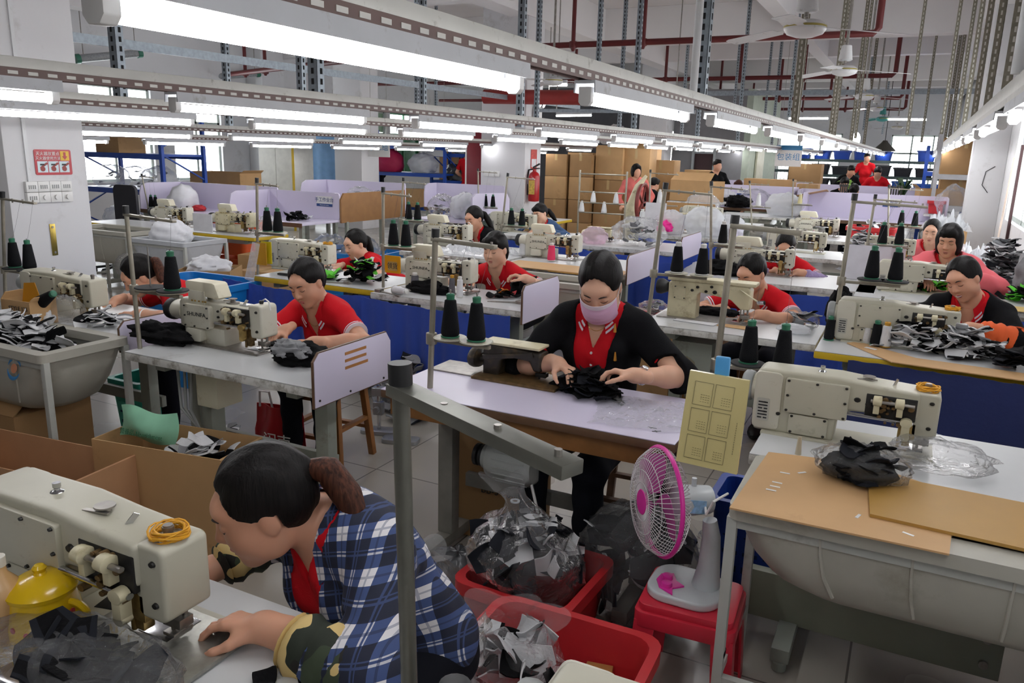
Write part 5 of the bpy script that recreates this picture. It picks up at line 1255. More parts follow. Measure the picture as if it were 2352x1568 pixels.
stand('tall thread stand with one black cone and one empty pin on the scuffed table', PZ(322, 800, .76), (290, 488), (322, 668), cones=('-', 'k'), who='of the stand on the scuffed table', foam=True)
# --- left woman cell
T8 = table('white sewing table behind the trough of fabric pieces near the column', -4.75, -3.36, 2.45, 2.98, panel=(.07, LAML))
machine('B', 'ivory sewing machine in front of the woman with brown ponytail', (-3.84, 2.66, .762))
stand('thread stand with two black cones at the picture edge beside the column', PY(12, 720, 2.75), (6, 452), (22, 622), cones=('k', 'k'), who='of the stand beside the near column', foam=True)
trough('white plastic trough on a grey frame heaped with black and white pieces', -4.5, -3.30, 2.02, 2.44, z=.75, depth=.29)
# --- masked woman cell
T2 = table('lilac topped table on a brown wooden frame in front of the masked woman', -1.78, -.60, 2.41, 2.92, edge=EDGEB, top=LAML, th=.035, leg=mat('weathered grey leg', C('7d7b74'), .6, var=.15, scale=12))
MB().box((-.56, -.235, .655), (.56, -.215, .725)).build('apron', mat('brown plank', C('7a5228'), .55, var=.2, scale=12), T2, bevel=.003)
MB().box((-.56, .2, .655), (.56, .22, .725)).build('apron', MATS['brown plank'], T2, bevel=.003)
machine('D', 'small old black sewing machine on the lilac table before the masked woman', (-1.30, 2.83, .762), en=OLDBLK)
o = MB().box((-1.55, 2.72, .76), (-1.17, 2.92, .772)).build('machine_base', OILY, None, bevel=.003); tag(o, 'oily metal base plate under the old black sewing machine', 'metal plate')
stand('thread stand with wide upper arm between the blue cloth and the masked woman', PZ(987, 890, .76), (1000, 543), (990, 778), cones=('k', 'k'), who='of the stand before the masked woman', rod=.0115, larm=.26, arm=.26, armw=.03, ppos=(.085, .20))
# --- big machine at the window side, boards and trough before it
T3 = table('white sewing table with the large ivory machine beside the pink fan', -.37, 1.0, 2.46, 2.98, panel=None)
machine('B', 'large ivory sewing machine with a yellow elastic coil and no operator', (.095, 2.76, .762), elastic=True)
trough('long ribbed white trough under the hardboard sheets', -.335, .99, 2.04, 2.45, z=.745, rimw=.085, depth=.235, low=True)
o = MB().prism([(PZ(1675, 1168, .765).x, PZ(1675, 1168, .765).y), (PZ(2180, 1275, .765).x, PZ(2180, 1275, .765).y), (PZ(2185, 1232, .765).x, PZ(2185, 1232, .765).y), (.30, 2.38), (PZ(1990, 1068, .765).x, PZ(1990, 1068, .765).y), (PZ(1765, 1040, .765).x, PZ(1765, 1040, .765).y)], .764, .769, 'z').build('hardboard_sheet', HARDB, None, smooth=0)
tag(o, 'pale hardboard sheet with white tape bits lying over the trough', 'board')
o = MB().prism([(.0, 2.13), (1.0, 2.08), (1.0, 2.40), (.02, 2.44), (-.02, 2.40)], .7695, .778, 'z').build('hardboard_sheet', HARDB2, None, smooth=0); tag(o, 'brown hardboard sheet lying on the paler one', 'board')
tp = MB()
for i, (x, y, r) in enumerate(((1803, 1086, .1), (1842, 1085, .9), (1785, 1108, .1), (1780, 1117, .1), (1771, 1125, .1), (1971, 1185, 1.4), (2086, 1226, -.3))):
    p = PZ(x, y, .7695); o = MB().box((-.014, -.004, 0), (.014, .004, .0006)).build('tape_bit', PLAST, None, loc=p, rot=(0, 0, r-.1)); tag(o, 'small white tape bit stuck on the pale hardboard sheet', 'tape', 'white tape bits on the hardboard')
stand('thread stand with black foam discs and two large cones over the big ivory machine', PZ(1637, 905, .76)+Vector((.0, .0, 0)), (1687, 512), (1648, 838), cones=('k', 'k'), foam=True, who='of the stand over the big ivory machine', rod=.0125, larm=.30, arm=.245, armw=.036, ppos=(.12, .245))
# --- smiling woman's cell
T4 = table('white table edged in yellow with a navy cloth front before the smiling woman', -.35, .98, 4.05, 4.62, edge=EDGEY)
machine('B', 'ivory sewing machine in front of the smiling woman in orange sleeves', (.215, 4.42, .762), elastic=True)
o = MB().prism([(-.22, 4.30), (.0, 3.99), (.98, 3.93), (.98, 4.06), (.1, 4.14), (-.17, 4.36)], .7615, .766, 'z').build('cardboard_sheet', HARDB, None, smooth=0); tag(o, 'long cardboard strip along the front edge of the smiling woman\'s table', 'board')
skirt('navy cloth hanging from the smiling woman\'s table', (-.19, 4.02), (.99, 3.94), .12, .745, folds=7, m=NAVYC, amp=.012, sag=.0)
stand('leaning thread stand with black foam discs beside the smiling woman', PZ(1912, 775, .76), (1962, 458), (1925, 645), cones=('k', 'k'), foam=True, who='of the stand beside the smiling woman', rod=.0115, larm=.28, arm=.34, armw=.026, ppos=(.14, .25), tarm=.1)
# --- cream zigzag machine cell
T5 = table('white sewing table with the upright cream machine and paper sheets', -1.29, -.36, 4.18, 4.72)
machine('C', 'upright cream sewing machine with a slanted lever before the woman with the tidy bun', (-.80, 4.50, .762))
stand('leaning thread stand with two white cored cones beside the upright cream machine', PZ(1487, 735, .76), (1528, 432), (1495, 628), cones=('K', 'K'), who='of the stand beside the upright cream machine', rod=.0115, larm=.30, arm=.26, ppos=(.13, .27))
MB().box((-.30, -.15, .42), (-.08, .05, .66)).build('motor_bracket', LEGG, T5)
mo = MB().lathe([(.03, -.15), (.085, -.14), (.10, -.10), (.10, .08), (.085, .11), (.03, .13)], (0, 0, 0), 22, axis='x')
for i in range(8): mo.box((-.09, -.104+0, -.004), (.07, .104, .004), rot=(math.pi*i/8, 0, 0))
moo = mo.build('motor', mat('grey green motor', C('6f6a55'), .5, var=.12, scale=12), T5, loc=(-.28, -.08, .50))
# --- row of the woman with fringe
T6 = table('white table with lilac panel and blue cloth before the woman with fringe', -3.1, -2.0, 4.1, 4.64, panel=(.15, LAML))
machine('A', 'white sewing machine with control panel in front of the woman with fringe', (-2.58, 4.45, .762), logo='SHUNFA')
skirt('blue cloth hanging from the table of the woman with fringe', (-3.14, 4.06), (-2.05, 4.06), .22, .735, folds=8, amp=.02, sag=.02)
stand('thread stand with two cones and an orange tag over the blue cloth', PZ(880, 660, .76), (880, 440), (880, 568), cones=('k', 'k'), who='of the stand with the orange tag', larm=.24, arm=.22, ppos=(.085, .185))
# --- girl's cell
T7 = table('white table edged in yellow with a blue cloth front before the girl', -4.2, -3.12, 4.18, 4.76, edge=EDGEY)
machine('B', 'white sewing machine in front of the girl with high ponytail', (-3.90, 4.62, .762), en=ENAMW, elastic=True)
skirt('blue cloth hanging from the girl\'s yellow edged table', (-4.42, 4.1), (-3.12, 4.12), .2, .735, folds=9, amp=.02, sag=.03)
stand('thread stand with two black cones at the corner of the girl\'s table', PZ(592, 628, .76), (590, 418), (592, 535), cones=('k', 'k'), who='of the stand at the girl\'s corner', larm=.26, arm=.20, ppos=(.10, .20))
# --- near stand and machine at the bottom edge
TB = table('white table at the bottom edge carrying the nearest thread stand', -.64, .75, .36, .98)
machine('B', 'ivory sewing machine cut off by the bottom edge beside the red basket', (.135, .86, .762), elastic=False)
NP = stand('nearest tall thread stand, blurred grey pole with a long perforated arm', (-.60, .88, .76), (920, 880), (905, 2000), cones=(), who='nearest', rod=.0128, arm=.335, armw=.036, larm=.01, tarm=-.36, pm=mat('shaded stand steel', C('66665e'), .4, metal=.5, var=.12, scale=20))  # pole steel darker than the other stands, its shade is in the colour

# ------------------------------------------------------------------ people of the front rows
pr = person
pr('person in blue plaid shirt and camouflage sleeves bending over the nearest machine', PY(600, 1158, 1.12), yaw=-46, pitch=22, roll=2, tyaw=-12, nbp=PY(752, 1205, 1.225), pelvis=(-.95, 1.40, .54), sc=1.04, hsc=.98, L=dict(w=PZ(612, 1440, .80), f=(-1, -.22, -.06), n=(.05, -.2, -1), t=(.2, -1, -.4), c=(.3, .45, .3), E=PZ(885, 1445, .80)), R=dict(w=PY(455, 1330, 1.22), f=(.1, -1, -.35), n=(-.2, -.2, -1), t=(1, 0, 0), c=(.4, .5, .4), e=(-.6, .6, -.5)), outfit='plaid', hair='pony', res=.0065, ponyd=np.array([.13, .03, -.10]), ponym=True, skin=mat('tan skin', C('c39177'), .5, var=.05, scale=12, sss=.15, spec=.35), legs=True, tlen=.46)
pr('person in pink face mask and black cardigan over a red polo, sorting black pieces', PY(1378, 655, 2.98), pitch=36, yaw=9, sc=1.04, hsc=1.02, L=dict(w=PY(1458, 862, 2.78), f=(-1, -.25, .10), n=(.0, -.3, -1), t=(-.2, -.6, .8), c=(.35, .5, .35), e=(1., .1, -.6)), R=dict(w=PY(1282, 835, 2.80), f=(.75, -.45, -.12), n=(.1, -.3, -1), t=(.5, -.6, .3), c=(.35, .45, .3), e=(-1., .1, -.5)), outfit='polo+cardigan', mask=True, hair='bun', res=.0065, skin=SKIN2, extras=[('necklace',), ('watch', 1), ('pin', .085, -.03), ('pin', .105, -.13)])
pr('person in red polo at the scuffed table guiding grey and black fabric', PY(703, 648, 2.98), yaw=4, pitch=24, roll=-8, tyaw=-4, L=dict(w=PY(722, 786, 2.74), f=(-1, -.25, -.10), n=(.0, -.2, -1), t=(-.3, -.8, .2), c=(.25, .4, .3), e=(1., .15, -.35)), R=dict(w=PY(655, 758, 2.80), f=(-.1, -1, -.30), n=(.2, -.2, -1), t=(.9, 0, .1), c=(.5, .6, .4), e=(-.9, .3, -.5)), outfit='polo', hair='pony', res=.0065, skin=SKIN, extras=[('necklace',)])
pr('person in red polo with brown ponytail and a pale bangle, head bowed low', PY(318, 632, 3.02), nbp=PY(384, 668, 3.08), yaw=-34, pitch=34, roll=6, tyaw=-30, ponym=True, L=dict(w=PY(318, 722, 2.80), f=(-1, -.2, -.05), n=(.0, -.2, -1), t=(0, -1, .2), c=(.2, .4, .3), e=(1., .2, -.3)), R=dict(w=PY(268, 690, 2.95), f=(-.2, -1, -.35), n=(.2, -.2, -1), t=(.9, 0, .1), e=(-.8, .4, -.5)), outfit='polo', hair='pony', res=.0075, hairm=HAIR, ponyd=np.array([.12, -.02, -.11]), extras=[('bangle', 1)])
pr('person in red polo with fringe holding a thread, half hidden by a stand arm', PY(1137, 572, 4.78), yaw=0, pitch=10, roll=-4, tyaw=-4, sc=1.02, L=dict(w=PY(1208, 640, 4.55), f=(-.9, -.5, .25), n=(-.2, -.4, -1), t=(-.2, -.7, .6), c=(.4, .6, .4), e=(1., .2, -.5)), R=dict(w=PY(1085, 640, 4.75), f=(-.2, -1, -.3), n=(.2, -.2, -1), t=(.9, 0, .1), e=(-.8, .4, -.5)), outfit='polo', hair='bangs', res=.0075, skin=SKIN2)
pr('person in red polo with high ponytail sewing black and green pieces', PY(815, 560, 4.98), yaw=-18, pitch=18, roll=-5, tyaw=-18, L=dict(w=PY(812, 622, 4.78), f=(-1, -.3, -.1), n=(.0, -.2, -1), t=(-.3, -.8, .2), e=(1., .2, -.4)), R=dict(w=PY(778, 612, 4.9), f=(-.2, -1, -.3), n=(.2, -.2, -1), t=(.9, 0, .1), e=(-.8, .4, -.5)), outfit='polo', hair='pony', res=.0075, sc=.96, ponyd=np.array([.04, .06, -.19]), skin=SKIN2)
pr('person in red polo with a tidy bun leaning behind the upright cream machine', PY(1725, 628, 4.86), yaw=-24, pitch=26, roll=-6, tyaw=-10, L=dict(w=PY(1742, 722, 4.58), f=(-1, -.2, -.15), n=(.0, -.2, -1), t=(-.3, -.8, .2), e=(1., .1, -.35)), R=dict(w=PY(1665, 712, 4.72), f=(.6, -.8, -.2), n=(.1, -.2, -1), t=(.7, -.3, .1), e=(-.9, .3, -.4)), outfit='polo', hair='bun', res=.0075)
pr('smiling person in black jacket and puffed orange sleeves', PY(2212, 640, 4.92), yaw=-30, pitch=24, roll=-16, tyaw=-16, L=dict(w=PY(2228, 752, 4.62), f=(-1, -.2, .05), n=(.0, -.2, -1), t=(-.3, -.8, .3), e=(1., .15, -.45)), R=dict(w=PY(2140, 748, 4.78), f=(.6, -.6, -.2), n=(.1, -.2, -1), t=(.7, -.3, .1), e=(-1., .3, -.4)), outfit='black+orange', hair='pony', res=.0075, smile=True, skin=SKIN)
pr('person in red polo and lilac speckled oversleeves behind the cream machine row', PY(1803, 568, 6.85), yaw=3, pitch=28, roll=2, tyaw=0, L=dict(w=PY(1832, 625, 6.66), f=(-1, -.3, -.1), n=(.0, -.2, -1), t=(-.3, -.8, .3), e=(1., .1, -.5)), R=dict(w=PY(1785, 623, 6.7), f=(.5, -.8, -.2), n=(.1, -.2, -1), t=(.7, -.3, .1), e=(-.9, .2, -.5)), outfit='polo+lilac', hair='pony', res=.010)
pr('person with bobbed black hair in a coral pink jacket', PY(2180, 552, 6.72), yaw=-12, pitch=14, roll=0, tyaw=-8, sc=1.05, L=dict(w=PY(2232, 640, 6.42), f=(-1, -.4, -.1), n=(.0, -.2, -1), t=(-.3, -.8, .3), e=(1., .15, -.5)), R=dict(w=PY(2120, 640, 6.45), f=(.4, -.8, -.2), n=(.1, -.2, -1), t=(.7, -.3, .1), e=(-1., .2, -.4)), outfit='pinkcoat', hair='bob', res=.010, eyes='open')
pr('person half hidden behind the bobbed hair, dark hair tied back', PY(2140, 532, 8.55), yaw=-10, pitch=10, tyaw=-10, outfit='pinkcoat', hair='pony', res=.0105, skin=SKIN2)
pr('person in black jacket over red with a long ponytail, bowed over the white bundles', PY(1088, 502, 6.95), yaw=-12, pitch=18, roll=-6, tyaw=-16, L=dict(w=PY(1095, 572, 6.7), f=(-1, -.3, -.05), n=(.0, -.2, -1), t=(-.3, -.8, .3), e=(1., .2, -.5)), R=dict(w=PY(1062, 560, 6.85), f=(-.1, -.9, -.3), n=(.2, -.2, -1), t=(.9, 0, .1), e=(-.9, .3, -.5)), outfit='jacket', hair='pony', res=.0105, sc=1.04, ponyd=np.array([.13, .06, -.17]))
pr('person with glasses and fringe in a blue denim jacket before the tiled column', PY(1240, 490, 8.6), yaw=-14, pitch=14, roll=-10, tyaw=-14, L=dict(w=PY(1262, 535, 8.3), f=(-1, -.3, -.1), e=(1., .2, -.5)), R=dict(w=PY(1225, 530, 8.35), f=(-.1, -.9, -.3), e=(-.9, .3, -.5)), outfit='denim', hair='bangs', res=.0105, ponyd=np.array([.13, .05, -.12]), skin=SKIN2, extras=[('glasses',)])

cone('black thread cone seen from above at the bottom edge', PZ(1043, 1765, .76), None, BLACK, h=.15, r0=.045, r1=.03)
t = carton('open cardboard box at the bottom edge beside the red basket', -.43, .80, .76, .17, .12, .13, -.5, True, (.3, 0, 0, .5), (80, 90, 90, 120))

# ------------------------------------------------------------------ things on and around the front tables
def film_sheet(label, c, rx, ry, h, m=FILMS, seed=1, rz=0., name='plastic_sheet'):
    def fn(u, v):
        x, y = (u-.5)*2, (v-.5)*2; k = 1+.18*_noise3((x, y, 0), 2.2, seed); e = max(0, 1-max(abs(x), abs(y))**4)
        return (x*rx*k, y*ry*k, .003+h*e*abs(_noise3((x*1.5, y*1.5, 2), 2.5, seed+3))+.004*abs(_noise3((x*5, y*5, 1), 3, seed)))
    return tag(MB().grid(fn, 40, 34).build(name, m, None, smooth=70, loc=c, rot=(0, 0, rz)), label, 'plastic sheet')
def bundle(label, c, r, fill, n, seed=1, m=None, neck=None, scale=1., group=None, amp=.16, film_label=None, kinds=('panel', 'strip')):
    """a clear bag and the cut pieces seen inside it"""
    bag(label, c, r, m or FILM, seed, neck, amp=amp, group=group)
    heap('cut shoe piece inside the %s' % film_label, 'pieces inside the %s' % film_label, (c[0], c[1], c[2]+.01), r[0]*.78, r[1]*.78, r[2]*1.35, n, fill, seed, kinds=kinds, scale=scale)
TAGW = mat('white paper', C('dcdde0'), .7, var=.02); PAPER = mat('printed paper', C('d9d9dd'), .7)
# plaid woman's table
t = thing('teapot', 'round yellow lidded pot with a loop handle beside the plaid woman\'s machine', 'teapot', PZ(108, 1445, .762), .3)
YEL = mat('yellow glaze', C('d6b012'), .2, var=.04, spec=.6)
MB().lathe([(.052, 0), (.066, .006), (.067, .03), (.060, .07), (.058, .085), (.054, .088)], n=30).build('pot_body', YEL, t)
MB().lathe([(.062, .086), (.064, .094), (.055, .104), (.035, .116), (.012, .120), (.010, .124), (.013, .132), (.008, .138), (.001, .139)], n=30).build('pot_lid', YEL, t)
MB().tube([(.058+.034*math.sin(a)*1.0, 0, .045+.024*math.cos(a)) for a in [math.pi*i/10 for i in range(11)]], .007, 8).build('pot_handle', YEL, t)
b = MB()
r = random.Random(4)
for i in range(7):
    a = -2.6+.42*i; z = .025+.03*r.random(); rr = .066; b.cyl((rr*math.cos(a)*.98, rr*math.sin(a)*.98, z), (rr*math.cos(a)*1.012, rr*math.sin(a)*1.012, z), .006, n=8)
b.build('painted_dot', mat('red glaze', C('b0302a'), .3), t)
t = thing('plastic_bottle', 'translucent amber bottle at the picture edge beside the yellow pot', 'bottle', PZ(18, 1462, .762))
MB().lathe([(.034, 0), (.037, .008), (.037, .09), (.03, .115), (.014, .135), (.012, .15), (.001, .15)], n=22).build('bottle_body', mat('amber plastic', C('c09a6a'), .25, var=.04), t); MB().lathe([(.014, .149), (.014, .168), (.001, .169)], n=14).build('bottle_cap', mat('white cap', C('d8d2c4'), .4), t)
bundle('crumpled clear bag holding dark pieces beside the yellow pot', PZ(175, 1575, .762), (.22, .12, .05), KK, 20, 3, m=FILM, film_label='clear bag beside the yellow pot')
o = MB().box((-.08, -.045, 0), (.08, .045, .007)).build('phone_tablet', mat('dark glass', C('15161c'), .08), None, bevel=.002, loc=PZ(330, 1385, .765), rot=(0, 0, .25)); tag(o, 'dark glossy slab lying behind the needle of the plaid woman\'s machine', 'tablet')
heap('black angular fabric scrap near the bottom edge of the plaid woman\'s table', 'black scraps on the plaid woman\'s table', tuple(PZ(800, 1545, .762)), .075, .05, .03, 8, KK, 5, kinds=('chip',), scale=1.1, flat=.15)
for px, py in ((735, 1535), (610, 1563), (720, 1560)): heap('black angular fabric scrap near the bottom edge of the plaid woman\'s table', 'black scraps on the plaid woman\'s table', tuple(PZ(px, py, .762)), .005, .005, .004, 1, KK, px, kinds=('chip',), scale=1.05, flat=.1)
MB_ = None
# trough of black and white pieces, and the left woman's table
heap('black or white shoe piece heaped in the near trough', 'pieces in the near trough', (-3.84, 2.23, .69), .47, .15, .16, 76, KW, 11, scale=1.2)
bag('large clear bag standing in the near trough at the picture edge', (-4.28, 2.28, .72), (.16, .13, .13), FILM, 7)
heap('black or white shoe piece under the hands of the woman with brown ponytail', 'pieces before the woman with brown ponytail', tuple(PZ(235, 748, .762)), .17, .10, .06, 12, KW, 4, scale=1.0)
lump('white shoe upper with red print lying at the trough edge', PZ(100, 742, .762), (.07, .045, .05), CLW, 3)
bag('small puffed clear bag before the machine of the woman with brown ponytail', PZ(155, 738, .762), (.10, .08, .075), FILM, 5)
t = carton('small torn cardboard box with handwritten letters near the picture edge', *PZ(72, 742, .762), .20, .15, .13, .1, True, (0, 0, .5, .3), (100, 100, 75, 110))
text('lettering', 'STYLE 125', .03, INK, t, (.02, -.0765, .09), (math.pi/2, 0, 0)); text('lettering', 'S 码 45-48', .026, INK, t, (.02, -.0765, .05), (math.pi/2, 0, 0))
o = MB().prism([(-.05, 0), (.06, 0), (.04, .10), (.0, .17), (-.06, .16)], -.002, .002, 'y').build('orange_card', mat('orange card', C('b57a14'), .4), None, loc=PZ(48, 728, .80)+Vector((0, .05, 0)), rot=(-.2, .1, .3)); tag(o, 'orange plastic card sticking out of the small torn box', 'card')
cone('black thread cone lying tilted in the small torn box', PZ(85, 700, .86), tilt=(0, 1.1))
# SHUNFA cell clutter
lump('crumpled black cloth beside the pole on the scuffed table', PZ(372, 782, .762), (.19, .075, .055), CLK, 6, amp=.35)
t = thing('oil_bottle', 'yellow bottle behind the machine on the scuffed table', 'bottle', PZ(440, 775, .762)+Vector((0, .12, 0)))
MB().lathe([(.03, 0), (.032, .07), (.02, .10), (.01, .12), (.008, .14)], n=18).build('bottle_body', mat('yellow plastic', C('d6b90e'), .35), t)
t = thing('scissors', 'scissors with red handles behind the arm of the scuffed table\'s machine', 'scissors', PZ(555, 768, .765), .2)
b = MB().tube([(.0+.03*math.cos(a), .022+.018*math.sin(a), .008) for a in [6.28*i/14 for i in range(14)]], .006, 7, closed=True).tube([(.0+.03*math.cos(a), -.022+.018*math.sin(a), .008) for a in [6.28*i/14 for i in range(14)]], .006, 7, closed=True); b.build('handle', mat('red plastic', C('b0202a'), .35), t)
MB().beam((.02, .01, .006), (.15, -.004, .006), .012, .003).beam((.02, -.01, .009), (.15, .004, .009), .012, .003).build('blade', STEEL, t)
lump('black fabric held flat under the hands at the scuffed table', PZ(655, 800, .762), (.10, .06, .02), CLK, 2, amp=.2)
lump('heap of black fabric against the striped side panel', PZ(690, 830, .762), (.12, .10, .055), CLK, 8, amp=.35)
lump('grey white folded lining on the black heap at the striped side panel', PZ(668, 815, .80), (.10, .06, .04), CLG, 9, amp=.4)
stool('light brown wooden stool of the woman at the scuffed table', -2.70, 3.20, .45, .32, .08)
t = carton('big cardboard box full of white and black pieces with a mint bag', -2.58, 2.10, 0, .62, .27, .50, .16, True, (0, 0, .0, .35), (100, 100, 80, -60), CARD)
heap('white or black shoe piece in the big cardboard box', 'pieces in the big cardboard box', (-2.47, 2.12, .41), .18, .085, .1, 16, KW, 9)
t = thing('mint_bag', 'mint green printed bag resting in the big cardboard box', 'bag', (-2.73, 2.09, .47), .1)
def mb_(u, v): return ((u-.5)*.30+.02*math.sin(v*3), -.02+.05*math.cos((u-.5)*3)*math.sin(v*3.0)*-1+.02*v, v*.13+.01*math.sin(u*7))
MB().grid(mb_, 20, 10).build('bag_film', mat('mint film', C('8fc9a8'), .3, var=.1, scale=12), t, solid=.002, smooth=70)
o = text('lettering', '營養品 Nourishment', .026, mat('dark green print', C('2c6a4c'), .5), t, (.03, -.078, .05), (1.25, 0, 0))
carton('open cardboard box with a drooping flap behind the nearest machine', -3.02, 1.76, 0, .78, .30, .46, .12, True, (0, 0, 0, .9), (95, 95, 95, -35), mat('reddish cardboard', C('b08560'), .75, var=.05))
t = carton('cardboard box with handwriting under the near trough', -3.98, 2.22, 0, .75, .40, .42, .05, True, (.8, 0, .6, .4), (35, 90, 80, 10), CARDD)
text('lettering', '臺 北 米', .09, INK, t, (.1, -.204, .2), (math.pi/2, 0, 0))
t = thing('shopping_bag', 'red carrier bag with white characters under the scuffed table', 'bag', (-2.86, 2.98, 0), .1)
MB().grid(lambda u, v: ((u-.5)*(.34-.05*v)+.012*math.sin(v*9), -.07*math.sin(math.pi*u)*(1-.6*v)-.0+.012*math.sin(u*11), .34*v+.0), 16, 10).grid(lambda u, v: ((u-.5)*(.34-.05*v), .05*math.sin(math.pi*u)*(1-.6*v), .34*v), 16, 6).build('bag_body', mat('red film', C('a81a22'), .3, var=.06), t, solid=.002, smooth=70)
for s in (-1, 1): MB().tube([(s*.07-.04, -.02, .33), (s*.07-.03, -.03, .42), (s*.07+.03, -.03, .42), (s*.07+.04, -.02, .33)], .006, 6).build('bag_handle', mat('white film', C('d6cfd0'), .3), t)
text('lettering', '闽南', .09, PLAST, t, (.04, -.085, .17), (math.pi/2, 0, 0)); text('lettering', '米香', .08, PLAST, t, (.04, -.085, .08), (math.pi/2, 0, 0))
heap('white shoe upper heaped on the floor under the scuffed table', 'white uppers on the floor', (-3.25, 2.85, .01), .28, .22, .2, 22, [(CLW, CLG), (CLW, CLW)], 21, scale=1.3)
lb = crate('turquoise lattice basket under the trough stand of the brown ponytail woman', -3.93, 3.0, 0, .26, .26, .34, 0, mat('turquoise plastic', C('3fb9a4'), .4), name='lattice_basket', cat='basket')
for i, (px, py, rr) in enumerate(((905, 935, .13), (960, 965, .10), (890, 905, .12))): bundle('clear bag of grey pieces on the floor behind the light wooden stool, %s' % ('largest', 'lowest', 'rearmost')[i], (PZ(px, py, .1).x-.2, PZ(px, py, .1).y+.25, .0), (rr, rr*.8, rr*.8), GG, 7, 30+i, film_label='%s floor bag behind the light stool' % ('largest', 'lowest', 'rearmost')[i])
heap('grey or white cut piece heaped beyond the light wooden stool', 'grey pieces beyond the light stool', (-2.72, 4.02, .0), .22, .16, .42, 34, GG, 31, scale=1.25)
def foot_stand(label, x, y):
    t = thing('press_stand', label, 'machine stand', (x, y, 0), .3); m = mat('silver casting', C('a9abae'), .35, metal=.6)
    MB().prism(rrect(-.11, -.05, .11, .05, .03), 0, .025, 'z').build('base', m, t, bevel=.004); MB().cyl((0, 0, .02), (0, 0, .30), .012, n=12).build('column', CHROME, t)
    MB().box((-.03, -.025, .12), (.03, .025, .2)).cyl((0, -.03, .16), (0, -.06, .16), .02, n=12).box((-.035, -.03, .24), (.10, .03, .29)).build('press_head', m, t, bevel=.006)
    MB().tube([(.018*math.cos(a), .018*math.sin(a), .30+a*.004) for a in [i*.6 for i in range(34)]], .003, 5).build('spring', STEEL, t)
foot_stand('silver spring press stand on the floor right of the light stool', -2.72, 3.66); foot_stand('silver press stand partly hidden by the nearest pole', -2.52, 3.60)
# masked woman's table
heap('black fabric strip heaped under the masked woman\'s hands', 'black strips before the masked woman', tuple(PZ(1352, 905, .762)), .135, .075, .085, 40, KK, 2, kinds=('strip', 'panel'), scale=.95)
film_sheet('crumpled clear film spread on the lilac table before the masked woman', PZ(1475, 950, .762), .17, .17, .03, FILMS, 4, .2)
for i, (px, py) in enumerate(((1498, 982), (1508, 990))): 
    o = MB().box((-.016, -.003, 0), (.016, .003, .0006)).box((-.004, -.010, 0), (.0, .008, .0006)).build('ink_mark', INK, None, loc=PZ(px, py, .7605), rot=(0, 0, .6*i)); tag(o, 'dark ink mark on the front half of the lilac table', 'mark', 'ink marks on the lilac table')
t = thing('table_motor', 'grey white motor hanging under the lilac table', 'motor', (-1.30, 2.62, .48))
mo = MB().lathe([(.03, -.12), (.05, -.118), (.05, -.10), (.075, -.09), (.085, -.06), (.085, .09), (.07, .11), (.03, .115)], n=24, axis='x')
for i in range(9): mo.box((-.05, -.088, -.003), (.09, .088, .003), rot=(math.pi*i/9, 0, 0))
mo.build('motor_body', mat('motor paint', C('9fa3a0'), .45, var=.06), t); MB().box((-.03, -.04, .07), (.07, .04, .18)).build('bracket', LEGG, t); MB().lathe([(.045, -.16), (.045, -.145), (.03, -.14), (.045, -.135), (.045, -.12)], n=18, axis='x').build('pulley', BLACK, t)
MB().tube([(.1, -.03, -.05), (.16, -.06, -.2), (.15, -.02, -.3), (.2, .02, -.42)], .006, 6).build('cable', PLAST, t)
t = carton('tall cardboard box with handwriting under the lilac table', -1.50, 2.94, 0, .36, .28, .60, .05, False, m=CARDD)
text('lettering', '10×30J', .05, INK, t, (.05, -.1445, .3), (math.pi/2, 0, .0)); text('lettering', 'BB-3 100m', .045, INK, t, (.06, -.1445, .24), (math.pi/2, 0, 0))
stool('dark wooden stool of the masked woman', -.98, 3.26, .46, .33, .05, WOODD)
lump('black garment hanging off the dark wooden stool', (-.82, 3.10, .20), (.07, .05, .18), CLK, 4, amp=.3)
# baskets, bags of pieces
crate('red slotted basket at the bottom edge with a bag of pieces in it', -.75, 1.74, 0, .50, .54, .30, .02, REDB, name='slotted_basket', cat='basket')
crate('red slotted basket under the big tied bag', -1.02, 2.27, 0, .40, .40, .26, -.05, REDB, name='slotted_basket', cat='basket')
def fullbag(label, c, r, fill, n, seed, neck, fl, scale=1.2, m=None):
    bag(label, c, r, m or FILM, seed, neck, amp=.12, nu=52, nv=32)
    rr = random.Random(seed); g = 'pieces inside the %s' % fl
    for i in range(n):   # pieces pressed against the film
        a = rr.uniform(0, 6.283); th = rr.uniform(-.5, 1.15); d = Vector((math.cos(th)*math.cos(a), math.cos(th)*math.sin(a), math.sin(th))); q = rr.uniform(.55, .80)
        ms = fill[rr.randrange(len(fill))]; o = link('bagged_shoe_piece', piece_mesh('panel', rr.randrange(8), ms)); o.location = (c[0]+d.x*r[0]*q, c[1]+d.y*r[1]*q, max(c[2]+.02, c[2]+r[2]*.75+d.z*r[2]*q)); o.scale = (scale,)*3
        o.rotation_euler = (d.to_track_quat('Z', 'Y').to_euler()[0]+rr.uniform(-.5, .5), d.to_track_quat('Z', 'Y').to_euler()[1]+rr.uniform(-.5, .5), rr.uniform(0, 6.28))
        tag(o, 'shoe piece inside the %s' % fl, 'fabric piece', g)
KB = [(CLB, CLW), (CLK, CLB), (CLB, CLB), (CLB, CLG), (CLW, CLB)]
fullbag('big clear bag tied with a tall knot, full of black and white pieces', (-1.06, 2.26, .16), (.21, .18, .18), KB, 46, 4, (-.09, .02, .13, .014), 'bag with the tall knot')
fullbag('clear bag full of dark pieces leaning beside the pink fan', (-.74, 2.56, .02), (.23, .20, .25), [(CLB, CLB), (CLK, CLB), (CLB, CLW)], 48, 8, None, 'dark bag beside the pink fan')
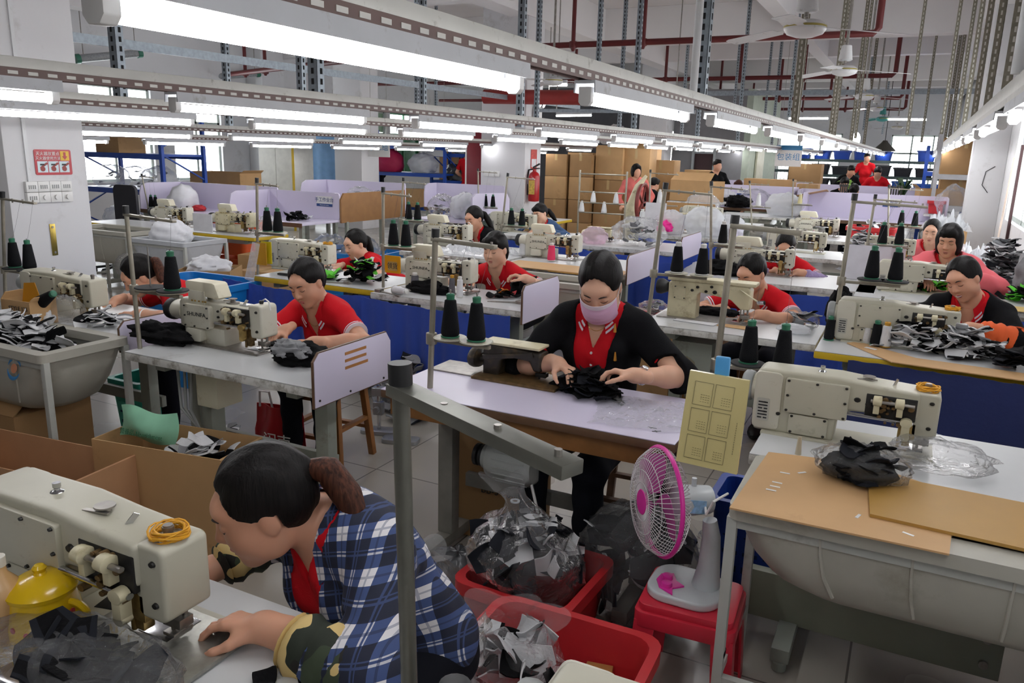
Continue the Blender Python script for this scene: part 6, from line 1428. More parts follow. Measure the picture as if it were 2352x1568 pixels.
fullbag('open clear bag of white and black pieces in the bottom red basket', (-.86, 1.76, .03), (.16, .14, .22), KW, 40, 12, (.0, .0, .05, .07), 'bag in the bottom red basket')
bag('loose milky bag on the floor between plaid woman and red basket', (-1.42, 2.16, .0), (.16, .15, .15), FILMD, 15, (.02, 0, .05, .016)); bag('low crumpled clear bag beside the plaid woman\'s sleeve', (-1.52, 1.95, .0), (.14, .14, .10), FILMD, 16)
lump('grey paper packet with print under the milky bag', (-1.30, 2.0, .0), (.12, .10, .12), mat('grey newsprint', C('a7a5a6'), .8, var=.25, scale=30), 5, amp=.15)
bag('small clear bag in the corner of the bottom red basket', (-.60, 1.62, .12), (.07, .06, .09), FILM, 18)
bag('dark refuse bag on the floor behind the milky bag', (-1.40, 2.38, .0), (.14, .12, .10), mat('dark film', C('55575a'), .25, var=.2), 19)
bag('thin clear bag standing beside the dark wooden stool', (-.62, 2.92, .02), (.06, .05, .11), FILM, 20, (.0, .0, .03, .02))
o = MB().box((-.04, -.03, 0), (.04, .03, .05)).build('wood_block', PLY, None, bevel=.002, loc=(-.66, 1.95, .14), rot=(0, 0, .2)); tag(o, 'small wooden block in the bottom red basket', 'block')
# red plastic stool and pink fan
t = thing('plastic_stool', 'red plastic stool carrying the pink fan', 'stool', (-.47, 2.26, 0), .06); RST = mat('red stool plastic', C('c42a3c'), .35, var=.04)
MB().prism(rrect(-.145, -.13, .145, .13, .03), .31, .335, 'z').build('seat', RST, t, bevel=.006)
MB().prism(rrect(-.155, -.14, .155, .14, .03), .26, .312, 'z').build('apron', RST, t, bevel=.006)
for sx in (-1, 1):
    for sy in (-1, 1):
        b = MB().add([(sx*.165, sy*.15, 0), (sx*.105, sy*.15, 0), (sx*.165, sy*.095, 0), (sx*.15, sy*.135, .28), (sx*.085, sy*.135, .28), (sx*.15, sy*.075, .28)], [(0, 1, 4, 3), (0, 3, 5, 2)]); b.build('leg', RST, t, solid=.008)
FP = mat('fan pink', C('dc2f9e'), .35); FG = mat('fan grey white', C('c6cccf'), .3)
t = thing('table_fan', 'white table fan with a pink ring on the red stool', 'fan', (-.49, 2.26, .336), -.0)
MB().prism(rrect(-.115, -.105, .115, .105, .07, 6), 0, .028, 'z').build('base', FG, t, bevel=.008, seg=3)
b = MB().prism([(-.07, -.07), (-.02, -.095), (-.03, -.06), (.0, -.03), (-.03, -.01), (-.05, .03), (-.085, .01), (-.09, -.03)], .0285, .034, 'z').lathe([(.018, .034), (.016, .046), (.001, .047)], (-.05, -.055, 0), 14).lathe([(.018, .034), (.016, .046), (.001, .047)], (-.06, -.01, 0), 14); b.build('control_knob', FP, t, bevel=.001)
MB().tube([(.055, .02, .02), (.06, .02, .10), (.06, .015, .20), (.052, .01, .255)], [.045, .034, .028, .022], 14).build('stem', FG, t)
HC = Vector((-.105, .0, .285)); fd = Vector((-.78, -.62, .03)).normalized()
def fan_parts():
    X, Y, D_ = frame_for(fd)
    def P_(r, a, d): return HC+X*(r*math.cos(a))+Y*(r*math.sin(a))+fd*d
    MB().cyl(HC-fd*.05, HC-fd*.17, .052, .045, 18).build('motor_housing', FG, t, bevel=.008); MB().cyl(HC-fd*.11+Vector((0, 0, .04)), HC-fd*.11+Vector((0, 0, .075)), .008, n=10).build('swing_knob', FG, t)
    o = MB().box((-.03, -.0008, -.022), (.03, .0008, .022)).build('energy_label', mat('blue white label', C('8fb7da'), .4, var=.3, scale=60), t, loc=HC-fd*.115+Vector((.02, -.049, .0)), rot=(0, 0, .35))
    b = MB(); N = 64
    for i in range(N):
        a = 2*math.pi*i/N
        b.tube([P_(.04, a, .062), P_(.10, a, .060), P_(.145, a, .046), P_(.165, a, .018), P_(.168, a, 0)], .0011, 4); b.tube([P_(.168, a, 0), P_(.165, a, -.02), P_(.13, a, -.045), P_(.05, a, -.05)], .0011, 4)
    for r, d in ((.06, .062), (.10, .060), (.135, .05)): b.tube([P_(r, 2*math.pi*i/36, d) for i in range(36)], .0013, 4, closed=True)
    b.build('grille', mat('grille white', C('d3d3d3'), .35), t)
    MB().tube([P_(.170, 2*math.pi*i/48, 0) for i in range(48)], .0075, 8, closed=True).build('ring', FP, t)
    b = MB(); b.lathe([(.001, .066), (.038, .064), (.042, .058), (.038, .054)], (0, 0, 0), 24)
    X2 = [X*v[0]+Y*v[1]+fd*v[2]+HC for v in b.v]; b.v = [tuple(v) for v in X2]; b.build('centre_cap', FP, t)
    for k in range(3):
        b = MB(); a0 = 2*math.pi*k/3
        b.grid(lambda u, v: P_(.025+.125*u, a0+(-.5+v)*(.6+.75*math.sin(u*2.6)), .005+.03*(v-.5)+.01), 9, 9); b.build('fan_blade', mat('clear pink blade', C('b7579a'), .2, var=.05), t, solid=.0015, smooth=70)
    MB().tube([P_(.0, 0, -.15), HC+Vector((.15, -.02, .0)), HC+Vector((.17, -.03, .05)), HC+Vector((.2, .03, .06))], .004, 6).build('power_cord', PLAST, t)
fan_parts()
# folder on the stand, big machine cell
q = [PY(1585, 850, 2.12), PY(1722, 875, 2.12), PY(1692, 1090, 2.06), PY(1552, 1058, 2.06)]
t = thing('document_folder', 'yellowed plastic folder with six printed boxes hanging from the stand', 'folder', q[3]); q0 = q[3]
MB().add([p-q0 for p in q]+[p-q0+Vector((.0, .012, 0)) for p in q], [(0, 1, 2, 3), (7, 6, 5, 4), (0, 4, 5, 1), (1, 5, 6, 2), (2, 6, 7, 3), (3, 7, 4, 0)]).build('folder_cover', mat('yellowed sleeve', C('bdb07a'), .22, var=.05, scale=4), t)
e1, e2 = (q[2]-q[3]), (q[0]-q[3])
def fpt(u, v, o=.0015): return e1*u+e2*v+Vector((0, -o, 0))
b = MB()
for cx in (.12, .46):
    for cy in (.07, .36, .65):
        for a_, b_ in (((cx, cy), (cx+.30, cy)), ((cx, cy+.25), (cx+.30, cy+.25)), ((cx, cy), (cx, cy+.25)), ((cx+.30, cy), (cx+.30, cy+.25))): b.beam(fpt(*a_), fpt(*b_), .0008)
        for i in range(4):
            for j in range(4): b.beam(fpt(cx+.12+.04*i, cy+.04+.025*j), fpt(cx+.14+.04*i, cy+.04+.025*j), .0008)
for j in range(14): b.beam(fpt(.88, .2+.025*j), fpt(.88, .212+.025*j), .003, .0008)
b.build('printed_form', mat('faded print', C('6a6548'), .6), t, smooth=0)
MB().box((-.02, -.01, -.03), (.02, .008, .03)).build('blue_clip', mat('blue clip', C('4f9ad0'), .35), t, bevel=.006, loc=e1*.5+e2*1.0+Vector((.0, .02, .02)))
bundle('clear bag of black pieces lying on the hardboard sheets', PZ(1975, 1100, .772), (.13, .075, .06), KK, 18, 21, film_label='clear bag on the hardboard')
lump('black folded pieces showing through the clear bag on the hardboard', PZ(1968, 1098, .775), (.10, .055, .05), CLK, 12, amp=.2)
bag('empty trailing end of the clear bag on the big white table', PZ(2150, 1075, .763), (.15, .10, .05), FILM, 22, amp=.2)
o = MB().cyl((0, 0, 0), (0, 0, .06), .010, .006, 10).build('thread_pin', mat('beige plastic', C('b9b09a'), .5), None, loc=PZ(1833, 1043, .76)); tag(o, 'beige peg standing on the big white table', 'peg')
# under the big trough: beam, baskets, stool legs
MB().box((-.68, -.05, .07), (.12, -.01, .25)).build('cross_plate', mat('olive steel plate', C('7f8272'), .45, var=.05), T3, bevel=.003)
for x, z in ((.07, .21), (.07, .12)): MB().cyl((x, -.05, z), (x, -.062, z), .014, n=10).build('bolt', STEEL, T3)
crate('round blue laundry basket under the white trough', -.13, 3.0, 0, .30, .30, .30, 0, mat('slate blue plastic', C('6b8cc0'), .4), name='laundry_basket', cat='basket')
bag('dark bag liner spilling from the blue laundry basket', (-.13, 3.0, .2), (.14, .13, .09), FILMD, 25)
crate('bright blue bin at the lower edge beneath the white trough', .72, 2.30, .12, .34, .3, .18, 0, mat('bright blue bin', C('2a6ad0'), .4), holes=False, name='plastic_bin', cat='bin')
carton('pale wooden crate under the bright blue bin', .72, 2.30, 0, .36, .32, .12, 0, False, m=PLY, tape=False)
stool('brown wooden stool seen under the white trough', .20, 3.25, .45, .32, .1)
bundle('clear bag of black and white pieces on the floor at the bottom edge', (-.12, 2.02, .0), (.16, .11, .10), KW, 14, 27, film_label='floor bag at the bottom edge'); bag('greenish crumpled bag on the floor under the trough', (.06, 2.0, .0), (.11, .10, .12), clear('greenish film', haze=.35, gloss=.6, hazecol=(.55, .66, .58)), 28)
o = MB().tube([PZ(1665, 1478, .3)+Vector((0, -.02, 0)), PZ(1660, 1500, .3), PZ(1640, 1555, .2)], .008, 6).build('black_strap', CLK, None); tag(o, 'black strap knotted to the near trough leg', 'strap')
o = lump('dark blue bin with checked lining behind the big ivory machine', (.0, 3.25, .45), (.18, .12, .12), mat('dark blue lining', C('1c2f6a'), .6, var=.2), 3)
crate('red slotted basket between the big table and the navy cloth', .72, 3.42, .28, .44, .34, .24, 0, REDB, name='slotted_basket', cat='basket'); stool('low stool holding the red basket near the navy cloth', .72, 3.42, .28, .34, 0, WOODD)
bag('checked bag behind the arm of the big ivory machine', (.16, 3.2, .55), (.16, .10, .08), mat('checked film', C('8b8f92'), .4, var=.5, scale=70), 29)
crate('blue crate behind the lilac table\'s end beside the fan', -.42, 3.05, .0, .28, .26, .38, 0, NAVYB, holes=True)
# smiling woman's table
cs = [(1903, 780, 'k', 'black thread cone nearest the leaning pole on the smiling woman\'s table'), (1922, 776, 'a', 'black thread cone with amber base behind the leaning pole'), (1940, 774, 'k', 'black thread cone right of the amber based one'), (1990, 785, 'w', 'white thread cone left of the black one before the ivory machine'), (2010, 792, 'k', 'black thread cone between two white cones'), (2032, 796, 'v', 'white thread cone with amber core beside the black and white heap')]
for px, py, c, l in cs:
    cone(l, PZ(px, py, .7615 if px < 1980 else .767), {'k': BLKTHR, 'a': BLKTHR, 'w': WHTTHR, 'v': WHTTHR}[c], {'k': CONEG, 'a': CONEA, 'w': CONEW, 'v': CONEA}[c], h=.125, r0=.026, r1=.019)
heap('striped black and white shoe piece heaped before the smiling woman', 'pieces before the smiling woman', tuple(PZ(2090, 800, .767)), .13, .07, .13, 34, KW, 14, scale=1.2)
heap('black and white piece in the layered heap right of the ivory machine', 'layered pieces before the smiling woman', tuple(PZ(2215, 815, .767)), .15, .08, .13, 44, KW+[(CLW, CLK)], 15, scale=1.25, flat=.3)
heap('flat black piece stacked at the table end near the wall', 'black pieces near the wall end', tuple(PZ(2335, 845, .767)), .09, .08, .07, 14, KK, 16, scale=1.3, flat=.12)
o = MB().prism(rrect(-.03, -.012, .03, .012, .004), 0, .0008, 'z').build('paper_slip', TAGW, None, loc=PZ(2000, 800, .767), rot=(0, 0, -.5)); tag(o, 'white paper slip before the white and black cones', 'paper')
lump('black garments bundled on the table behind the leaning pole', PZ(1915, 765, .762)+Vector((0, .22, 0)), (.07, .10, .14), CLK, 7)
# cream machine cell
o = MB().prism(rrect(-.12, -.055, .12, .055, .004), 0, .002, 'z').build('paper_sheet', PAPER, None, loc=PZ(1600, 738, .762), rot=(0, 0, -.12)); tag(o, 'white printed sheet before the upright cream machine', 'paper')
o = MB().prism(rrect(-.10, -.05, .10, .05, .004), 0, .003, 'z').build('card_sheet', HARDB, None, loc=PZ(1692, 750, .762), rot=(0, 0, -.1)); tag(o, 'tan card sheet beside the white printed sheet', 'card')
lump('black fabric under the arm of the upright cream machine', PZ(1640, 722, .762), (.14, .05, .03), CLK, 5); lump('white lining under the hands at the upright cream machine', PZ(1720, 725, .77), (.06, .04, .025), CLW, 6)
bundle('clear bag holding a grey roll at the corner of the cream machine table', PZ(1850, 752, .762), (.07, .06, .05), GG, 5, 33, film_label='corner bag of the cream machine table'); bag('crumpled milky film beside the grey roll bag', PZ(1822, 765, .762), (.09, .05, .03), FILMW, 34)
stool('wooden stool of the woman behind the cream machine', -.74, 5.05, .45, .32)
carton('open carton with red edge behind the masked woman\'s shoulder', -1.50, 5.05, 0, .40, .36, .60, .05, True, (0, 0, 0, 0)); crate('red rimmed bin of scraps beside the panel behind the masked woman', -1.52, 5.05, .54, .40, .36, .08, .05, REDB, holes=False, name='rimmed_bin', cat='bin')
bundle('clear bag of scraps in the red rimmed bin', (-1.47, 5.05, .60), (.11, .10, .08), GG, 7, 35, film_label='bag in the red rimmed bin')
carton('brown carton beside the pole of the cream machine stand', -1.20, 5.2, 0, .40, .36, .62, 0, False, m=CARDD)
crate('red basket with strap under the cream machine table corner', -.40, 4.75, .05, .36, .3, .3, 0, REDB, name='slotted_basket', cat='basket'); heap('white scrap in the red basket under the cream machine table', 'scraps in the corner red basket', (-.40, 4.75, .28), .1, .08, .05, 8, KW, 36)
# red woman with fringe
cone('grey thread cone left of the machine behind the blue cloth', PZ(953, 668, .762), GRYTHR, CONEW, h=.12, r0=.03, r1=.022); cone('grey thread cone with amber base before the machine', PZ(1038, 678, .762), GRYTHR, CONEA, h=.13, r0=.022, r1=.017); cone('white thread cone with pale base before the machine', PZ(1056, 682, .762), WHTTHR, CONEW, h=.13, r0=.022, r1=.017)
cone('white thread cone lying on its side by the clamp', PZ(905, 665, .785), WHTTHR, CONEW, h=.12, r0=.028, r1=.02, tilt=(.2, 1.55))
lump('black pieces heaped left of the white cones', PZ(985, 672, .762), (.15, .07, .05), CLK, 11, amp=.4)
heap('black and orange piece lying before the woman with fringe', 'pieces before the woman with fringe', tuple(PZ(1155, 682, .762)), .10, .06, .03, 9, [(CLK, CLO), (CLK, CLR), (CLK, CLW), (CLK, CLK)], 41); lump('black heap against the rounded lilac panel', PZ(1205, 675, .762), (.10, .09, .08), CLK, 13, amp=.4)
t = thing('hanging_tag', 'orange plastic tag with two characters on the stand over the blue cloth', 'tag', PY(902, 607, 4.12)); MB().prism(rrect(-.06, -.056, .06, .056, .006), -.003, .003, 'y').build('tag_card', mat('orange tag plastic', C('c98f1c'), .25), t); text('lettering', '领货', .042, INK, t, (0, -.004, -.012), (math.pi/2, 0, 0)); MB().box((-.036, -.0036, -.04), (.036, -.0032, .018)).build('tag_label', mat('tan label', C('a5864a'), .6), t)
MB().tube([(-.05, 0, .055), (-.05, .01, .075)], .0015, 5).build('tag_wire', STEEL, t)
for i, (px, py, s) in enumerate(((1195, 695, 1), (872, 668, -1), (800, 650, 1))):
    t = thing('table_clamp', ['grey bar clamp under the rounded lilac panel', 'grey bar clamp at the corner over the orange tag', 'grey clamp at the yellow table edge'][i], 'clamp', PZ(px, py, .765)); MB().beam((0, 0, 0), (-.20*s, -.06, -.005), .018, .01).box((-.02, -.03, -.08), (.02, .02, .015)).build('clamp_bar', STEEL, t, bevel=.002)
bag('clear bag caught on the blue cloth of the fringe woman', PZ(1118, 730, .60), (.09, .03, .07), FILM, 43)
carton('brown carton under the table of the woman with fringe', -2.25, 4.45, 0, .5, .4, .36, 0, False, m=CARDD)
# girl's table
heap('black piece with white label heaped before the girl', 'pieces before the girl', tuple(PZ(838, 648, .762)), .18, .10, .16, 34, [(CLK, CLK), (CLK, CLGR), (CLK, CLW), (CLK, CLK)], 44); heap('black and green piece beside the girl\'s machine', 'green trimmed pieces beside the girl', tuple(PZ(755, 640, .762)), .09, .05, .04, 8, KG, 45)
b = None
t = thing('scissors', 'black handled scissors on the girl\'s table', 'scissors', PZ(640, 630, .765)); MB().beam((0, 0, .006), (.09, .01, .006), .03, .012).build('handle', BLACK, t); MB().beam((.09, .01, .006), (.16, .02, .006), .012, .003).build('blade', STEEL, t)
for i, (px, py, c) in enumerate(((612, 580, 'c9b71c'), (600, 583, 'bd8a14'))):
    o = MB().prism(rrect(-.05, -.08, .05, .08, .004), -.002, .002, 'y').build('hanging_card', mat('card %d' % i, C(c), .35), None, loc=PY(px, py, 4.25-.03*i)); tag(o, ['yellow card hanging at the corner stand', 'orange card hanging before the yellow one'][i], 'card')
t = MB().add([PY(580, 555, 4.1)-Vector((0, 0, 0)), PY(597, 560, 4.1), PY(583, 648, 4.1), PY(562, 640, 4.1)], [(0, 1, 2, 3)]).build('clear_flap', FILMD, None, solid=.002); tag(t, 'clear plastic flap hanging beside the girl\'s corner stand', 'plastic flap')

b = MB()
for a0, a1, m in ((.3, 2.9, 0), (3.3, 5.9, 0)): b.tube([(.045*math.cos(a0+(a1-a0)*i/12), 0, .045*math.sin(a0+(a1-a0)*i/12)) for i in range(13)], [.002+.008*math.sin(math.pi*i/12) for i in range(13)], 6)
b.cyl((0, 0, 0), (0, -.004, 0), .022, n=16, m=1)
o = b.build('logo_sticker', [mat('logo blue', C('3d7fb5'), .4), mat('logo orange', C('c98a6a'), .4)], None, loc=PY(32, 846, 2.012), rot=(-.25, 0, 0)); o.scale = (1, .15, 1); tag(o, 'round blue and orange sticker on the near trough front', 'sticker')

# ------------------------------------------------------------------ middle and far rows
def wst(label, x0, x1, y0, y1, z=.76, ph=.36, back=True, left=True, right=None, rim=EDGEB, name='work_bench', sign=None, under=True, front_open=True, sg_at=.55):
    """lilac work bench: worktop with a back screen and side screens"""
    t = thing(name, label, 'work bench', ((x0+x1)/2, (y0+y1)/2, 0)); w, d = (x1-x0)/2, (y1-y0)/2
    MB().box((-w, -d, z-.03), (w, d, z)).build('worktop', [LAML], t, bevel=.003); MB().box((-w, -d-.003, z-.05), (w, -d, z+.001)).build('worktop_edge', EDGEB, t)
    if back:
        MB().prism(rrect(-w, z, w, z+ph, .03), d-.02, d, 'y').build('back_screen', LAML, t)
    if left: MB().prism([(-d, z), (d, z), (d, z+ph), (-d+.12, z+ph), (-d+.03, z+ph-.04), (-d, z+ph-.14)], -w, -w+.018, 'x').build('side_screen', LAML, t)
    if right is not None: MB().prism([(-d, z), (d, z), (d, z+ph), (-d+.1, z+ph), (-d, z+ph-.1)], w-.018, w, 'x').build('side_screen', right, t)
    for sx in (-1, 1):
        for sy in (-1, 1): MB().box((sx*(w-.05)-.025, sy*(d-.05)-.025, 0), (sx*(w-.05)+.025, sy*(d-.05)+.025, z-.03)).build('leg', LEGG, t)
    if sign:
        lab = MB().box((-.13, -.002, -.07), (.13, .0, .06)).box((-.13, -.003, -.07), (.13, -.0, -.035), 1).build('sign_plate', [PLAST, BLUEINK], t, loc=((sg_at-.5)*2*w, (d-.0215) if front_open else -d-.001, z+ph*.68)); lab['label'] = 'white sign plate with blue band'
        text('lettering', sign, .062, BLUEINK, lab, (0, -.004, .012), (math.pi/2, 0, 0)); text('lettering', 'Manual work station' if '手' in sign else 'Packing station' if '包' in sign else 'Inspection', .018, PLAST, lab, (0, -.0045, -.052), (math.pi/2, 0, 0))
    return t
# manual work benches on the column side
wst('lilac bench with open front, black pieces and a wooden end board', -7.82, -6.62, 7.42, 8.15, ph=.34, sign='手工作业台', sg_at=.80)
t = thing('end_board', 'brown wooden end board with a white strip beside the lilac bench', 'board', (-6.60, 8.85, 0)); MB().prism([(-.72, .72), (.72, .72), (.72, 1.10), (-.66, 1.10), (-.72, 1.02)], -.012, .012, 'x').build('panel', mat('brown board', C('8a6238'), .6, var=.1, scale=8), t); MB().box((-.016, .15, .74), (.0165, .20, 1.1)).build('white_strip', PLAST, t)
for s in (-.6, .6): MB().box((-.02, s-.02, 0), (.02, s+.02, .73)).build('leg', LEGG, t)
heap('black piece scattered on the lilac bench', 'black pieces on the lilac bench', (-6.98, 7.72, .765), .28, .12, .09, 20, KK+[(CLK, CLW)], 51, scale=1.2)
wst('lilac bench behind the black mesh chair, with a white bundle', -9.75, -7.85, 7.62, 8.35, ph=.36, sign='手工作业台', sg_at=.88)
o = MB().box((-.07, -.002, -.16), (.07, 0, .12)).build('paper_notice', PAPER, None, loc=(-8.35, 8.325, 1.0)); tag(o, 'white paper notice taped to the lilac bench screen', 'notice')
lump('round white bundle on the lilac bench behind the thread stand', (-9.25, 7.95, .765), (.22, .2, .22), mat('white wrapped', C('dadbe0'), .6), 52, amp=.12)
lump('red pouch on the lilac bench behind the white bundle', (-8.9, 7.9, .765), (.1, .08, .05), CLR, 53)
wst('lilac bench with a rounded screen behind the first one', -8.3, -6.8, 9.3, 9.9, ph=.42, left=True); wst('lilac bench with dark bag beyond the wooden end board', -7.2, -5.9, 11.0, 11.38, ph=.38, left=True)
for i, (x, y, z, r, m) in enumerate(((-7.3, 9.45, .765, .24, FILMD), (-7.1, 9.62, .765, .2, FILM), (-6.5, 11.15, .765, .17, FILMD))):
    n = ('big clear bag on the rounded bench', 'clear bag with dark stripe over the wooden end board', 'small bag on the bench near the column')[i]; bundle(n, (x, y, z), (r, r*.8, r*.85), GG+KK, 5, 55+i, m=m, film_label=n)
# rounded partition before the tiled column
t = thing('lilac_bench', 'lilac bench with a rounded end before the red framed screen', 'work bench', (-5.35, 9.9, 0)); MB().prism([(-.55, .72), (.55, .72), (.55, 1.0), (.45, 1.09), (-.45, 1.11), (-.55, 1.06)], -.012, .012, 'x').build('end_screen', LAML, t); MB().box((-1.0, -.55, .70), (0, .55, .73)).build('worktop', LAML, t)
for sx in (-.95, -.05):
    for sy in (-.5, .5): MB().box((sx-.02, sy-.02, 0), (sx+.02, sy+.02, .70)).build('leg', LEGG, t)
bundle('white film bundle leaning on the rounded lilac end', (-5.72, 9.8, .74), (.18, .3, .2), [(CLW, CLG)], 12, 58, m=FILMW, film_label='white bundle at the rounded end'); bundle('grey bag beside the white film bundle', (-6.1, 9.8, .74), (.2, .22, .18), GG, 9, 59, film_label='grey bag at the rounded end')
lump('dark green tied sack under the rounded lilac end', (-5.15, 9.6, .32), (.42, .34, .26), mat('green sack', C('3a4a41'), .6, var=.15), 60, amp=.2); o = MB().tube([(-5.55, 9.25, .5), (-5.2, 9.22, .66), (-4.85, 9.25, .72)], .012, 6).build('pink_strap', mat('pink strap', C('d23a78'), .6)); tag(o, 'pink strap over the dark green sack', 'strap')
crate('dark blue bin under the dark green sack', -5.1, 9.6, 0, .8, .6, .34, 0, NAVYB, holes=False, name='plastic_bin', cat='bin')
# blue crates, cartons
crate('big blue crate with clear bags behind the girl', -5.05, 6.35, .05, .95, .62, .62, .1, BLUEB, holes=False, name='plastic_crate')
for i, (dx, dy) in enumerate(((-.25, .0), (.1, .05), (.22, -.1))): bundle('clear bag of grey pieces in the big blue crate, %s' % ('nearest the carton', 'middle one', 'nearest the stand pole')[i], (-5.05+dx, 6.35+dy, .55), (.2, .16, .15), GG, 5, 61+i, film_label='%s bag of the big blue crate' % ('carton side', 'middle', 'pole side')[i])
crate('big blue crate behind the woman with brown ponytail', -4.55, 3.95, .0, .72, .6, .72, .02, BLUEB, holes=False, name='plastic_crate')
carton('closed carton with strapping beside the big blue crate', -5.75, 6.1, 0, .66, .5, .60, .2, True, (0, .3, 0, 0), (100, 160, 90, 90))
t = carton('tall carton with printing holding a white bundle beside the grey trough', -5.55, 5.0, 0, .46, .42, .60, .55, True, (0, 0, 0, 0)); lump('white bundle on top of the tall printed carton', (-5.55, 5.0, .56), (.2, .18, .09), mat('white wrapped', C('dadbe0')), 62)
for i in range(3): text('lettering', ('装箱', 'STYLE', '45码')[i], .05, mat('brown print', C('6b4a28'), .7), t, (.04, -.2115, .36-.09*i), (math.pi/2, 0, 0))
carton('carton with orange printing behind the tall printed carton', -5.55, 5.75, 0, .46, .42, .50, .15, False)
trough('grey white trough carrying a white bundle beside the column', -6.72, -5.98, 5.10, 5.62, z=.76, m=TUBG); lump('white wrapped bundle in the grey white trough', (-6.45, 5.36, .72), (.24, .16, .15), mat('white wrapped', C('dadbe0')), 64, amp=.15)
trough('cream trough seen past the column edge', -8.1, -7.1, 5.35, 5.85, z=.76); bundle('clear bag of striped pieces between the two back troughs', (-6.95, 5.3, .35), (.2, .16, .14), GG, 8, 65, film_label='bag between the back troughs')
table('white table carrying two machines behind the troughs', -8.6, -5.95, 5.95, 6.45, edge=EDGEY); machine('A', 'white sewing machine seen past the column edge', (-7.25, 6.25, .762)); machine('A', 'cream sewing machine behind the white bundle trough', (-6.25, 6.2, .762), en=ENAMY); stand('thread stand with two black cones before the white bundle', PZ(342, 480, .76), (326, 404), (340, 478), cones=('k', 'k'), who='of the stand before the white bundle', arm=.24, larm=.2, ppos=(.06, .15))
o = MB().box((-.14, -.004, 0), (.14, .004, .19)).build('white_card', PAPER, None, loc=(-6.72, 6.0, .765)); tag(o, 'white card leaning between the two back machines', 'card')
lump('grey bundle in film at the head of the cream back machine', (-5.98, 6.2, .765), (.12, .12, .13), FILMD, 66)
# orange crates, small panel
for i in range(2): crate('orange crate with purple handles beside the manual bench, %s' % ('upper', 'lower')[i], -6.98, 6.75, .44-.42*i, .55, .4, .38, 0, mat('orange crate plastic', C('c8511c'), .45), holes=False)
o = MB().prism(rrect(-.32, .60, .32, .80, .03), -.01, .01, 'y').build('side_board', LAML, None, loc=(-6.86, 6.46, 0)); tag(o, 'small scuffed lilac board in front of the orange crates', 'board')
# black mesh chair
t = thing('office_chair', 'black mesh office chair beside the lilac bench', 'chair', (-9.35, 7.1, 0)); MB().prism(rrect(-.22, .55, .22, 1.12, .08), -.02, .02, 'y').build('backrest', mat('black mesh', C('24242a'), .5), t); MB().box((-.22, -.45, .44), (.22, 0, .50)).build('seat', BLACK, t, bevel=.02); MB().cyl((0, -.22, .08), (0, -.22, .44), .03).build('gas_post', BLACK, t)
for k in range(5): MB().beam((0, -.22, .08), (.28*math.cos(k*1.257), -.22+.28*math.sin(k*1.257), .05), .04, .03).cyl((.28*math.cos(k*1.257), -.22+.28*math.sin(k*1.257), 0), (.28*math.cos(k*1.257), -.22+.28*math.sin(k*1.257), .05), .03).build('leg', BLACK, t)
# blue racks along the window wall
def rack(label, x, y, w, d, h, shelves, rz=0., m=None, cat='rack'):
    m = m or BLUEP; t = thing('storage_rack', label, cat, (x, y, 0), rz)
    for sx in (-1, 1):
        for sy in (-1, 1): MB().box((sx*w/2-.03, sy*d/2-.025, 0), (sx*w/2+.03, sy*d/2+.025, h)).build('upright', m, t)
        b = MB(); n = 4
        for i in range(n): b.beam((sx*w/2, -d/2*(1 if i % 2 else -1), h*i/n+.1), (sx*w/2, d/2*(1 if i % 2 else -1), h*(i+1)/n), .03, .02)
        b.build('brace', m, t)
    for z in shelves: MB().box((-w/2, -d/2, z-.035), (w/2, d/2, z)).box((-w/2, -d/2-.01, z-.08), (w/2, -d/2+.02, z)).box((-w/2, d/2-.02, z-.08), (w/2, d/2+.01, z)).build('shelf', m, t)
    return t
rack('blue rack with cartons and film bags beside the column', -11.3, 8.9, 2.0, .8, 2.0, (.32, .95, 1.5)); carton('carton with handwriting on the blue rack beside the column', -11.6, 8.8, 1.5, .55, .5, .55, 0, False)
for i, (dx, z) in enumerate(((-.6, .95), (.0, .95), (.55, .95), (-.4, .32), (.4, .32))): bundle('film bag of parts on the blue rack beside the column, %s' % ('upper shelf near side', 'upper shelf middle', 'upper shelf far side', 'lower shelf near side', 'lower shelf far side')[i], (-11.3+dx, 8.8, z), (.3, .28, .2), GG+KW, 5, 70+i, m=FILMD, film_label='rack bag %d' % i if False else ('upper near', 'upper middle', 'upper far', 'lower near', 'lower far')[i]+' rack bag')
carton('open brown carton before the bright window', -10.9, 10.3, .78, 1.2, .5, .42, .0, True, (0, 0, 0, .4), (90, 90, 90, 150)); table('low bench carrying the open brown carton', -11.7, -10.1, 10.0, 10.6, z=.775)
t = thing('metal_cabinet', 'pale metal cabinet with a yellow edge before the blue sheet', 'cabinet', (-11.6, 12.6, 0)); MB().box((-.45, -.3, 0), (.45, .3, 1.85)).build('body', mat('cabinet grey', C('c6c7c2'), .35, metal=.2), t, bevel=.006); MB().box((-.44, -.31, .05), (.0, -.3, 1.8)).box((.01, -.31, .05), (.44, -.3, 1.8)).build('door', mat('cabinet door', C('d2d1c8'), .35), t); MB().box((.43, -.315, 0), (.455, -.27, 1.85)).build('edge_strip', EDGEY, t)
skirt('pale blue sheet draped behind the metal cabinet', (-12.6, 13.3), (-10.7, 13.5), .3, 2.1, folds=5, amp=.05, m=mat('pale blue sheet', C('86afd8'), .7), name='draped_sheet')
column(-11.0, -10.3, 13.4, 14.0)
rack('blue rack with a magenta bag behind the column side fan', -10.6, 15.6, 2.4, .8, 2.1, (.4, 1.15, 1.75)); lump('magenta duffel bag on the blue rack', (-11.0, 15.3, 1.15), (.4, .3, .35), mat('magenta fabric', C('a01444'), .7), 76, amp=.08)
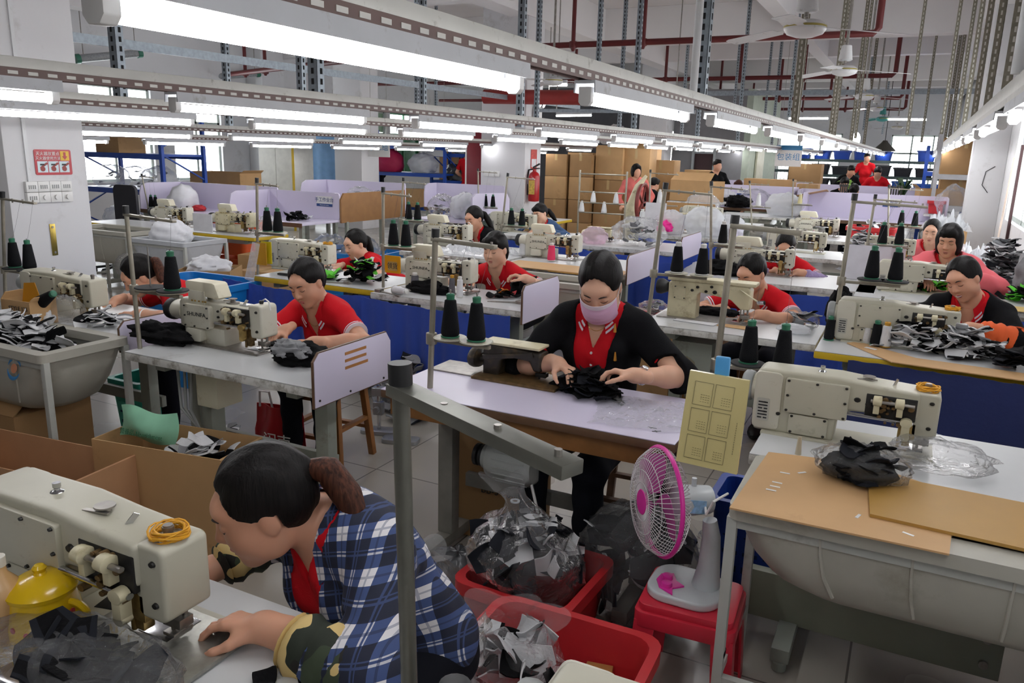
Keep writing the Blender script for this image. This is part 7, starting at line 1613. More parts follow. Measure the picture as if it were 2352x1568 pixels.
rack('blue rack with grey film heaps and a blue crate', -8.9, 16.0, 2.2, .8, 2.1, (.4, 1.0, 1.6)); lump('grey film heap on the blue rack top shelf', (-8.8, 15.9, 1.6), (.85, .34, .3), mat('grey film', C('7d8284'), .25, var=.3, scale=6), 77, amp=.35); crate('blue crate on the lower shelf of the film heap rack', -8.3, 15.9, 1.0, .6, .5, .4, 0, NAVYB); lump('dark film heap on the lower shelf of the film heap rack', (-9.3, 15.9, 1.0), (.45, .3, .25), mat('dark film', C('55575a')), 78, amp=.3)
for i in range(4): carton('flattened brown carton standing behind the racks, %s from the window' % ORD[i], -10.6+.62*i, 17.6, 0, .58, .5, 2.05, 0, False, m=CARDD, tape=False)
lump('orange bag on the rack beside the film heaps', (-9.9, 15.7, 1.75), (.2, .2, .15), mat('orange bag', C('d0541f'), .6), 79)
carton('small carton on the magenta bag rack lower shelf', -10.2, 15.2, .4, .5, .4, .4, 0, False); bundle('grey film bag right of the magenta bag', (-10.1, 15.4, 1.15), (.35, .3, .25), GG, 8, 80, m=FILMW, film_label='bag right of the magenta bag')
# red framed screen and mid machines
t = thing('red_screen', 'red panel standing beside the tiled column', 'panel', (-6.75, 11.9, 0)); MB().box((-.16, -.03, 0), (.16, .03, 2.0)).build('panel', mat('dark red panel', C('7d1224'), .4), t, bevel=.004); MB().box((-.18, -.035, 0), (-.15, .035, 2.0)).build('edge', PLAST, t)
# columns of tables further back (column, row) -> machines with stands
FT = [(-4.2, 6.0, 'A', 'white machine with panel left of the woman with long ponytail', -3.86, 6.62), (-3.05, 5.85, 'A', 'yellowed machine with tilted panel over the tan hardboard', -2.63, 6.42), (-4.2, 7.9, 'B', 'white machine beside the woman with glasses', -3.98, 8.35),
      (-3.08, 7.55, 'D', 'dark and cream machine beside the clear bag table', -2.9, 8.05), (-1.28, 6.12, 'A', 'white machine with letters left of the woman with lilac sleeves', -.86, 6.58), (-.3, 5.92, 'B', 'ivory machine before the woman in the coral jacket', .33, 6.35),
      (-.3, 7.85, 'B', 'white machine before the half hidden woman', .0, 8.35), (-1.3, 8.0, 'B', 'ivory machine beyond the woman with lilac sleeves', -.80, 8.45), (-2.95, 9.15, 'C', 'cream machine beside the white paper sheets', -2.35, 9.65), (-1.35, 9.9, 'A', 'cream machine left of the red basket', -.85, 10.4), (-3.0, 11.0, 'B', 'pale machine before the packing bench', -2.5, 11.5)]
for i, (x0, y0, kd, lb, nx, ny) in enumerate(FT):
    w = 1.1; y1 = ny+.30
    table('white sewing table under the %s' % ' '.join(lb.split()[:9]), x0, x0+w if x0 > -1 or True else 0, y0, y1, edge=EDGEW, panel=(.15, LAML) if i in (1, 3, 8) else None)
    machine(kd, lb, (nx, ny, .762), logo='SHUNFA' if kd == 'A' else None, elastic=(i in (5,)))
skirt('blue cloth of the table with the clear bag', (-3.08, 7.5), (-1.98, 7.5), .25, .735, folds=8); skirt('blue cloth of the table with the white film bags', (-2.9, 9.1), (-1.9, 9.1), .25, .735, folds=7); skirt('blue cloth before the woman with lilac sleeves', (-1.26, 6.08), (-.2, 6.08), .12, .735, folds=7); skirt('blue cloth hanging under the woman with glasses', (-4.2, 7.85), (-3.1, 7.85), .2, .735, folds=7)
skirt('blue cloth behind the tan hardboard', (-3.0, 6.95), (-1.9, 6.95), .3, .74, folds=7); skirt('blue cloth at the wall end of the coral jacket row', (.55, 5.88), (1.0, 5.88), .15, .735, folds=4)
o = MB().prism([(-3.0, 5.72), (-1.95, 5.68), (-1.97, 6.02), (-3.0, 6.08)], .7615, .767, 'z').build('hardboard_sheet', HARDB, None, smooth=0); tag(o, 'tan hardboard lying behind the woman with fringe', 'board'); o = MB().prism([(-2.55, 5.70), (-1.95, 5.66), (-1.95, 5.8), (-2.55, 5.84)], .754, .7612, 'z').build('hardboard_sheet', HARDB2, None, smooth=0); tag(o, 'brown strip of board under the tan hardboard', 'board')
trough('cream trough under the tan hardboard behind the woman with fringe', -3.0, -1.98, 5.25, 5.64, z=.735, ribs=False)
cone('pink thread cone behind the woman with fringe', PZ(1266, 598, .768), PNKTHR, CONEW, h=.15, r0=.036, r1=.026); cone('thick white thread cone left of the pink one', PZ(1203, 585, .768), WHTTHR, CONEW, h=.13, r0=.045, r1=.04)
film_sheet('white film bundles spread before the woman with long ponytail', (-3.55, 6.25, .763), .42, .18, .12, FILMW, 81); bundle('clear knotted bag with grey contents on the blue cloth table', (-2.5, 7.85, .763), (.28, .22, .17), GG, 14, 82, film_label='knotted bag on the blue cloth table'); bag('pink tinted film left of the knotted bag', (-2.95, 7.75, .763), (.14, .12, .1), clear('pink film', tint=(1, .8, .9), haze=.3), 83)
for i, (x, y, r) in enumerate(((-2.6, 9.35, .2), (-2.2, 9.4, .24), (-1.95, 9.6, .18))): bag('white film bag heaped on the far blue cloth table, %s' % ('left one', 'middle one', 'right one')[i], (x, y, .763), (r, r*.8, r*.8), FILMW, 84+i)
lump('bright pink cloth among the white film bags', (-2.62, 9.22, .80), (.1, .08, .09), mat('neon pink', C('e8218f'), .6), 87)
o = MB().box((-.13, -.003, 0), (.13, .003, .36)).build('paper_sheets', PAPER, None, loc=PY(1502, 520, 9.35), rot=(-.1, 0, 0)); o.location.z = .763; tag(o, 'white printed sheets standing beside the far stand', 'paper')
for i, (x, y, r) in enumerate(((-1.75, 7.6, .2), (-1.62, 7.9, .2), (-1.7, 7.2, .16))): bag('milky film bag in the aisle between the blue cloth tables, %s' % ('largest', 'rearmost', 'nearest')[i], (x, y, .35), (r, r, r), FILMW, 88+i)
crate('red bin in the aisle under the milky film bags', -1.72, 7.55, 0, .5, .7, .36, 0, REDB, holes=False, name='rimmed_bin', cat='bin')
lump('black fabric heap left of the woman with lilac sleeves', PZ(1655, 630, .763), (.17, .1, .07), CLK, 91, amp=.4)
crate('tall red slotted basket of grey pieces in the middle aisle', -.42, 10.35, .50, .52, .4, .42, 0, REDB, name='slotted_basket', cat='basket'); heap('grey piece on top of the tall red basket', 'pieces on the tall red basket', (-.42, 10.35, .90), .2, .14, .06, 12, GG, 92); table('table carrying the tall red basket', -.75, -.05, 10.1, 10.6, z=.5)
heap('grey striped insole stacked on the table beside the red basket', 'grey insoles by the red basket', (-.42, 8.15, .763), .1, .12, .26, 30, GG, 93, flat=.12, scale=1.25); heap('grey striped insole in the lower stack by the cloth', 'grey insoles in the lower stack', (-.35, 7.0, .763), .10, .12, .12, 14, GG, 94, flat=.12, scale=1.25)
for i, (px, y, w) in enumerate(((1990, 6.75, .17), (2030, 6.95, .15))): o = MB().box((-w, -.003, 0), (w, .003, .27)).build('white_board', mat('white board sheet', C('c9cad2'), .5), None, loc=(PY(px, 600, y).x, y, .765), rot=(-.08, 0, .05)); tag(o, ('large white sheet standing behind the leaning stand', 'second white sheet behind the large one')[i], 'sheet')
heap('bright green and black piece heaped before the coral jacket', 'green pieces before the coral jacket', tuple(PZ(2120, 665, .763)), .17, .1, .12, 26, KG, 95, scale=1.15); heap('green and black piece heaped at the wall end', 'green pieces at the wall end', (.78, 6.35, .763), .18, .14, .1, 24, KG, 96, scale=1.2)
o = MB().box((-.14, -.1, 0), (.14, .1, .003)).build('yellow_card', mat('yellow card', C('cdb069'), .6), None, loc=(.62, 5.98, .764), rot=(0, 0, .1)); tag(o, 'pale yellow card at the wall end of the table row', 'card')
table('table by the window wall carrying tall grey stacks', .46, 1.0, 7.0, 9.3, edge=EDGEY)
heap('grey insole in the tall stack by the window wall', 'tall stack by the window wall', (.70, 7.45, .763), .17, .2, .36, 70, GG, 97, flat=.16, scale=1.5); film_sheet('white film heap behind the tall grey stack', (.66, 8.6, .763), .34, .5, .3, FILMW, 98); carton('yellowish carton behind the coral jacket', .32, 8.0, 0, .34, .4, .74, 0, False, m=mat('yellow carton', C('b39a55'), .7))
lump('grey white bundle slumped at the tall stack foot', (.86, 7.0, .763), (.12, .16, .2), CLG, 99)
# more stands in the middle rows
table('table behind the long haired woman carrying a stand', -5.3, -4.35, 9.75, 10.5, edge=EDGEY)
ST = [((1633, 640), (1634, 425), (1625, 563), .24, 'over the lilac sleeves machine', ('K', '-')), ((1148, 560), (1166, 404), (1160, 520), .3, 'before the tiled column', ('k', 'k')), ((1100, 500), (1098, 392), (1110, 477), .3, 'beside the red panel', ('k', 'k')), ((918, 560), (926, 415), (920, 507), .26, 'at the end board', ('k', 'k')),
      ((1490, 531), (1494, 395), (1492, 470), .35, 'beside the seated man in black', ('w',)), ((1820, 500), (1822, 415), (1818, 470), .3, 'before the packing bench', ('y', '-')), ((1978, 640), (2010, 455), (1990, 563), .30, 'over the standing white sheets', ('k', 'k')), ((2040, 560), (2042, 430), (2040, 520), .35, 'behind the red basket', ('k', 'k')), ((1728, 520), (1722, 420), (1722, 475), .26, 'with the yellow tag', ('w',))]
for (bp, tp, lp, ar, who, cs_) in ST: stand('thread stand %s' % who, PZ(*bp, .762), tp, lp, cones=cs_, who='of the stand '+who, arm=ar, larm=ar, ppos=(ar*.35, ar*.75))
# thread rack with white cones and the red wheel machine
t = thing('cone_rack', 'tall tube rack with white cones before the cartons', 'rack', (-3.95, 10.6, 0)); b = MB()
for x in (-.35, .35): b.cyl((x, 0, 0), (x, 0, 1.45), .014, n=8)
for z in (.86, 1.0, 1.15, 1.4): b.cyl((-.35, 0, z), (.35, 0, z), .010, n=8)
b.build('rack_frame', POLEW, t)
for i in range(4): cone('white thread cone on the tube rack, %s' % ('nearest the woman with glasses', 'second from the woman with glasses', 'third from the woman with glasses', 'nearest the red wheel')[i], (-4.25+.17*i, 10.6, .87+.14*(i % 2)), WHTTHR, CONEW, h=.15, r0=.04, r1=.022, group='white cones on the tube rack')
t = thing('wheel_machine', 'rusty red spoked wheel machine with white cones beside the tube rack', 'machine', (-3.45, 10.9, 0)); RW = mat('rusty red iron', C('6a211c'), .5, var=.25)
MB().tube([(.0, .0, 0)]+[(0, 0, .7)], .05).build('pedestal', RW, t); MB().tube([(0, .26*math.cos(a), 1.02+.26*math.sin(a)) for a in [6.283*i/28 for i in range(28)]], .03, 8, closed=True).build('wheel', RW, t)
for k in range(5): MB().beam((0, 0, 1.02), (0, .26*math.cos(k*1.257), 1.02+.26*math.sin(k*1.257)), .03, .02).build('spoke', RW, t)
MB().tube([(-.1, -.1, .4), (-.14, -.1, .9), (-.05, -.08, 1.25), (.05, -.05, 1.4)], [.07, .09, .05, .02], 10).build('machine_arm', ENAMY, t)
for i in range(3): cone('white thread cone before the red wheel, %s' % ('left one', 'middle one', 'right one')[i], (-3.28+.1*i, 10.4, .763), WHTTHR, CONEW, h=.2, r0=.05, r1=.03, group='white cones before the red wheel')
table('small table carrying the white cones before the red wheel', -3.5, -2.9, 10.2, 10.7)
carton('open carton with a tall flap beside the red wheel', -3.1, 12.0, .45, .8, .55, .34, 0, True, (.0, .7, .6, 0), (100, 80, 120, 90)); table('low table carrying the open carton beside the red wheel', -3.6, -2.6, 11.75, 12.3, z=.45); bag('clear bag of grey pieces above the open carton', (-3.0, 12.6, .8), (.28, .2, .18), FILMD, 101); table('table under the clear bag behind the open carton', -3.4, -2.5, 12.35, 12.9, z=.79)
# carton stacks beside the fire extinguisher column
st = [(-6.05, 13.9, (.42, .42, .42, .4)), (-5.58, 13.95, (.42, .42, .42, .4)), (-5.08, 14.1, (.6, .62, .62)), (-4.6, 14.2, (.5, .6, .7)), (-4.3, 14.75, (.5, .5, .6)), (-4.75, 15.0, (.6, .6, .66)), (-5.25, 14.9, (.6, .6, .62)), (-5.85, 14.6, (.6, .6, .5)), (-5.2, 15.6, (.6, .6, .75))]
nm = ('beside the extinguisher', 'second from the extinguisher', 'with the widest cartons', 'behind the pink sweater', 'right of the pink sweater', 'behind the pink sweater stack', 'nearest the grey column', 'behind the extinguisher stack', 'behind the widest cartons')
for (x, y, hs), n in zip(st, nm):
    z = 0
    for j, h in enumerate(hs): carton('brown carton, %s of the stack %s' % (('lowest', 'second', 'third', 'topmost')[j if j < len(hs)-1 else 3], n), x, y, z, .42 if h < .45 else .52, .42, h-.006, .03*(j % 2), False, m=(CARD, CARDD)[j % 2]); z += h
bag('clear film bag on the carton stack', (-5.08, 14.1, 1.845), (.3, .24, .2), FILMD, 102)
carton('slanted open carton flap beside the seated man', -3.5, 14.2, .9, .8, .5, .36, -.3, True, (.9, 0, 0, 0), (40, 90, 90, 90)); table('bench under the slanted carton', -3.95, -3.05, 13.9, 14.6, z=.895)
carton('carton on the bench left of the dark man', -4.15, 17.0, .9, .55, .5, .5, 0, False); table('bench under the carton left of the dark man', -4.6, -3.7, 16.7, 17.3, z=.895)
# fire extinguisher and switch plates
t = thing('fire_extinguisher', 'red fire extinguisher hanging on the tiled column corner', 'fire extinguisher', (-5.50, 11.62, .90)); MB().lathe([(.03, 0), (.085, .01), (.09, .04), (.09, .40), (.07, .45), (.03, .48), (.03, .52)], n=22).build('cylinder', mat('extinguisher red', C('a5181c'), .3), t); MB().box((-.05, -.092, .12), (.05, -.085, .34)).build('instruction_label', mat('extinguisher label', C('c9a84a'), .5, var=.3, scale=40), t)
MB().beam((-.02, 0, .54), (.10, -.03, .60), .03, .02).beam((-.02, 0, .52), (.1, -.03, .53), .03, .02).build('handle', BLACK, t); MB().tube([(0, 0, .52), (-.1, 0, .5), (-.13, 0, .36), (-.11, 0, .1)], .014, 7).build('hose', BLACK, t)
t = thing('emergency_light', 'twin head emergency light on the tiled column', 'emergency light', PX(1231, 250, -5.60)); MB().box((0, -.11, -.16), (.06, .11, .02)).build('light_body', PLAST, t, bevel=.006)
for s in (-1, 1): MB().cyl((.04, s*.07, .08), (.11, s*.07, .06), .05, n=14).build('lamp_head', CHROME, t)
t = thing('wall_notice', 'small red and yellow notice on the tiled column', 'sign', PX(1226, 365, -5.615)); MB().box((0, -.11, -.15), (.004, .11, .15)).build('sign_plate', mat('notice red', C('b5322c'), .4, var=.3, scale=30), t); MB().box((.004, -.09, -.13), (.006, .09, .0)).build('sign_picture', PAPER, t)
for i, (x, y, z, ax) in enumerate(((-6.2, 11.49, 1.32, 'y'), (-5.61, 11.75, 1.22, 'x'))):
    t = thing('switch_plate', ('grey switch row on the front of the tiled column', 'white switch row on the side of the tiled column')[i], 'switch', (x, y, z), 0 if ax == 'y' else math.pi/2)
    for k in range(3): MB().box((-.15+.1*k, -.015, -.045), (-.06+.1*k, 0, .045)).build('switch', PLAST, t, bevel=.004)
# near column: red sign, switch boxes, brass plate, conduit
cy = lambda px, py: PX(px, py, -5.40)
s0, s1 = cy(82, 402), cy(160, 344); sw_, sh_ = (s1.y-s0.y), (s1.z-s0.z)
t = thing('safety_sign', 'red and yellow fire extinguisher instruction sign on the near column', 'sign', (-5.398, (s0.y+s1.y)/2, (s0.z+s1.z)/2), math.pi/2); RS = mat('sign red', C('b32732'), .35, var=.03)
MB().prism(rrect(-sw_/2, -sh_/2, sw_/2, sh_/2, .012), -.004, 0, 'y').build('sign_plate', RS, t)
b = MB()
for i in range(3): b.box((-sw_*.44+sw_*.295*i, -.0055, -sh_*.40), (-sw_*.44+sw_*.295*i+sw_*.27, -.004, sh_*.04))
b.build('picture_panel', mat('pale blue print', C('cfe2e8'), .4), t); MB().box((sw_*.20, -.0055, sh_*.07), (sw_*.44, -.004, sh_*.44)).build('yellow_panel', mat('sign yellow', C('e0b51e'), .4), t)
MB().prism([(sw_*.29, sh_*.40), (sw_*.35, sh_*.40), (sw_*.35, sh_*.24), (sw_*.39, sh_*.24), (sw_*.32, sh_*.10), (sw_*.25, sh_*.24), (sw_*.29, sh_*.24)], -.007, -.0055, 'y').build('down_arrow', RS, t)
text('lettering', '灭火器放置点', sh_*.165, PLAST, t, (-sw_*.14, -.0055, sh_*.33), (math.pi/2, 0, 0)); text('lettering', '灭火器使用方法', sh_*.15, PLAST, t, (-sw_*.14, -.0055, sh_*.15), (math.pi/2, 0, 0))
for i in range(3):
    x = -sw_*.31+sw_*.295*i; MB().cyl((x, -.006, -sh_*.26), (x, -.008, -sh_*.26), sh_*.10, n=14).prism([(x-.02, -sh_*.2), (x+.03, sh_*.0), (x+.04, -.01), (x-.01, -sh_*.24)], -.0078, -.006, 'y').build('pictogram', mat('pictogram red', C('8d2a24'), .4), t)
    MB().box((x-sw_*.06, -.0085, -sh_*.12), (x+sw_*.05, -.006, -sh_*.06)).build('pictogram_hand', INK, t)
s0, s1 = cy(58, 467), cy(158, 414); bw = (s1.y-s0.y)/4; bh = (s1.z-s0.z)/2
for r_ in range(2):
    for c in range(4):
        sock = r_ == 0 or c == 0
        t = thing('wall_switch', '%s plate, %s of four in the %s row on the near column' % ('slotted socket' if sock else 'round knob switch', ORD[c], ('upper', 'lower')[r_]), 'switch', (-5.398, s0.y+bw*(c+.5), s1.z-bh*(r_+.5)), math.pi/2, 'switch plates on the near column')
        MB().box((-bw*.49, -.03, -bh*.48), (bw*.49, 0, bh*.48)).build('plate', PLAST, t, bevel=.004)
        if sock:
            b = MB()
            for i in range(4): b.box((-bw*.3+i*bw*.17, -.0315, -bh*.2), (-bw*.3+i*bw*.17+bw*.09, -.030, bh*.15))
            b.build('socket_slots', GREYM, t)
        else: MB().cyl((0, -.03, 0), (0, -.045, 0), bw*.2, n=16).build('switch_knob', PLAST, t)
p0, p1 = cy(127, 586), cy(118, 514); t = thing('brass_plate', 'narrow brass plate screwed to the near column', 'plate', (-5.398, (p0.y+p1.y)/2, (p0.z+p1.z)/2), math.pi/2); hh = (p1.z-p0.z)/2; MB().box((-.02, -.005, -hh), (.02, 0, hh)).build('plate', mat('brass', C('a8924a'), .3, metal=.9), t, bevel=.001)
for s in (-1, 1): MB().cyl((0, -.005, s*hh*.8), (0, -.009, s*hh*.8), .008, n=10).build('screw', STEEL, t)
p = cy(62, 380); w = MB().box((-5.40, p.y-.012, 1.25), (-5.385, p.y+.012, 4.2)).build('cable_duct', WHITEM); tag(w, 'white cable duct running up the near column', 'cable duct')
# hanging department signs
for i, (px, py, y, s) in enumerate((((870, 335), 0, 13.5, '手工组'), ((1002, 336), 0, 15.5, '备料组'), ((1811, 358), 0, 18, '包装组'))):
    p = PY(*px, y); t = thing('hanging_sign', ('blue topped hanging sign left of the tiled column', 'second blue topped hanging sign near the tiled column', 'pale hanging sign before the far window')[i], 'sign', p); MB().box((-.27, -.006, -.22), (.27, .006, .22)).build('sign_plate', PLAST, t); MB().box((-.27, -.008, .12), (.27, -.006, .22)).build('blue_band', mat('sign blue', C('2b7fb4'), .4), t); text('lettering', s, .16, mat('sign blue', C('2b7fb4')), t, (0, -.008, -.03), (math.pi/2, 0, 0))
    for q in (-.2, .2): MB().cyl((q, 0, .22), (q, 0, ZC-p.z), .004, n=5).build('cord', STEEL, t)
# packing benches
wst('lilac packing bench with a blue lettered sign behind the seated man', -3.75, -2.0, 15.2, 16.0, ph=.40, left=True, right=LAML, sign='包装台', sg_at=.42); wst('lilac packing bench under the raised carton flap', -1.95, -.95, 15.4, 16.1, ph=.38, left=True, right=LAML, sign='包装台', sg_at=.2)
wst('lilac inspection bench with brushes on its screen near the window wall', -1.62, .45, 13.5, 14.3, ph=.40, left=True, right=LAML, sign='检验台', sg_at=.62); wst('far lilac bench where the plants stand', -2.0, .35, 17.2, 18.0, ph=.42); wst('far lilac bench left of the plants', -4.4, -2.1, 17.6, 18.4, ph=.42)
for i, (x, y, z, r, m) in enumerate(((-3.3, 15.5, .77, .25, FILMW), (-2.7, 15.5, .77, .28, FILM), (-2.2, 15.6, .77, .22, FILMW), (-1.9, 13.6, .77, .3, FILMW))):
    bag('film bag on the packing benches, %s' % ('nearest the seated man', 'middle one', 'beside the screen end', 'large milky one before the red basket')[i], (x, y, z), (r, r*.8, r*.7), m, 110+i)
lump('black gloves heaped on the packing bench', (-3.0, 15.35, .77), (.25, .2, .14), CLK, 115, amp=.4); lump('black heap beside the milky film bag', (-1.85, 15.3, .77), (.3, .2, .16), CLK, 116, amp=.35); table('table with film and black heaps before the packing benches', -2.9, -1.7, 13.2, 14.0)
o = MB().add([PY(1770, 460, 14), PY(1900, 436, 14.0), PY(1905, 442, 14.6), PY(1800, 470, 14.6)], [(0, 1, 2, 3)]).build('raised_flap', CARD, None, solid=.008); tag(o, 'raised carton flap slanting over the second packing bench', 'cardboard')
carton('carton under the raised flap', -1.5, 15.75, .77, .5, .4, .3, 0, True, (0, 0, 0, 0))
for i in range(9):
    p = PY(1928+5*i if i < 4 else 2045+6*(i-4), 452 if i < 4 else 448, 14.28); p.z = 1.155; o = MB().cyl((0, 0, 0), (0, 0, .1), .012, n=8).lathe([(.02, .1), (.022, .12), (.001, .16)], n=8).build('brush', DKSTEEL, None, loc=(p.x, 14.29, p.z)); tag(o, 'small dark brush stuck along the inspection bench screen', 'brush', 'brushes on the inspection screen')
carton('wide carton lying on the bench behind two dark heads', -2.75, 17.3, .9, 1.0, .4, .36, 0, False); carton('carton with packing film beside the wide carton', -1.95, 17.0, .9, .4, .4, .3, 0, False); table('bench carrying the wide carton', -3.4, -1.6, 17.0, 17.55, z=.895)
for j in range(2): carton(('lower', 'upper')[j]+' brown carton of the pair before the far window', -2.5, 21.0, .62+.48*j, .75, .6, .47, 0, False, m=CARDD)
table('far table under the carton pair', -3.2, -1.7, 20.6, 21.4, z=.615)
crate('bright blue tub beside the cream door', -3.45, 22.8, .7, .7, .5, .3, 0, BLUEB, holes=False, name='plastic_tub', cat='tub'); table('table carrying the bright blue tub', -3.7, -2.2, 22.5, 23.1, z=.695)
# potted plants
def plant(label, x, y, z, h, n, seed, m):
    t = thing('potted_plant', label, 'plant', (x, y, z)); r = random.Random(seed); MB().lathe([(.07, 0), (.1, .14), (.11, .15), (.09, .15)], n=14).build('pot', mat('dark pot', C('2d2a28'), .5), t); b = MB()
    for i in range(n):
        a = r.uniform(0, 6.28); L_ = h*r.uniform(.6, 1.05); o = r.uniform(.3, .9)*h*.5; c, s = math.cos(a), math.sin(a)
        pts = [Vector((0, 0, .13)), Vector((c*o*.35, s*o*.35, .13+L_*.6)), Vector((c*o*.8, s*o*.8, .13+L_*.9)), Vector((c*o*1.25, s*o*1.25, .13+L_*.82))]; sd = Vector((-s, c, 0)); ws = (.008, .03, .03, .002)
        b.add([p+sd*w*q for p, w in zip(pts, ws) for q in (-1, 1)], [(0, 1, 3, 2), (2, 3, 5, 4), (4, 5, 7, 6)])
    b.build('leaves', m, t, smooth=60); return t
plant('leafy yellow green potted plant between the men in red', -1.30, 17.6, .77, .42, 22, 1, mat('leaf green', C('6f9a35'), .5, var=.2)); plant('spiky dark potted plant right of the man in red', -.25, 17.6, .77, .5, 30, 2, mat('dark leaf', C('33502a'), .5, var=.2))
# shelving with blue bins before the far windows
t_ = rack('dark green rack full of blue bins before the far window', -1.3, 26.5, 4.6, .8, 2.05, (.35, .8, 1.25, 1.7), m=mat('dark rack', C('2a3b3c'), .5)); rack('dark rack of bins under the far left window', -4.3, 26.8, 1.3, .8, 1.6, (.4, .9, 1.35), m=MATS['dark rack'])
k = 0
for zi, z in enumerate((.35, .8, 1.25, 1.7)):
    for i in range(8):
        if (zi, i) in ((3, 5), (2, 7)): continue
        crate('blue bin on the far rack, %s on the %s shelf' % (ORD[i], ('lowest', 'second', 'third', 'top')[zi]), -3.3+.57*i, 26.5, z, .48, .6, .26+.05*((i+zi) % 3 == 0), 0, (NAVYB, mat('mid blue bin', C('1b55b0'), .4), mat('black bin', C('1b1d24'), .5))[(i*3+zi) % 3], holes=False, name='plastic_bin', cat='bin', group='bins on the far rack')
for i in range(3):
    for j in range(3): crate('dark grey bin stacked at the near end of the far rack, column %s, level %s' % (('one', 'two', 'three')[i], ('one', 'two', 'three')[j]), -3.0+.55*i, 23.6, .3*j+.3, .5, .5, .29, 0, mat('black bin', C('1b1d24')), holes=False, name='plastic_bin', cat='bin', group='dark bins stacked before the far rack')
table('low table under the dark grey bins', -3.35, -1.55, 23.3, 24.0, z=.295)
# right wall shelving beyond the column
rack('white steel shelf with cartons beside the window wall column', .62, 15.6, .75, 1.8, 2.2, (.4, 1.0, 1.5), m=mat('white steel', C('c3c5c8'), .4)); carton('large dark carton on the shelf by the window wall column', .62, 15.6, 1.5, .65, 1.3, .58, 0, False, m=CARDD); carton('carton on the middle shelf by the window wall column', .62, 15.4, 1.0, .6, .9, .42, 0, False)
rack('blue shelf behind the white steel shelf', .5, 18.6, .8, 1.6, 2.0, (.4, 1.0, 1.5)); carton('carton tilted on the bench before the white shelf', .22, 14.9, .9, .42, .4, .36, .2, True, (0, 0, .5, 0), (90, 90, 140, 90)); table('bench under the tilted carton', -.0, .42, 14.6, 15.2, z=.895)
crate('small red bin beside the tilted carton', .3, 14.2, .9, .22, .22, .2, 0, REDB, holes=False, name='plastic_bin', cat='bin'); table('stand under the small red bin', .14, .46, 14.05, 14.4, z=.895)
carton('carton of white sheets at the foot of the window wall column', .40, 12.0, .35, .5, .5, .48, 0, True, (0, 0, 0, 0)); carton('flat carton under the carton of white sheets', .40, 12.0, 0, .55, .5, .345, 0, False); film_sheet('white film spilling over the carton at the column foot', (.42, 12.0, .82), .28, .26, .3, FILMW, 120)
for i, (x, y, z, r) in enumerate(((.45, 13.0, .8, .3), (.5, 13.4, 1.1, .22), (.38, 13.2, .4, .34))): bag('clear bag in the heap beside the window wall column, %s' % ('middle', 'uppermost', 'lowest')[i], (x, y, z*.0+(.0, .45, .9)[(2, 0, 1)[i] if False else (1, 2, 0)[i]]), (r, r, .26), (FILMD, FILM, FILMW)[i], 121+i)
o = MB().beam((.90, 10.6, .75), (.98, 11.2, 1.75), .02, .05).build('leaning_board', mat('pale board', C('b8a79a'), .6)); tag(o, 'narrow board leaning at the window wall', 'board'); o = MB().box((.99, 10.75, .7), (1.018, 10.81, 1.9)).build('dark_strip', mat('dark maroon strip', C('3a1c1e'), .5)); tag(o, 'dark maroon strip on the window wall', 'strip')
o = MB().tube([(.90, 12.594, 1.65), (.80, 12.594, 1.58), (.78, 12.594, 1.4), (.86, 12.594, 1.3)], .005, 6).build('loose_cable', BLACK); tag(o, 'loose dark cable on the window wall column', 'cable')
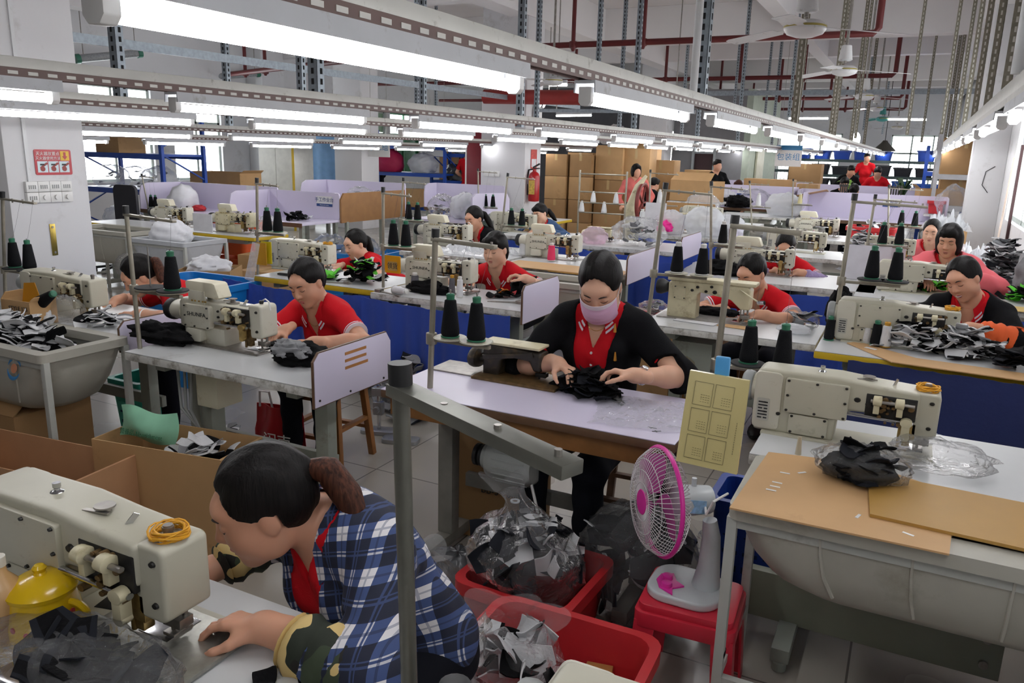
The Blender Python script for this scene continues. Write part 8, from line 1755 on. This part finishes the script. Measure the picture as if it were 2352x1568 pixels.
# people further back
pr('standing person in salmon sweater with short black hair before the cartons', PY(1462, 392, 12.9), yaw=40, pitch=4, tyaw=20, outfit='sweater', hair='bob', res=.016, stand_=True, pelvis=(PY(1462, 392, 12.9).x-.0, 12.92, .88), sc=.98)
pr('seated man in black seen from behind at the packing bench', PY(1503, 424, 13.3), yaw=150, pitch=22, tyaw=160, outfit='blackshirt', hair='short', res=.016, seat=.62, L=None, R=None)
pr('standing man in dark clothes before the grey partition', PY(1648, 380, 16.3), yaw=50, pitch=2, tyaw=40, outfit='blackshirt', hair='short', res=.018, stand_=True, pelvis=(PY(1648, 380, 16.3).x, 16.35, .92), sc=1.05)
pr('man in dark jacket leaning over the far bench beside the leafy plant', PY(1955, 392, 19.2), yaw=30, pitch=30, tyaw=20, outfit='blackshirt', hair='short', res=.02, stand_=True, pelvis=(PY(1955, 392, 19.2).x-.1, 19.4, .9)); pr('person in red shirt standing at the blue bin rack', PY(1992, 362, 22.5), yaw=20, pitch=6, outfit='redshirt', hair='short', res=.02, stand_=True, pelvis=(PY(1992, 362, 22.5).x, 22.5, .9))
pr('man in red jacket with glasses bending over the plant bench', PY(2016, 396, 18.6), yaw=0, pitch=30, outfit='redshirt', hair='short', res=.02, extras=[('glasses',)], stand_=True, pelvis=(PY(2016, 396, 18.6).x, 18.9, .85))
pr('young man in dark shirt seated behind the inspection bench', PY(1940, 422, 15.6), yaw=24, pitch=24, outfit='blackshirt', hair='short', res=.018, seat=.56); pr('person with dark bun seen from behind at the inspection bench', PY(1962, 438, 14.75), yaw=170, pitch=10, tyaw=175, outfit='blackshirt', hair='bun', res=.018, seat=.56)
pr('dark haired head behind the wide carton bench, nearer the partition', PY(1668, 424, 17.9), yaw=160, pitch=15, tyaw=170, outfit='blackshirt', hair='pony', res=.02, seat=.6); pr('brown haired head behind the wide carton bench, nearer the carton', PY(1697, 426, 17.5), yaw=150, pitch=20, tyaw=170, outfit='redshirt', hair='pony', hairm=HAIRB, res=.02, seat=.6)
pr('person in navy bending by the barred window on the column side', PY(850, 384, 17.5), yaw=60, pitch=35, tyaw=70, outfit='blackshirt', hair='pony', res=.02, stand_=True, pelvis=(PY(868, 410, 17.5).x, 17.5, .9), legmat=NAVYT); pr('person in red standing behind the red panel', PY(1075, 350, 15.5), yaw=180, pitch=0, tyaw=180, outfit='redshirt', hair='short', res=.02, stand_=True, pelvis=(PY(1075, 350, 15.5).x, 15.5, .9))
